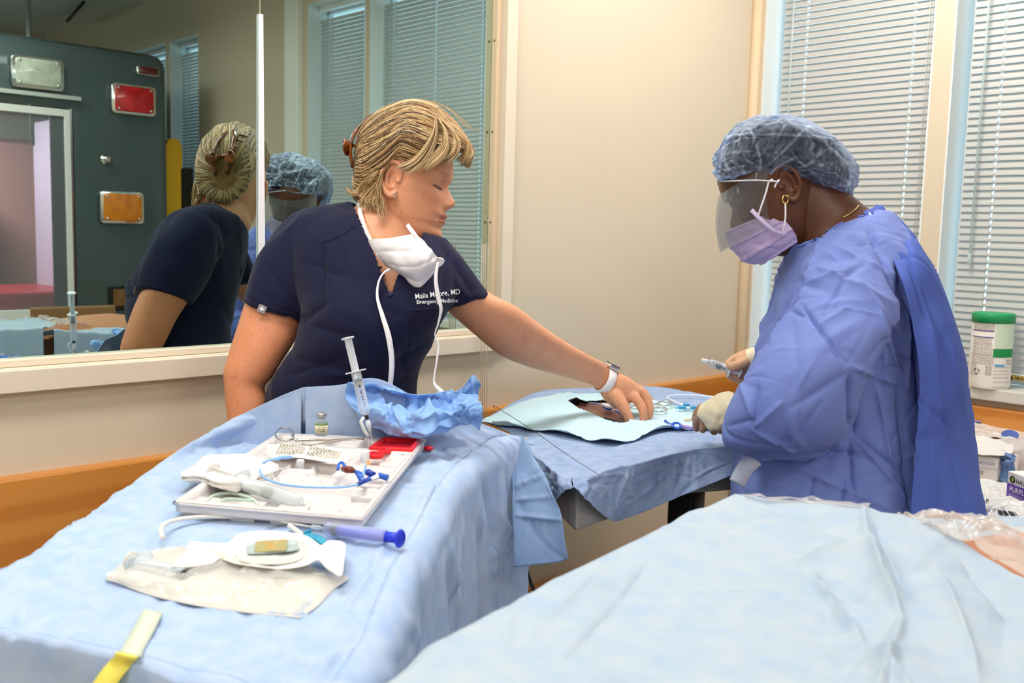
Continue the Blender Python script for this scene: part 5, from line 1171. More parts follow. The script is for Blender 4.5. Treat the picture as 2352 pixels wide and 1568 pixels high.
# manikin: torso, shoulder and arm lying on the bed
mskin = mat('manikin_vinyl', (214, 150, 112), .5, var=.12, vscale=12, sss=.05)
man = thing('manikin', P(2350, 1420, 1.1), 'tan training manikin under clear film at the right edge of the foreground bed', 'manikin')
g = G(); c = P(2385, 1350, 1.155)
ax = unit(np.array([.72, -.70, 0])); ay = np.cross((0, 0, 1), ax)
g.loft([[c + ax * x + ay * (wy * math.cos(a)) + np.array([0, 0, -.03 + wz * math.sin(a)]) for a in np.linspace(0, 2 * PI, 40, endpoint=False)] for x, wy, wz in ((-.17, .02, .02), (-.15, .07, .05), (-.10, .11, .072), (-.02, .135, .085), (.08, .15, .09), (.25, .15, .088), (.42, .13, .08), (.5, .1, .07), (.52, .02, .03))])
g.loft([[c + ax * (-.05 + .5 * t_) + ay * (.16 + r_ * math.cos(a)) + np.array([0, 0, -.055 + r_ * math.sin(a)]) for a in np.linspace(0, 2 * PI, 20, endpoint=False)] for t_, r_ in ((0, .02), (.06, .045), (.2, .05), (.5, .042), (.8, .036), (1, .03))])
g.loft([[c + ax * x + ay * (.0 + w_ * math.cos(a)) + np.array([0, 0, -.02 + w_ * math.sin(a)]) for a in np.linspace(0, 2 * PI, 24, endpoint=False)] for x, w_ in ((-.12, .05), (-.2, .052), (-.24, .075), (-.30, .085), (-.36, .07), (-.39, .02))])
V, Fc = remesh(g, .005, smooth=4); mk('torso', V, Fc, mskin, man)
film = clear_mat('clear_film', (232, 226, 222), .80, .06, .9)
fm = [[P(2060, 1182, 1.23), P(2150, 1178, 1.25), P(2260, 1186, 1.25), P(2420, 1240, 1.25)], [P(2070, 1196, 1.19), P(2160, 1196, 1.16), P(2260, 1210, 1.15), P(2430, 1290, 1.12)], [P(2110, 1225, 1.15), P(2200, 1240, 1.10), P(2300, 1290, 1.06), P(2430, 1370, 1.0)]]
A3 = gridpts(fm, 60, 90); A3 = A3 + upn(A3) * (crumple(A3, 60, .04, .006, .006, 83) + px_folds(A3, [(2180, 1190, 2270, 1300, 6, .008), (2240, 1190, 2352, 1270, 6, .008), (2120, 1190, 2200, 1250, 5, .006)]))[..., None]
B().grid(A3).obj('clear_film', film, man)
A4 = gridpts([[P(1700, 1139, 1.268), P(1850, 1149, 1.262), P(2000, 1163, 1.225)], [P(1720, 1146, 1.255), P(1850, 1157, 1.248), P(1990, 1172, 1.213)]], 10, 50); A4 = A4 + upn(A4) * (.003 + crumple(A4, 20, .03, .006, .003, 84))[..., None]
B().grid(A4).obj('film_edge', film, man)
bed = thing('bed', np.array([c[0] - .05, c[1] - .1, 0]), 'padded bed under the pale blue drape in the foreground', 'bed')
bq = P(1750, 1500, .95); bcx = np.array([1.02, .34, 0]); ub = unit(np.array([.72, -.70, 0])); RB_ = np.stack([ub, np.cross((0, 0, 1), ub), (0, 0, 1)], 1)
B().rbox(bcx + np.array([0, 0, .90]), (.62, .36, .08), .04, RB_).obj('mattress', padm, bed, bevel=.01)
B().box(bcx + np.array([0, 0, .83]), (.60, .34, .05), RB_).obj('frame', met, bed, smooth=False, bevel=.004)
for sx in (-.26, .26):
    for sy in (-.14, .14): b_ = bcx + RB_ @ np.array([sx, sy, 0]); B().tube([b_, b_ + (0, 0, .82)], .018, 12).obj('leg', met, bed)
p = at_v(102, 706, 4.3); q = at_v(268, 760, 4.3)
hb_ = B().b2((p[0] - .05, p[1] - .03, .35), (q[0], p[1], p[2])).obj('headboard', mat('brown_laminate', (150, 108, 66), .5, var=.1, vscale=8), smooth=False, bevel=.008); props(hb_, 'low brown laminate board behind the foreground bed, seen in the mirror', 'headboard')
g = B()
# ---- far table with drape
t2 = thing('instrument_table', T2(1480, 1010) * np.array([1, 1, 0]), 'grey adjustable table under the drape between the two women', 'table')
C0, C1_ = atZ(1300, 1120, ZB - .02), None
pc = P(1297, 1160, to_px(T2(1305, 1100))[2] + .03); dirr = unit(P(1357, 1142, 1.9) - pc); 
e1 = unit(np.array([.97, .22, 0])); e2 = np.cross((0, 0, 1), e1); e2 = unit(np.array([-.1, 1.0, 0])); RT2 = np.stack([e1, np.cross((0, 0, 1), e1), (0, 0, 1)], 1)
k0 = np.array([pc[0], pc[1], 0]) + e1 * .0
hexp = [T2(1316, 1104), T2(1206, 1022), T2(1218, 940), T2(1300, 905), T2(1500, 900), T2(1700, 938), T2(1730, 1022)]
hexp = hexp[:1] + hexp[1:6] + [T2(1730, 1022), T2(1600, 1031), T2(1450, 1066)]
hexp = [h_ + unit((T2(1450, 980) - h_)) * .03 for h_ in hexp]
B().prism([(h_[0], h_[1]) for h_ in hexp], .095, None, (0, 0, ZB - .103)).obj('tabletop', mat('grey_laminate', (150, 148, 144), .5), t2, bevel=.008, smooth=False)
lg = P(1577, 1150, 2.14); lg = np.array([lg[0], lg[1], 0]); B().rbox(lg + np.array([0, 0, .5]), (.075, .06, .92), .01, RT2).obj('column', mat('black_column', (26, 25, 26), .45), t2)
B().rbox(lg + np.array([0, 0, .05]), (.5, .4, .05), .05, RT2).obj('base', MATS['black_column'], t2)
ctl = [[T2(1105, 966), T2(1235, 900), T2(1370, 890), T2(1500, 887), T2(1640, 911), T2(1770, 945)],
       [T2(1130, 975), T2(1270, 945), T2(1400, 937), T2(1530, 937), T2(1650, 950), T2(1780, 975)],
       [T2(1165, 990), T2(1290, 990), T2(1420, 985), T2(1550, 985), T2(1665, 1000), T2(1790, 1005)],
       [T2(1180, 1002), T2(1250, 1045), T2(1340, 1062), T2(1480, 1040), T2(1600, 1018), T2(1790, 1012)],
       [T2(1192, 1012), T2(1246, 1060), T2(1313, 1100), T2(1450, 1068), T2(1600, 1032), T2(1790, 1020)]]
A = gridpts(ctl, 90, 130)
ht = px_folds(A, [(1230, 985, 1320, 1090, 8, .006), (1480, 1010, 1640, 1000, 12, .006), (1320, 1080, 1460, 1010, 5, .004), (1200, 1000, 1400, 1030, 10, -.003)]) + crumple(A, 60, .07, .012, .003, 91)
A = A + upn(A) * ht[..., None]
dB = thing('drape', T2(1450, 990), 'blue drape over the far table the blonde woman is reaching to', 'drape', 'light blue surgical drapes')
B().grid(A).obj('cover', drapeB, dB, mod='solid')
edge = A[-1]; qe = to_px(edge)
def hem(x0, x1, botc, n, m, fl, seed, nm):
    sel_ = edge[(qe[:, 0] >= x0) & (qe[:, 0] <= x1)]; tp_ = cr(sel_, m) - np.array([0, 0, .0004]); dq = to_px(tp_)[:, 2]
    bp = cr(np.array(botc, float), m); bt = np.array([P(x, y, d - .03) for (x, y), d in zip(bp, dq)])
    w_ = np.linspace(0, 1, n)[:, None, None]
    H = tp_[None] * (1 - w_) + bt[None] * w_; N_ = grid_normals(H); N_ *= np.sign(((CO - H) * N_).sum(-1).mean())
    e = np.clip(w_[..., 0] * 5, 0, 1)
    H = H + N_ * ((px_folds(H, fl) + crumple(H, 90, .05, .007, .0035, seed) + crumple(H, 90, .03, .004, .0016, seed + 1)) * e)[..., None] + unit(np.array([-.6, -.8, 0])) * (.006 * np.sin(w_ * PI / 2))
    B().grid(H).obj(nm, drapeB, dB, mod='solid')
hem(1310, 1795, [(1315, 1114), (1350, 1150), (1394, 1187), (1432, 1190), (1560, 1138), (1690, 1086), (1790, 1055)], 70, 120, [(1460, 1035, 1400, 1185, 4, .008), (1455, 1060, 1440, 1180, 4, .008), (1390, 1110, 1410, 1180, 5, .006), (1400, 1110, 1390, 1160, 4, -.006)], 92, 'near_fall')
hem(1180, 1316, [(1205, 1120), (1235, 1142), (1268, 1148), (1292, 1130), (1311, 1114)], 40, 60, [(1230, 1040, 1270, 1130, 6, .006)], 94, 'left_fall')
# power cable under the far table
props(B().tube(cr(np.array([P(1203, 1270, 2.0), P(1208, 1300, 2.0), P(1218, 1335, 2.0), P(1232, 1375, 2.0), P(1240, 1450, 2.0)]), 20), .0035, 8).obj('power_cable', darkm), 'black cable hanging below the flap of drape under the far table', 'cable')
# fenestrated paler drape with the skin phantom showing through its hole
ZF = .006
ctl = [[T2(1104, 967, ZF), T2(1215, 918, ZF), T2(1320, 905, ZF), T2(1420, 905, ZF), T2(1520, 924, ZF), T2(1640, 952, ZF)],
       [T2(1112, 970, ZF), T2(1235, 935, .020), T2(1330, 920, .022), T2(1425, 925, .012), T2(1520, 945, ZF), T2(1640, 965, ZF)],
       [T2(1122, 973, ZF), T2(1235, 965, .012), T2(1335, 965, .018), T2(1425, 970, .016), T2(1525, 968, .008), T2(1640, 975, ZF)],
       [T2(1130, 975, ZF), T2(1235, 989, ZF), T2(1340, 1008, ZF), T2(1422, 1019, ZF), T2(1530, 988, ZF), T2(1640, 986, ZF)]]
A = gridpts(ctl, 110, 190); ef = np.zeros(A.shape[:2]); ef[-12:] = np.linspace(0, 1, 12)[:, None] ** 2 * .006 * (1 + np.sin(np.linspace(0, 26, 190)))[None]
A = A + upn(A) * (crumple(A, 50, .08, .012, .004, 95) + ef + px_folds(A, [(1160, 950, 1430, 985, 14, .004), (1240, 890, 1330, 925, 10, .006), (1340, 950, 1300, 1000, 8, .003), (1420, 1010, 1450, 960, 8, .004), (1300, 905, 1345, 935, 6, .010)]))[..., None]
qq = to_px(A); hole = [(1306, 919), (1322, 914), (1348, 922), (1386, 919), (1402, 925), (1432, 945), (1446, 967), (1420, 970), (1392, 962), (1362, 948), (1330, 936)]
ins = inpoly(qq[..., 0].ravel(), qq[..., 1].ravel(), hole)
Fg = [f for f in G().grid(A).f if not ins[list(f)].any()]
fen = mk('fenestrated_drape', A.reshape(-1, 3), Fg, drapeF, mod='solid'); props(fen, 'pale aqua drape with an oval opening on the far table', 'drape', 'light blue surgical drapes')
Q = gridpts([[T2(1280, 915, .0), T2(1350, 905, .0), T2(1440, 915, .0), T2(1480, 930, 0)], [T2(1290, 930, .004), T2(1360, 928, .012), T2(1430, 940, .014), T2(1470, 950, .004)], [T2(1310, 948, .002), T2(1370, 955, .004), T2(1430, 970, .002), T2(1460, 975, 0)]], 40, 60)
Q = Q + upn(Q) * (px_folds(Q, [(1325, 927, 1380, 935, 7, -.004), (1380, 940, 1440, 962, 8, .004)]))[..., None]
ph = thing('skin_phantom', T2(1380, 945), 'brown skin practice block seen through the opening of the pale drape', 'phantom')
B().grid(Q).obj('skin_pad', mat('brown_vinyl', (122, 78, 66), .45, rgb2=(96, 58, 52), vscale=14), ph)
pa_, pb_ = T2(1290, 925), T2(1470, 950); B().loft([[(pa_ + pb_) / 2 + unit(pb_ - pa_) * .11 * math.cos(a) + np.cross((0, 0, 1), unit(pb_ - pa_)) * .06 * math.sin(a) + np.array([0, 0, z]) for a in np.linspace(0, 2 * PI, 24, endpoint=False)] for z in (-.005, -.001)]).obj('base', MATS['brown_vinyl'], ph)
# crumpled blue towel at the far end of the near table
tc_ = [[(800, 882, 1.70), (850, 876, 1.70), (905, 895, 1.71), (960, 906, 1.71), (1020, 898, 1.71), (1060, 892, 1.71), (1084, 864, 1.70), (1098, 878, 1.70)],
       [(792, 905, 1.66), (848, 908, 1.66), (900, 915, 1.68), (958, 928, 1.67), (1015, 925, 1.68), (1062, 915, 1.68), (1088, 905, 1.67), (1104, 912, 1.68)],
       [(802, 930, 1.63), (850, 935, 1.60), (900, 945, 1.63), (955, 948, 1.61), (1012, 944, 1.64), (1060, 934, 1.62), (1090, 938, 1.64), (1108, 945, 1.66)],
       [(815, 955, 1.62), (860, 965, 1.59), (905, 972, 1.60), (958, 970, 1.61), (1012, 965, 1.62), (1058, 958, 1.64), (1090, 960, 1.65), (1106, 966, 1.67)],
       [(835, 985, 1.62), (870, 992, 1.60), (910, 1000, 1.60), (960, 1000, 1.62), (1010, 995, 1.63), (1050, 982, 1.65), (1080, 976, 1.66), (1096, 976, 1.68)]]
tc_ = [[(x, y, d + (.03 if i == 0 else .088 if x < 920 else .07)) for x, y, d in r] for i, r in enumerate(tc_)]
A = gridpts([[P(*c) for c in r] for r in tc_], 160, 240); N = grid_normals(A); N *= np.sign(((CO - A) * N).sum(-1).mean())
A = A + N * (px_folds(A, [(955, 935, 1090, 915, 6, .016), (965, 960, 1080, 945, 6, .012), (900, 915, 960, 945, 8, -.012), (860, 905, 940, 990, 10, .010), (1000, 905, 960, 950, 7, -.012), (1060, 895, 1040, 930, 7, .010), (1000, 950, 1090, 930, 5, -.014), (830, 890, 840, 980, 8, .008), (1085, 870, 1098, 960, 6, .008), (920, 990, 1050, 970, 8, .008)]) + crumple(A, 90, .06, .012, .007, 96) + crumple(A, 120, .04, .004, .0028, 97))[..., None]
tw = B().grid(A).obj('surgical_towel', towel, mod='solid'); props(tw, 'crumpled deeper blue towel behind the white tray', 'towel')
# yellow tape along the near edge of the drape
ya = [T(352, 1398, .004), T(330, 1440, .004), T(308, 1478, .004), T(298, 1500, .006), P(284, 1518, .892), P(262, 1545, .888), P(240, 1580, .885), P(228, 1620, .884)]
W = cr(np.array(ya), 40); sd = unit(T(385, 1400) - T(335, 1390)); wd_ = .024
tpe = thing('tape_strip', W[14], 'yellow tape hanging over the near edge of the left drape, its upper end showing faintly', 'tape')
L_ = lambda a, b: np.stack([W[a:b] - sd * wd_ / 2, W[a:b] + sd * wd_ / 2], 1)
B().grid(L_(0, 17) - np.array([0, 0, .002])).obj('covered_end', mat('tape_pale', (206, 212, 194), .7), tpe, mod='solid', label='pale upper end of the tape'); B().grid(L_(16, 40) + o_near * .004).obj('free_end', mat('tape_yellow', (240, 226, 100), .55), tpe, mod='solid', label='bright yellow lower end')

st = thing('stool', P(1680, 1200, 2.35) * np.array([1, 1, 0]), 'grey stool half hidden behind the gown beside the far table', 'stool')
sp_ = P(1690, 1105, 2.35)
B().lathe([(.0001, -.03), (.14, -.03), (.155, -.02), (.155, .015), (.14, .028), (.0001, .03)], (sp_[0] + .12, sp_[1] + .05, .70), n=30).obj('seat', mat('stool_grey', (110, 108, 100), .5), st)
B().tube([(sp_[0] + .12, sp_[1] + .05, .06), (sp_[0] + .12, sp_[1] + .05, .68)], .022, 12).obj('column', met, st); B().lathe([(.0001, 0), (.2, 0), (.2, .02), (.03, .06), (.0001, .06)], (sp_[0] + .12, sp_[1] + .05, .0), n=24).obj('base', MATS['stool_grey'], st)
# ================================================================= items on the near table
wp = mat('white_tray_plastic', (224, 218, 217), .32, sss=.05, transl=.06); redp = mat('red_plastic', (232, 24, 34), .3)
clr = clear_mat('syringe_barrel', (232, 238, 244), .72, .08, .6); frost = clear_mat('frosted_plastic', (236, 240, 244), .35, .3, .4)
blk = mat('black_rubber', (22, 22, 26), .45); ink = mat('print_ink', (50, 52, 60), .6); inkg = mat('print_grey', (128, 120, 112), .7)
whp = mat('white_plastic', (240, 238, 236), .35)
ZR_ = ZA + .024
TA, TB, TC_, TD = atZ(402, 1152, ZR_), atZ(832, 1189, ZR_), atZ(975, 1010, ZR_), atZ(640, 995, ZR_)
def tr(s_, t_, z=0.0):
    s_ = np.asarray(s_, float)[..., None]; t_ = np.asarray(t_, float)[..., None]
    p = TA * (1 - s_) * (1 - t_) + TB * s_ * (1 - t_) + TC_ * s_ * t_ + TD * (1 - s_) * t_
    return p + np.array([0, 0, 1.0]) * np.asarray(z, float)[..., None]
tray = thing('kit_tray', tr(.5, .5, -.024), 'white moulded plastic kit tray on the left drape full of syringes and tubing', 'tray')
ns, nt_ = 130, 170
s1, t1 = np.meshgrid(np.linspace(0, 1, ns), np.linspace(0, 1, nt_)); s1, t1 = s1, t1
def box_(s0, s2, t0, t2, w_=.018):
    return np.clip(np.minimum(np.minimum(s1 - s0, s2 - s1), np.minimum(t1 - t0, t2 - t1)) / w_, 0, 1)
z = np.zeros_like(s1)
def well(s0, s2, t0, t2, d, w_=.02): 
    global z; z = np.minimum(z, -d * .56 * box_(s0, s2, t0, t2, w_))
well(.03, .97, .03, .30, .036); well(.03, .97, .30, .80, .014); well(.05, .62, .34, .76, .030); well(.66, .95, .34, .60, .026); well(.66, .95, .63, .79, .030)
well(.04, .60, .82, .97, .028); well(.62, .70, .82, .97, .026); well(.72, .975, .815, .975, .020)
for k in range(5): z = np.maximum(z, -.036 + .022 * box_(.12 + .04 * k, .60, .38 + .085 * k, .42 + .085 * k, .012)) if False else z
for (a, b_, c_, d_) in ((.12, .58, .40, .43), (.10, .50, .49, .52), (.16, .60, .58, .61), (.10, .44, .67, .70), (.30, .33, .36, .74), (.45, .48, .36, .74)):
    z = np.where(z < -.010, np.maximum(z, -.0165 + .012 * box_(a, b_, c_, d_, .010)), z)
GT = tr(s1, t1, z)
g = B().grid(GT); g.obj('tray_body', wp, tray)
rim_ = [tr(a, b_) for a, b_ in [(x, 0) for x in np.linspace(0, 1, 24)] + [(1, y) for y in np.linspace(0, 1, 34)[1:]] + [(x, 1) for x in np.linspace(1, 0, 24)[1:]] + [(0, y) for y in np.linspace(1, 0, 34)[1:]]]
rim_ = np.array(rim_); cenr = rim_.mean(0); outw = rim_ - cenr; outw[:, 2] = 0; outw /= np.linalg.norm(outw, axis=1)[:, None]
B().loft(np.stack([rim_ - (0, 0, .001), rim_ + outw * .004 + (0, 0, .0005), rim_ + outw * .0045 - (0, 0, .003), rim_ + outw * .001 - (0, 0, .004)]), caps=False).obj('rim', wp, tray)
B().loft(np.stack([rim_ - (0, 0, .003), rim_ - outw * .002 - (0, 0, .014)]), caps=False).obj('skirt_wall', wp, tray)
for a, b_, c_, d_ in ((.02, .16, .02, .14), (.28, .42, .02, .14), (.50, .66, .02, .14), (.78, .96, .02, .2), (.82, .97, .26, .38), (.82, .97, .46, .58), (.82, .97, .66, .78), (.80, .96, .84, .96), (.03, .2, .5, .7), (.03, .2, .8, .95)):
    m_ = [tr(a, c_), tr(b_, c_), tr(b_, d_), tr(a, d_)]; m_ = np.array(m_); mc = m_.mean(0)
    B().loft(np.stack([m_ - (0, 0, .009), mc + (m_ - mc) * .94 - (0, 0, .0225), mc + (m_ - mc) * .88 - (0, 0, .0236)])).obj('foot', wp, tray, bevel=.002)
# red lid area and red cups in the far corner
q = np.array([tr(.70, .80, .0), tr(.985, .80, .0), tr(.985, .985, .0), tr(.72, .985, .0)]); qc = q.mean(0)
rl = thing('sharps_pad', qc, 'rectangular red sharps holder in the far right corner of the tray', 'holder')
lp = [q + (0, 0, .001), q + (0, 0, .004), qc + (q - qc) * .93 + (0, 0, .005), qc + (q - qc) * .82 + (0, 0, .005), qc + (q - qc) * .72 + (0, 0, -.008)]
B().loft(np.stack([q - (0, 0, .002)] + lp)).obj('holder_body', redp, rl, bevel=.0012)
B().lathe([(.0001, 0), (.0055, .0002), (.0055, .001), (.0001, .0012)], atZ(926, 1042, ZR_ - .004), n=16).obj('white_dot', whp, rl)
for px_c, py_c, r_, lab in ((862, 1040, .0145, 'red needle cup nearest the vertical needle, in the tray'), (884, 1031, .0105, 'smaller red ring behind the needle cup in the tray')):
    c_ = atZ(px_c, py_c, ZR_ + .003)
    o = B().lathe([(r_ * .80, -.007), (r_, -.007), (r_ * 1.04, .000), (r_ * .86, .001), (r_ * .80, -.002), (r_ * .78, -.006)], c_, n=28).obj('needle_cup', redp); props(o, lab, 'cup')
    B().lathe([(.0001, 0), (r_ * .8, 0)], c_ - np.array([0, 0, .004]), n=20).obj('cup_foam', whp, o).parent = o
c_ = S_(984, 1036, .006); o = B().lathe([(.0001, -.004), (.008, -.003), (.009, 0), (.006, .003), (.0001, .0035)], c_, n=16).obj('red_plug', redp); props(o, 'small red cap on the drape just beyond the far right tray corner', 'cap')
# syringe builder: tip -> dir along barrel towards the plunger
def syringe(name, tip, dirn, L, r, ext, label, cat='syringe', plunger=None, barrel=None, stopper_at=.3, marks=True, digits=None, group=None, luer=True, thumb=None, flange=True):
    d = unit(dirn); R = axes(d, RT); tip = np.array(tip, float); pm = plunger or frost; bm = barrel or clr
    sy = thing(name, tip, label, cat, group)
    W_ = lambda z: tip + d * z
    B().lathe([(r * .18, 0), (r * .22, .006), (r * .5, .008), (r * .95, .011), (r, .014), (r, L), (r * 1.0, L)], tip, R, 28).obj('barrel', bm, sy)
    if flange: g = B(); g.rbox(W_(L), (r * 4.2, r * 2.3, .0022), r * .9, R, axis=2); g.obj('flange', pm if plunger is None else bm, sy)
    s0 = L * stopper_at
    B().lathe([(.0001, -.002), (r * .5, -.0015), (r * .93, .001), (r * .95, .003), (r * .86, .004), (r * .95, .005), (r * .95, .008), (r * .6, .009), (.0001, .0092)], W_(s0), R, 24).obj('stopper', blk, sy)
    g = B(); a, b_ = s0 + .008, L + ext
    for k in (0, 1): g.box(W_((a + b_) / 2), (r * 1.5, .0013, b_ - a) if k == 0 else (.0013, r * 1.5, b_ - a), R)
    g.obj('plunger', pm, sy, smooth=False)
    B().lathe([(.0001, -.001), (r * 1.25, -.0008), (r * 1.32, .0005), (r * 1.2, .002), (.0001, .0022)], W_(b_), R, 24).obj('thumb_rest', thumb or pm, sy)
    if marks:
        tocam = unit(CO - W_(L / 2) - d * ((CO - W_(L / 2)) @ d)); sd_ = np.cross(d, tocam); g = B()
        Rm = np.stack([sd_, d, np.cross(sd_, d)], 1)
        n_ = max(6, int((L - .022) / .0026))
        for k in range(n_):
            z_ = .015 + (L - .022) * k / (n_ - 1); w__ = r * (.55 if k % 5 == 0 else .32); ang = -.75
            pd = sd_ * math.sin(ang) + tocam * math.cos(ang)
            g.box(W_(z_) + pd * (r + .0002) + sd_ * 0, (w__, .00035, .0002), Rm)
        g.obj('scale_marks', ink, sy, smooth=False)
        if digits:
            for k, ch in enumerate(digits):
                z_ = .018 + (L - .024) * (k + 1) / (len(digits) + .6)
                text_on('scale_digit', ch, r * 1.0, W_(z_) + tocam * (r + .0006) + sd_ * r * .15, -sd_, -d, ink, sy, align='CENTER', bold=True)
    return sy, W_, R
dv = float(to_px(atZ(851, 1034, ZR_))[2]) - .02
tipp = P(843, 962, dv); topb = P(817, 853, dv)
dd = unit(topb - tipp)
sy1, W_, R_ = syringe('syringe', tipp, dd, np.linalg.norm(topb - tipp), .0082, .056, 'upright syringe standing needle-down in the red cup of the tray', stopper_at=.70, digits=['1', '2', '3', '4', '5ml'])
B().lathe([(.002, -.002), (.0045, -.004), (.0048, -.012), (.003, -.014), (.0032, -.022), (.0018, -.018), (.0006, -.036)], tipp, R_, 16).obj('needle_hub', frost, sy1)
B().tube([P(835, 958, dv - .004), P(829, 968, dv - .01), P(838, 990, dv - .006), P(846, 1000, dv)], .0035, 8, flat=.6).obj('needle_guard', frost, sy1)
B().lathe([(.0015, .000), (.0035, .002), (.0035, .006), (.002, .008)], tipp - dd * .001, R_, 12).obj('luer', blk, sy1)
B().tube([P(846, 990, dv), atZ(853, 1036, ZR_ - .006)], .0006, 6).obj('needle', mat('needle_steel', (150, 152, 156), .25, 1.0), sy1)
# vial
vb = P(738, 1000, 1.70); v = thing('vial', vb, 'small glass vial with a grey crimp cap behind the tray', 'vial')
rv = .0108
B().lathe([(.0001, 0), (rv, .0005), (rv, .024), (rv * .75, .029), (rv * .6, .031), (rv * .6, .034)], vb, n=24).obj('glass_body', clear_mat('vial_glass', (205, 215, 222), .6, .04, .8), v)
B().lathe([(rv * .62, .0325), (rv * .80, .033), (rv * .82, .0395), (rv * .6, .0405), (.0001, .0405)], vb, n=24).obj('crimp_cap', mat('crimp_metal', (185, 185, 185), .3, .8), v)
B().lathe([(rv + .0002, .006), (rv + .0002, .021)], vb, n=24).obj('label', mat('vial_paper', (238, 230, 190), .6), v); B().lathe([(rv + .0004, .0195), (rv + .0004, .0225)], vb, n=24).obj('label_band', mat('vial_green', (110, 150, 90), .6), v)
vt = unit(CO - vb) * np.array([1, 1, 0]); vt = unit(vt); vs = np.cross((0, 0, 1), vt)
for k, (tx_, zz) in enumerate((('caine HCl', .0155), ('tion, USP', .012), ('10 mg/mL', .0088))): text_on('label_text', tx_, .0036, vb + vt * (rv + .0008) + np.array([0, 0, zz]), vs, (0, 0, 1), ink, v, align='CENTER', bold=True)
# haemostat lying over the back of the tray
steel = mat('instrument_steel', (196, 186, 176), .22, 1.0)
hm_ = thing('haemostat', atZ(740, 1010, ZR_ + .006), 'steel haemostat clamp lying across the far left edge of the tray', 'clamp')
dz_ = .006
def TT(x, y, h=.006): return atZ(x, y, ZR_ + h)
ringc = cr(np.array([TT(a, b_, .012) for a, b_ in ((672, 1008), (674, 993), (662, 983), (645, 983), (634, 993), (634, 1003), (644, 1010), (660, 1012), (672, 1008))]), 40)
B().tube(ringc, .0016, 8).tube(cr(np.array([TT(672, 998, .012), TT(678, 1010, .010), TT(720, 1010), TT(780, 1008), TT(838, 1006)]), 20), [.0022] * 12 + list(np.linspace(.0022, .0009, 8)), 8).obj('shank', steel, hm_)
ringc = cr(np.array([TT(a, b_, -.012) for a, b_ in ((668, 1030), (650, 1036), (636, 1030), (640, 1018), (660, 1014), (668, 1020), (668, 1030))]), 40)
B().tube(ringc, .0016, 8).tube(cr(np.array([TT(668, 1024, -.010), TT(690, 1022, .0), TT(740, 1017, .004), TT(790, 1010), TT(836, 1009)]), 20), [.0022] * 12 + list(np.linspace(.0022, .0009, 8)), 8).obj('shank', steel, hm_)
B().lathe([(.0001, -.002), (.0018, -.0018), (.0018, .0018), (.0001, .002)], TT(780, 1011, .008), n=10).obj('pivot', steel, hm_)
# paper leaflet with two text columns
def sheet(name, q, m, parent, n=14, lift=None, amp=.0015, seed=1, bend=0.0, mod='solid'):
    u, v_ = np.meshgrid(np.linspace(0, 1, n * 2), np.linspace(0, 1, n)); q = np.array(q)
    A = (q[0] * (1 - u)[..., None] + q[1] * u[..., None]) * (1 - v_)[..., None] + (q[3] * (1 - u)[..., None] + q[2] * u[..., None]) * v_[..., None]
    A = A + np.array([0, 0, 1.0]) * (bend * np.sin(u * PI) + crumple(A, 12, .03, .01, amp, seed))[..., None]
    return B().grid(A).obj(name, m, parent, mod=mod), A
lf = thing('leaflet', TT(705, 1045, .002), 'printed paper leaflet with two columns of tiny text under the haemostat', 'paper')
q = [TT(636, 1019, .007), TT(791, 1042, .007), TT(780, 1066, .003), TT(618, 1052, .003)]
lo_, A = sheet('page', q, mat('leaflet_paper', (238, 230, 218), .8), lf, bend=.004)
g = B()
def on_sheet(q, u, v_, up_=.0022, bend=.004): q = np.array(q); p = (q[0] * (1 - u) + q[1] * u) * (1 - v_) + (q[3] * (1 - u) + q[2] * u) * v_; return p + np.array([0, 0, up_ + bend * math.sin(u * PI)])
rs = np.random.RandomState(2)
for c0_, c1_ in ((.06, .46), (.51, .96)):
    for k in range(9):
        v_ = .08 + k * .085; u = c0_ 
        while u < c1_ - (.15 if k == 8 else 0):
            w_ = .02 + .035 * rs.rand(); a, b_ = on_sheet(q, u, v_), on_sheet(q, min(u + w_, c1_), v_); e_ = on_sheet(q, u, v_ + .035) - a
            g.add([a, b_, b_ + e_, a + e_], [(0, 1, 2, 3)]); u += w_ + .012
g.obj('print_lines', inkg, lf, smooth=False, kind='stuff')
# gauze stack, catheter, large clear syringe
gz = thing('gauze_pad', TT(520, 1080, .0), 'folded white gauze lying over the left edge of the tray', 'gauze')
ctl = [[TT(416, 1084, .004), TT(470, 1040, .012), TT(520, 1036, .014), TT(575, 1038, .012), TT(640, 1062, .006)], [TT(418, 1090, .006), TT(470, 1062, .022), TT(525, 1058, .026), TT(580, 1062, .020), TT(638, 1072, .008)], [TT(445, 1092, .002), TT(490, 1092, .016), TT(530, 1094, .018), TT(580, 1090, .012), TT(625, 1085, .002)], [TT(462, 1096, -.004), TT(500, 1104, .0), TT(540, 1108, .0), TT(585, 1106, .0), TT(612, 1096, -.006)]]
A = gridpts(ctl, 50, 70); A[..., 2] = ZR_ + (A[..., 2] - ZR_) * .5; A = A + upn(A) * (crumple(A, 60, .03, .008, .003, 101) + px_folds(A, [(430, 1085, 620, 1070, 5, .003), (480, 1060, 600, 1095, 6, .003), (540, 1045, 470, 1090, 5, .003)]))[..., None]
gm = mat('gauze', (228, 224, 219), .9, bump=.3, bscale=900)
B().grid(A).obj('pad', gm, gz, mod='solid'); B().grid(A * 1 - np.array([0, 0, .006])).obj('pad', gm, gz, mod='solid')
lbt = mat('catheter_blue', (140, 184, 240), .35); dbl = mat('clamp_blue', (40, 96, 200), .3); nvy = mat('clamp_navy', (20, 52, 150), .3); brn = mat('clamp_brown', (110, 42, 22), .35)
ct = thing('catheter', TT(720, 1115, .006), 'light blue catheter looping over the tray with brown and blue clamps', 'catheter')
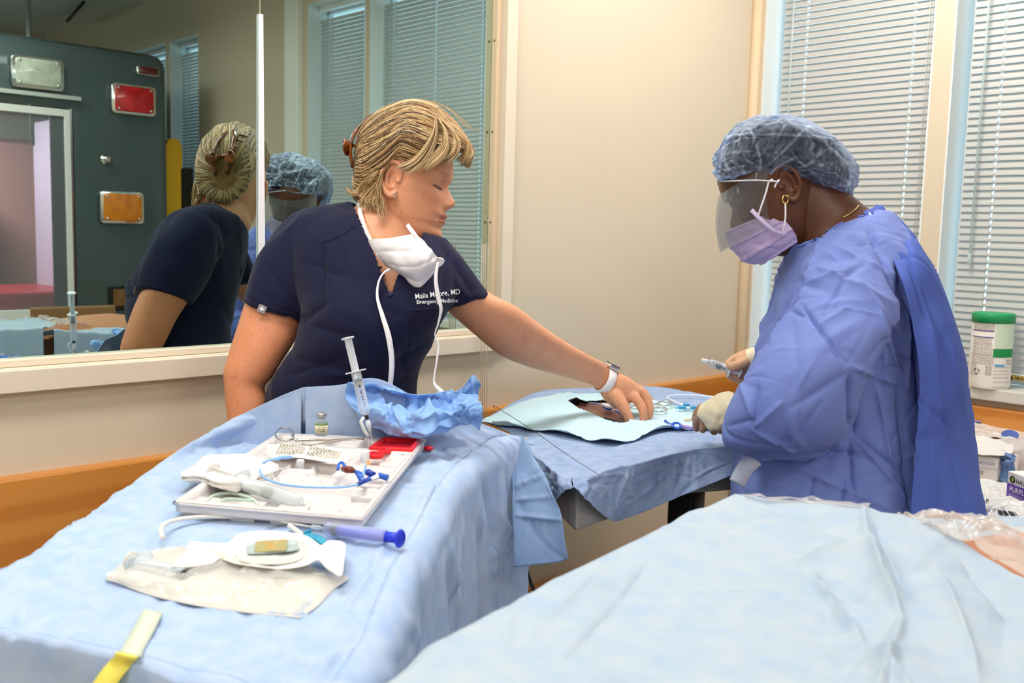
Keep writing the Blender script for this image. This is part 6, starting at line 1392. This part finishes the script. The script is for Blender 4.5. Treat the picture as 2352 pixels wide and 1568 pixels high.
cp = [(641, 1054, .012), (622, 1056, .012), (603, 1063, .012), (597, 1076, .010), (606, 1095, .008), (640, 1110, .006), (690, 1117, .006), (740, 1119, .006), (790, 1118, .006), (823, 1112, .008)]
B().tube(cr(np.array([TT(*c_) for c_ in cp]), 70), .0018, 8).obj('tube', lbt, ct)
B().tube(cr(np.array([TT(630, 1055, .012), TT(645, 1051, .013), TT(655, 1050, .013), TT(672, 1049, .013)]), 12), [.002, .0028, .0034, .0036, .003, .0030, .0034, .0034, .003, .0028, .0028, .002], 10).obj('hub', lbt, ct)
B().tube(cr(np.array([TT(776, 1078, .008), TT(778, 1066, .012), TT(786, 1062, .012), TT(792, 1070, .010), TT(798, 1078, .008), TT(786, 1080, .008)]), 24), .0022, 8).obj('clamp_loop', dbl, ct)
B().tube([TT(788, 1076, .010), TT(796, 1078, .011), TT(808, 1079, .011), TT(816, 1083, .009)], [.0035, .0055, .0052, .0025], 10).obj('clamp', brn, ct, label='brown clamp')
B().tube([TT(817, 1083, .010), TT(826, 1090, .010), TT(830, 1100, .009)], [.003, .0052, .0045], 10).obj('hub', dbl, ct)
B().tube([TT(832, 1100, .010), TT(837, 1082, .012), TT(840, 1070, .014)], .0018, 8).obj('side_arm', lbt, ct)
B().tube([TT(836, 1083, .010), TT(846, 1085, .010), TT(858, 1090, .010)], [.003, .0055, .0045], 10).obj('clamp', nvy, ct, label='navy clamp')
B().tube([TT(828, 1110, .008), TT(846, 1101, .009), TT(872, 1092, .009), TT(890, 1097, .007)], [.0025, .003, .0045, .005], 10).obj('hub', dbl, ct)
B().tube([TT(822, 1112, .008), TT(838, 1104, .009), TT(850, 1098, .009)], .0032, 8).obj('junction', nvy, ct)
sheet('tag', [TT(851, 1097, .014), TT(868, 1086, .018), TT(871, 1097, .012), TT(856, 1103, .010)], whp, ct, n=4, amp=0)
tb = TT(700, 1160, -.008); te = TT(548, 1104, .006); L = np.linalg.norm(te - tb)
sy2, W_, R_ = syringe('syringe', tb, te - tb, L, .0105, .052, 'large clear syringe lying in the near left part of the tray', stopper_at=.52, plunger=mat('milky_plastic', (236, 234, 228), .35, transl=.2), barrel=clear_mat('clear_barrel', (228, 232, 234), .6, .1, .6))
o = thing('small_vial', TT(520, 1150, -.008), 'coiled clear tubing lying in the near left well of the tray', 'tube')
B().tube(cr(np.array([TT(474, 1152, -.008), TT(490, 1138, -.008), TT(530, 1132, -.008), TT(572, 1142, -.008), TT(590, 1160, -.008), TT(540, 1168, -.008), TT(500, 1160, -.008), TT(520, 1146, -.008), TT(580, 1150, -.008)]), 60), .0022, 8).obj('coil', clear_mat('coil_plastic', (215, 232, 218), .5, .1, .6), o)
o.name = 'tubing_coil'
def pxrod(pts, r, m, name, label=None, cat=None, parent=None, n=8, zb=None):
    W = cr(np.array([TT(*p_) for p_ in pts]), 24); ob = B().tube(W, r, n).obj(name, m, parent)
    return props(ob, label, cat)
sw = thing('swab_stick', TT(730, 1178, -.008), 'thin swab with a pink and blue stem in the near right well of the tray', 'swab')
pxrod([(600, 1166, -.014), (700, 1168, -.014)], .0012, frost, 'stem', parent=sw); pxrod([(700, 1171, -.014), (722, 1176, -.014)], .0013, mat('stem_blue', (120, 150, 210), .4), 'stem', parent=sw); pxrod([(725, 1176, -.014), (748, 1180, -.014)], .0016, mat('stem_pink', (240, 40, 110), .4), 'stem', parent=sw)
o = B().lathe([(.0001, 0), (.008, 0), (.009, .003), (.008, .009), (.006, .011), (.0001, .0115)], TT(770, 1181, -.008), n=20).obj('white_cap', whp); props(o, 'round white cap in the near right well of the tray', 'cap')
o = pxrod([(786, 1183, -.012), (806, 1186, -.012)], .0013, MATS['stem_pink'], 'pink_pin', 'short pink pin beside the white cap in the tray', 'pin')
o = B().lathe([(.0001, 0), (.006, .0005), (.0065, .012), (.005, .014), (.0001, .0145)], TT(690, 1075, -.008), n=14).obj('bottle_cap', frost); props(o, 'clear little cup near the middle of the tray', 'cup')
oc = B().lathe([(.0001, 0), (.0075, .0005), (.0075, .018), (.006, .02), (.0001, .0205)], TT(838, 1062, -.008), n=18).obj('frosted_cup', frost); props(oc, 'frosted cap with an orange label beside the red cup in the tray', 'cap')
B().box(TT(846, 1062, -.002) + unit(CO - TT(846, 1062)) * .006, (.006, .0008, .007), frame_of(RT)).obj('cap_label', mat('orange_label', (245, 180, 120), .6), oc, smooth=False)
# ---- introducer, blue syringe, dressing and pouch in front of the tray
ivory = mat('ivory_tube', (238, 234, 222), .4, transl=.1); teal = mat('teal_plastic', (40, 150, 185), .35); royal = mat('royal_blue_plastic', (44, 62, 215), .35)
TP = lambda x, y, h=.004: S_(x, y, h + .001)
ig = thing('guidewire_loop', TP(520, 1205), 'ivory tubing hoop with a teal clamp curling over the dressing pouch', 'tubing')
B().tube(cr(np.array([TP(374, 1262, .014), TP(370, 1245, .016), TP(386, 1226, .014), TP(420, 1210, .010), TP(480, 1200, .007), TP(560, 1200, .006), TP(620, 1204, .005), TP(680, 1214, .005), TP(720, 1222, .006)]), 70), np.interp(np.linspace(0, 1, 70), [0, .55, .8, 1], [.0030, .0028, .0014, .0010]), 8).obj('hoop', ivory, ig)
B().tube(cr(np.array([TP(664, 1219, .006), TP(678, 1230, .007), TP(696, 1248, .008), TP(690, 1262, .012), TP(660, 1272, .016), TP(600, 1280, .018)]), 40), .0032, 8).obj('tube', ivory, ig)
B().tube(cr(np.array([TP(684, 1258, .010), TP(706, 1254, .012), TP(732, 1262, .012), TP(752, 1274, .010)]), 16), np.interp(np.linspace(0, 1, 16), [0, .3, .7, 1], [.003, .0065, .0065, .004]), 10, flat=.5).obj('clamp', teal, ig, label='teal clamp')
B().box((TP(712, 1240, .012) + TP(700, 1250, .012)) / 2, (.012, .003, .004), frame_of(TP(722, 1238) - TP(698, 1250))).obj('clamp_tab', teal, ig, smooth=False)
B().tube([TP(752, 1272, .010), TP(770, 1282, .008), TP(792, 1292, .006)], [.0028, .002, .0008], 8).obj('tip', mat('tip_blue', (120, 160, 225), .4), ig)
t0_, t1_ = TP(735, 1231, .010), TP(886, 1252, .010)
sy3, W_, R_ = syringe('syringe', t0_, t1_ - t0_, np.linalg.norm(t1_ - t0_), .0088, .020, 'clear syringe with a royal blue plunger lying in front of the tray', stopper_at=.20, plunger=royal, marks=False, barrel=clear_mat('blue_syringe_barrel', (215, 222, 245), .80, .06, .6), flange=False)
B().lathe([(.0062, 0), (.0062, .019)], W_(np.linalg.norm(t1_ - t0_) + .001), R_, 20).obj('plunger_sleeve', royal, sy3)
B().lathe([(.0060, .02), (.0060, np.linalg.norm(t1_ - t0_) - .004)], W_(0) + 0, R_, 20).obj('plunger_core', mat('core_blue', (96, 112, 228), .4), sy3)
B().lathe([(.0012, -.014), (.003, -.012), (.003, -.002), (.002, .002)], t0_, R_, 12).obj('luer', clr, sy3)
# pouch
pm_ = mat('pouch_paper', (232, 229, 224), .7, transl=.1); pf = clear_mat('pouch_film', (236, 234, 230), .80, .10, .8)
pc_ = thing('dressing_pouch', TP(500, 1350, .0), 'opened white and clear film pouch holding a syringe, nearest thing on the left drape', 'package')
ctl = [[TP(330, 1278, .003), TP(420, 1262, .003), TP(520, 1280, .003), TP(640, 1300, .003), TP(802, 1332, .003)], [TP(285, 1305, .004), TP(400, 1300, .012), TP(510, 1315, .012), TP(620, 1330, .010), TP(770, 1355, .003)], [TP(244, 1331, .003), TP(360, 1350, .010), TP(490, 1368, .012), TP(600, 1385, .008), TP(730, 1395, .003)], [TP(262, 1338, .002), TP(350, 1372, .003), TP(470, 1398, .003), TP(580, 1412, .003), TP(690, 1423, .003)]]
A = gridpts(ctl, 80, 120); hh = crumple(A, 70, .03, .006, .003, 111)
B().grid(A - np.array([0, 0, .002])).obj('backing', pm_, pc_, mod='solid')
A5 = A + np.array([0, 0, .006]) * (np.sin(np.linspace(0, PI, 80))[:, None, None] * np.sin(np.linspace(0, PI, 120))[None, :, None]) + upn(A) * hh[..., None] + np.array([0, 0, .0015])
B().grid(A5).obj('film', pf, pc_)
for e_ in (A[0], A[-1], A[:, 0], A[:, -1]): pass
t0_, t1_ = TP(440, 1356, .012), TP(320, 1320, .012)
sy4, W_, R_ = syringe('syringe', t0_, t1_ - t0_, np.linalg.norm(t1_ - t0_), .0092, .012, 'syringe sealed inside the clear film pouch in front of the tray', stopper_at=.10, plunger=MATS['milky_plastic'])

# adhesive dressing with a gel window on top
ds = thing('adhesive_dressing', TP(600, 1320, .014), 'white bow-tie dressing with a grey oval window and amber chip on top of the pouch', 'dressing')
def flatpoly(pts, h, m, name, par, th_=.0012):
    W = np.array([TP(x, y, h) for x, y in pts]); c_ = W.mean(0); n_ = len(W)
    return B().add(np.concatenate([W, W + (0, 0, th_)]), [tuple(range(n_))[::-1], tuple(range(n_, 2 * n_))] + [(i, (i + 1) % n_, (i + 1) % n_ + n_, i + n_) for i in range(n_)]).obj(name, m, par, smooth=False)
def sp(pts, n=60): p_ = np.array(pts + [pts[0]], float); return [tuple(x) for x in cr(p_, n)[:-1]]
outl = sp([(392, 1346), (420, 1318), (436, 1290), (430, 1286), (470, 1290), (510, 1292), (528, 1288), (548, 1270), (590, 1262), (640, 1262), (700, 1272), (728, 1290), (738, 1296), (752, 1286), (768, 1284), (792, 1292), (790, 1330), (784, 1368), (764, 1360), (748, 1348), (734, 1332), (724, 1332), (700, 1344), (650, 1352), (600, 1348), (545, 1340), (515, 1330), (505, 1326), (492, 1336), (470, 1342), (430, 1348)], 140)
flatpoly(outl, 0.0210, mat('dressing_white', (244, 240, 232), .6), 'frame', ds)
flatpoly(sp([(534, 1312), (548, 1290), (590, 1280), (650, 1280), (695, 1290), (708, 1305), (700, 1325), (668, 1340), (610, 1344), (555, 1336)], 60), 0.0224, mat('dressing_grey', (206, 206, 202), .7, bump=.4, bscale=1200), 'window', ds, .0006)
flatpoly(sp([(566, 1300), (575, 1292), (672, 1288), (682, 1296), (678, 1312), (580, 1320), (566, 1314)], 40), 0.0232, mat('gel_pad', (176, 192, 190), .3), 'gel_pad', ds, .0008)
flatpoly([(588, 1292), (660, 1288), (658, 1314), (583, 1318)], 0.0242, mat('amber_film', (206, 168, 96), .3, rgb2=(170, 176, 130), vscale=70, coat=.5), 'amber_chip', ds, .0008)
g = B(); 
for x_, y_, w_ in ((762, 1304, .0035), (758, 1318, .0012)): g.box(TP(x_, y_, .0228), (w_, .0012, .0004), frame_of(TP(x_ + 10, y_ + 1) - TP(x_, y_)))
g.obj('tab_print', ink, ds, smooth=False)
# ================================================================= items on the far table and in the hands
TQ = lambda x, y, h=.012: T2(x, y, h)
sc = thing('scissors', TQ(1520, 932), 'steel scissors lying beyond the blonde woman\'s hand on the pale drape', 'scissors')
for c1, c2, hx in (((1528, 926), (1470, 930), 0), ((1515, 940), (1468, 936), 1)):
    cx, cy = c1; rc = [TQ(cx + 17 * math.cos(a), cy + 4.6 * math.sin(a), .016) for a in np.linspace(0, 2 * PI, 25)]
    B().tube(np.array(rc), .0022, 8, caps=False).tube([TQ(cx - 16, cy + 1, .016), TQ(c2[0] + 20, c2[1], .016), TQ(c2[0] - 10, c2[1] + 1, .014), TQ(c2[0] - 60, c2[1] - 4, .012)], [.002, .002, .0022, .0008], 8).obj('blade_arm', MATS['silver'], sc)
cyan = mat('cyan_plastic', (60, 160, 205), .35)
sk = thing('scalpel_clamp', TQ(1580, 936), 'flat sky blue plastic connector lying beyond the scissors', 'connector')
B().rbox(TQ(1582, 936, .014), (.052, .009, .008), .003, frame_of(TQ(1606, 936) - TQ(1556, 936))).rbox(TQ(1577, 929, .020), (.016, .006, .006), .002, frame_of(TQ(1606, 930) - TQ(1556, 926))).obj('connector_body', cyan, sk, bevel=.0015)
B().box(TQ(1581, 936, .019), (.008, .0095, .0035), frame_of(TQ(1606, 936) - TQ(1556, 936))).obj('white_window', whp, sk, smooth=False); B().tube([TQ(1562, 936, .013), TQ(1550, 936.5, .012)], .0018, 8).obj('nozzle', cyan, sk)
sk.name = 'line_connector'
lp_ = B().tube(cr(np.array([TQ(1570, 930, .012), TQ(1545, 920, .010), TQ(1533, 913, .010), TQ(1540, 909, .010), TQ(1565, 907, .010), TQ(1600, 908, .010), TQ(1640, 911, .010)]), 40), .0022, 8).obj('tube_loop', mat('loop_plastic', (230, 234, 242), .4)); props(lp_, 'loop of thin white tubing on the drape beside the near gloved hand', 'tubing')
gw = B().tube(cr(np.concatenate([[P(1137, 939, 2.02), P(1134, 936, 2.02), P(1133, 931, 2.02), P(1136, 932, 2.02)], [P(1160, 947, 2.0), P(1230, 992, 1.94), P(1300, 1042, 1.83), P(1382, 1094, 1.72)]]), 90), .0006, 6).obj('guidewire', mat('wire_steel', (120, 118, 118), .3, 1.0)); props(gw, 'long thin steel guidewire with a J tip bridging over the far table', 'wire')
lc = thing('line_connector', TQ(1462, 986), 'white and clear line connector with a brown clamp pinched in her fingers', 'connector')
B().tube([P(1436, 991, 2.235), P(1452, 985, 2.24)], [.0048, .0052], 12).obj('white_end', whp, lc); B().lathe([(.0001, 0), (.0024, 0), (.0022, .0006), (.0001, .0008)], P(1433.5, 992, 2.233), axes(P(1433, 992, 2.233) - P(1452, 985, 2.24)), 12).obj('blue_core', dbl, lc)
B().tube([P(1452, 985, 2.24), P(1466, 981, 2.243)], .0050, 12).obj('clear_body', clr, lc); B().tube([P(1466, 981, 2.243), P(1480, 978, 2.247)], [.0056, .0062], 12).obj('brown_clamp', brn, lc)
cb = thing('catheter', TQ(1395, 935), 'catheter with a white and blue hub coming out of the skin block under her hand', 'catheter')
B().tube(cr(np.array([TQ(1352, 925, .016), TQ(1370, 926, .022), TQ(1386, 930, .026)]), 12), .0014, 8).obj('tube', lbt, cb)
B().tube([TQ(1384, 929, .028), TQ(1396, 932, .028), TQ(1408, 936, .026)], [.004, .0055, .004], 10).obj('hub', whp, cb); B().tube([TQ(1386, 934, .022), TQ(1396, 938, .021), TQ(1406, 938, .021)], [.003, .0045, .004], 10).obj('wing', dbl, cb)
B().tube(cr(np.array([TQ(1412, 942, .018), TQ(1430, 952, .014), TQ(1452, 962, .013), TQ(1470, 972, .012)]), 12), .0016, 8).obj('extension', dbl, cb); B().tube(cr(np.array([TQ(1400, 940, .018), TQ(1440, 945, .014), TQ(1470, 952, .012)]), 12), .0011, 8).obj('extension', frost, cb)
ln = thing('catheter_line', TQ(1565, 978), 'dark blue clamp and violet clear line between the two women\'s hands', 'catheter')
B().tube([TQ(1528, 966, .012), TQ(1534, 970, .012), TQ(1548, 976, .012)], [.003, .0015, .0015], 8).obj('tail', dbl, ln)
B().tube(cr(np.array([TQ(1541, 975, .012), TQ(1552, 971, .016), TQ(1562, 974, .016), TQ(1560, 983, .012), TQ(1548, 981, .012), TQ(1543, 977, .012)]), 24), .0028, 8).obj('clamp', dbl, ln); B().tube([TQ(1563, 978, .013), TQ(1578, 981, .013), TQ(1596, 984, .013)], [.0042, .0045, .004], 10).obj('body', clear_mat('violet_clear', (190, 170, 225), .35, .15, .5), ln)
bc_ = thing('beige_connector', TQ(1588, 962), 'small beige capped connector held under the near gloved fingers', 'connector')
B().tube([TQ(1572, 964, .012), TQ(1584, 962, .013), TQ(1598, 960, .014)], [.0028, .0034, .0028], 10).obj('cap', mat('beige_plastic', (245, 212, 180), .4), bc_); B().tube([TQ(1594, 960, .014), TQ(1603, 959, .015)], .004, 10).obj('collar', MATS['violet_clear'], bc_)
fr_ = B().lathe([(.0001, 0), (.003, .0003), (.003, .002), (.0001, .0024)], T2(1208, 1009, .006), n=10).obj('beige_plug', MATS['beige_plastic']); props(fr_, 'tiny beige cap on the blue drape left of the pale sheet', 'cap')
o = B().tube([T2(1206, 1016, .004), T2(1228, 1020, .004)], .0016, 6).obj('tape_scrap', mat('scrap_blue', (170, 205, 240), .6)); props(o, 'short pale blue strip on the blue drape near the guidewire', 'strip')
# syringe in the far gloved hand
a, b_ = P(1620, 829, 2.045), P(1676, 848, 2.045)
sy5, W_, R_ = syringe('syringe', a, b_ - a, np.linalg.norm(b_ - a), .0080, .022, 'clear syringe held up in the gloved hand of the gowned woman', stopper_at=.48, digits=['1', '2', '3'])
B().lathe([(.0030, -.008), (.0042, -.007), (.0042, -.001), (.0050, 0), (.0045, .008)], a, R_, 14).obj('luer_lock', frost, sy5)
# ================================================================= window sill and supplies on the right
cp_ = atZ(2275, 884, WZ0); cx = WX + .004; cp_ = np.array([cx, atX(2270, 886, cx)[1], WZ0]); can = thing('wipes_canister', cp_, 'white wipes canister with a green lid standing on the window sill', 'canister')
hc_ = (to_px(cp_)[1] - 722) / F * to_px(cp_)[2]; rc_ = 44.5 / F * to_px(cp_)[2]
B().lathe([(.0001, 0), (rc_ * .95, 0), (rc_ * .97, .004), (rc_, .012), (rc_ * .985, hc_ - .012), (rc_ * .97, hc_ - .01)], cp_, n=48).obj('tub', mat('canister_plastic', (238, 230, 222), .4), can)
B().lathe([(rc_ * 1.0, hc_ - .022), (rc_ * 1.03, hc_ - .022), (rc_ * 1.03, hc_ + .002), (rc_ * .98, hc_ + .006), (.0001, hc_ + .007)], cp_, n=48).obj('lid', mat('green_plastic', (20, 148, 84), .4), can)
vt = unit((CO - cp_) * np.array([1, 1, 0])); vs = np.cross((0, 0, 1), vt)
def on_can(a, z, rr=.0006): return cp_ + (vt * math.cos(a) + vs * math.sin(a)) * (rc_ + rr) + np.array([0, 0, z])
def can_patch(x0, x1_, y0, y1, m, name, rr=.0006, n=10):
    """x in -1..1 across the visible width, y in 0..1 up the tub"""
    A = [[on_can(math.asin(max(-1, min(1, x))), y * hc_, rr) for x in np.linspace(x0, x1_, n)] for y in (y0, y1)]
    return B().grid(np.array(A)).obj(name, m, can)
can_patch(.15, .95, .56, .92, mat('pale_green', (206, 220, 196), .6), 'label_panel'); can_patch(.10, .97, .44, .555, mat('label_green', (20, 140, 72), .5), 'label_band', .0008)
can_patch(.22, .66, .318, .345, mat('label_blue', (70, 160, 210), .5), 'label_stripe')
for y_ in (.70, .785): can_patch(-.88, .08, y_, y_ + .012, mat('label_navy', (70, 80, 150), .5), 'label_rule')
g = B(); rs = np.random.RandomState(8)
for blk_ in ((-.85, .08, .80, .90, 7), (-.82, .0, .62, .69, 4), (-.82, .05, .47, .60, 6), (-.85, .15, .34, .46, 6), (-.85, -.62, .18, .32, 6), (.18, .85, .16, .30, 4), (.2, .9, .10, .12, 1), (.7, .95, .34, .40, 4), (-.2, .1, .19, .31, 7), (.15, .8, .03, .05, 1)):
    for k in range(blk_[4]):
        y_ = blk_[2] + (blk_[3] - blk_[2]) * k / max(1, blk_[4] - 1); x_ = blk_[0]
        while x_ < blk_[1]:
            w_ = min(.05 + .12 * rs.rand(), blk_[1] - x_); a0, a1 = math.asin(x_), math.asin(min(.99, x_ + w_)); g.grid(np.array([[on_can(a0, y_ * hc_, .001), on_can(a1, y_ * hc_, .001)], [on_can(a0, (y_ + .009) * hc_, .001), on_can(a1, (y_ + .009) * hc_, .001)]])); x_ += w_ + .025
g.obj('fine_print', mat('can_print', (165, 155, 148), .7), can, smooth=False, kind='stuff')
g = B()
for k in range(3):   # recycling arrows
    a0 = PI / 2 + k * 2 * PI / 3
    for a_ in np.linspace(a0 + .25, a0 + 1.55, 5)[:-1]:
        p_, q_ = [on_can(math.asin(-.58 + .105 * math.cos(t_)), (.235 + .036 * math.sin(t_)) * hc_, .0012) for t_ in (a_, a_ + .33)]; g.tube([p_, q_], .0011, 4)
g.obj('recycling_mark', mat('mark_black', (30, 40, 34), .6), can)
# supply cart
ZC = .872
cart = thing('supply_cart', (2.62, .42, 0), 'white supply cart heaped with packages under the right window', 'cart')
B().rbox((2.62, .44, ZC - .015), (.62, .98, .03), .03).obj('top', mat('cart_white', (232, 228, 222), .4), cart, bevel=.004)
B().b2((2.36, -.02, .12), (2.90, .90, ZC - .03)).obj('cabinet', MATS['cart_white'], cart, smooth=False, bevel=.006)
for k in range(3): B().b2((2.35, .02, .16 + .24 * k), (2.362, .86, .38 + .24 * k)).obj('drawer', mat('drawer_grey', (205, 205, 205), .4), cart, smooth=False, bevel=.003)
for sx in (2.4, 2.86):
    for sy in (.03, .85): B().lathe([(.001, -.014), (.04, -.012), (.04, .012), (.001, .014)], (sx, sy, .042), axes((1, 0, 0)), 14).tube([(sx, sy, .05), (sx, sy, .13)], .012, 8).obj('caster', MATS['caster_rubber'], cart)
def px_poly_sheet(name, rows, m, label, cat, amp=.004, seed=1, parent=None, n=50, m2=70, cw=.008, num=40):
    A = gridpts([[P(*c_) for c_ in r] for r in rows], n, m2); N = grid_normals(A); N *= np.sign(((CO - A) * N).sum(-1).mean()); A = A + N * crumple(A, num, .04, cw, amp, seed)[..., None]
    o = B().grid(A).obj(name, m, parent, mod='solid'); return props(o, label, cat), A
ppw = mat('glossy_wrap', (240, 236, 232), .22, coat=.3, transl=.1)
gfx = clear_mat('wrap_film', (225, 215, 212), .55, .06, .9)
px_poly_sheet('sterile_package', [[(2190, 948, 3.0), (2290, 958, 2.96), (2420, 974, 2.92)], [(2190, 975, 2.85), (2290, 985, 2.82), (2420, 1000, 2.78)], [(2190, 995, 2.72), (2290, 1004, 2.70), (2420, 1020, 2.66)]], ppw, 'large white wrapped package lying furthest back on the supply cart', 'package', .004, 121)
o = B().add([P(2240, 963, 2.90), P(2256, 965, 2.89), P(2252, 970, 2.87), P(2234, 968, 2.88)], [(0, 1, 2, 3)]).obj('package_mark', mat('mark_blue', (120, 140, 220), .5), [x for x in COL.objects if x.name == 'sterile_package'][0], smooth=False)
B().lathe([(.0001, 0), (.022, 0)], P(2320, 998, 2.715), axes(CO - P(2320, 998, 2.7) + np.array([0, 0, 5.0])), 24).obj('package_mark', mat('mark_blue2', (110, 130, 210), .5), [x for x in COL.objects if x.name == 'sterile_package'][0], smooth=False)
px_poly_sheet('film_package', [[(2225, 1000, 2.62), (2300, 1006, 2.6), (2420, 1010, 2.55)], [(2225, 1022, 2.55), (2310, 1030, 2.5), (2420, 1040, 2.45)], [(2240, 1085, 2.52), (2310, 1085, 2.48), (2420, 1090, 2.44)]], gfx, 'clear film package with blue and red contents behind the glove box', 'package', .008, 122)
kb = thing('catheter_kit', P(2260, 1100, 2.42), 'white catheter kit box reading ARROW behind the glove box', 'box')
k1, k2, k3, k4 = P(2195, 1038, 2.46), P(2293, 1052, 2.38), P(2288, 1106, 2.38), P(2195, 1094, 2.46)
bk_ = unit(np.cross(k2 - k1, k4 - k1)); bk_ *= -np.sign(bk_ @ (CO - k1)); bk_ = bk_ * .12
B().add([k1, k2, k3, k4, k1 + bk_, k2 + bk_, k3 + bk_, k4 + bk_], [(0, 1, 2, 3), (4, 7, 6, 5), (0, 4, 5, 1), (1, 5, 6, 2), (2, 6, 7, 3), (3, 7, 4, 0)]).obj('carton', mat('kit_board', (226, 216, 210), .5), kb, smooth=False, bevel=.004)
kx, ky = k2 - k1, k1 - k4; ko = -unit(bk_) * .003
text_on('brand_text', 'ARROW', .0120, P(2245, 1064, 2.41) + ko, kx, ky, mat('print_blue', (80, 90, 170), .5), kb); text_on('kit_text', 'Three-Lumen CVC', .0075, P(2240, 1073, 2.42) + ko, kx, ky, inkg, kb); text_on('kit_text', '032', .0135, P(2241, 1086, 2.42) + ko, kx, ky, ink, kb); text_on('kit_text', 'MADE IN USA', .006, P(2262, 1083, 2.41) + ko, kx, ky, inkg, kb); text_on('kit_text', 'Made by Arrow', .007, P(2240, 1102, 2.42) + ko, kx, ky, ink, kb)
px_poly_sheet('kit_wrap', [[(2200, 1000, 2.56), (2260, 1002, 2.52), (2322, 1018, 2.48)], [(2200, 1016, 2.48), (2270, 1020, 2.44), (2330, 1030, 2.42)], [(2196, 1038, 2.45), (2292, 1046, 2.375), (2318, 1042, 2.38)]], mat('kit_wrap_paper', (232, 226, 220), .6, transl=.1), None, None, .004, 123, kb, 30, 40)
sc_ = px_poly_sheet('contents', [[(2298, 1046, 2.40), (2312, 1040, 2.38), (2330, 1044, 2.36)], [(2298, 1075, 2.39), (2312, 1072, 2.37), (2332, 1070, 2.35)], [(2297, 1108, 2.39), (2310, 1110, 2.37), (2330, 1112, 2.36)]], mat('folded_blue', (110, 140, 185), .7, rgb2=(80, 110, 165), vscale=40), None, None, .008, 124, kb, 30, 30, .003, 20)
# purple glove box
gb0, gbx = P(2316, 1081, 2.15), unit(P(2420, 1106, 2.02) - P(2316, 1081, 2.15)); gz_ = np.array([0, 0, 1.0]); gby = unit(np.cross(gz_, gbx)); gby *= np.sign(gby @ (gb0 - CO)); gbx = unit(gbx * np.array([1, 1, 0]))
gby = unit(np.cross(gz_, gbx)); gby *= np.sign(gby @ (gb0 - CO)); hB = .108
glb_ = thing('glove_box', gb0 - np.array([0, 0, hB]), 'white and purple glove box at the right edge of the picture', 'box')
RB2 = np.stack([gbx, gby, gz_], 1)
B().box(gb0 + RB2 @ np.array([.12, .06, -hB / 2]), (.24, .12, hB), RB2).obj('carton', mat('box_board', (238, 236, 232), .45), glb_, smooth=False, bevel=.0015)
def gface(x0, x1_, z0, z1_, m, nm, o_=-.0008): return B().box(gb0 + RB2 @ np.array([(x0 + x1_) / 2, o_, (z0 + z1_) / 2]), (x1_ - x0, .0006, z1_ - z0), RB2).obj(nm, m, glb_, smooth=False)
gface(0.001, .239, -.056, -.026, mat('box_purple', (120, 74, 190), .4), 'purple_band'); gface(.001, .239, -.0635, -.056, mat('box_lime', (150, 205, 50), .4), 'lime_band'); gface(.001, .239, -.069, -.0635, mat('box_navy', (20, 26, 60), .4), 'navy_band')
gt = lambda tx_, sz, x_, z_, m, b_=True: text_on('box_text', tx_, sz, gb0 + RB2 @ np.array([x_, -.0016, z_]), gbx, gz_, m, glb_, bold=b_)
gt('HALYARD', .014, .028, -.021, MATS['mark_black']); gt('PURPLE NITRILE', .016, .010, -.042, MATS['white_thread']); gt('POWDER-FREE EXAM GLOVES', .010, .010, -.053, mat('pale_purple', (214, 200, 236), .5), False); gt('50 pairs', .008, .03, -.083, inkg, False); gt('2021', .008, .03, -.095, inkg, False)
B().lathe([(.0001, 0), (.008, 0), (.008, .0005), (.0001, .0006)], gb0 + RB2 @ np.array([.016, -.0012, -.015]), axes(-gby), 20).obj('logo_disc', MATS['mark_black'], glb_); B().prism([(-.002, -.005), (.003, -.003), (.004, .004), (-.001, .004)], .0005, axes(-gby, gbx), gb0 + RB2 @ np.array([.017, -.0022, -.015])).obj('logo_leaf', MATS['box_lime'], glb_, smooth=False)
o_, A = px_poly_sheet('film_pouch', [[(2240, 1100, 2.3), (2280, 1104, 2.28), (2316, 1110, 2.22)], [(2245, 1118, 2.22), (2285, 1124, 2.20), (2314, 1130, 2.18)], [(2250, 1150, 2.12), (2290, 1150, 2.12), (2314, 1152, 2.14)]], ppw, 'white pouch with a clear window between the gown and the glove box', 'package', .004, 125)
o_, A = px_poly_sheet('barcode_pouch', [[(2246, 1150, 2.14), (2310, 1140, 2.12), (2360, 1155, 2.06), (2430, 1180, 2.02)], [(2246, 1172, 2.06), (2310, 1165, 2.04), (2360, 1175, 2.0), (2430, 1195, 1.96)], [(2240, 1200, 2.0), (2310, 1200, 1.98), (2360, 1205, 1.95), (2430, 1215, 1.92)]], ppw, 'glossy white pouch with a barcode in front of the glove box', 'package', .005, 126)
pouch_bvh = bvh(A.reshape(-1, 3), G().grid(A).f); g = B()
for k in range(13):
    if k % 4 == 3: continue
    a_, b2_ = cast(pouch_bvh, 2292 + k * 3.2, 1174 + k * .3, .0025), cast(pouch_bvh, 2297 + k * 3.4, 1182 + k * .4, .0025)
    if a_ is not None and b2_ is not None: g.tube([a_, b2_], .0008 + .0006 * (k % 3), 4)
if g.v: g.obj('barcode', ink, o_, smooth=False)
px_text('3R1 20 4V53', pouch_bvh, 2262, 1178, 9, 8, 'pouch_print', inkg, o_, off=.0025); px_text('LLP', pouch_bvh, 2252, 1156, 13, -2, 'pouch_print', ink, o_, off=.0025, bold=True)
# bench under the wall light switch side: grey chair-like knob edge seen under the gown cuff
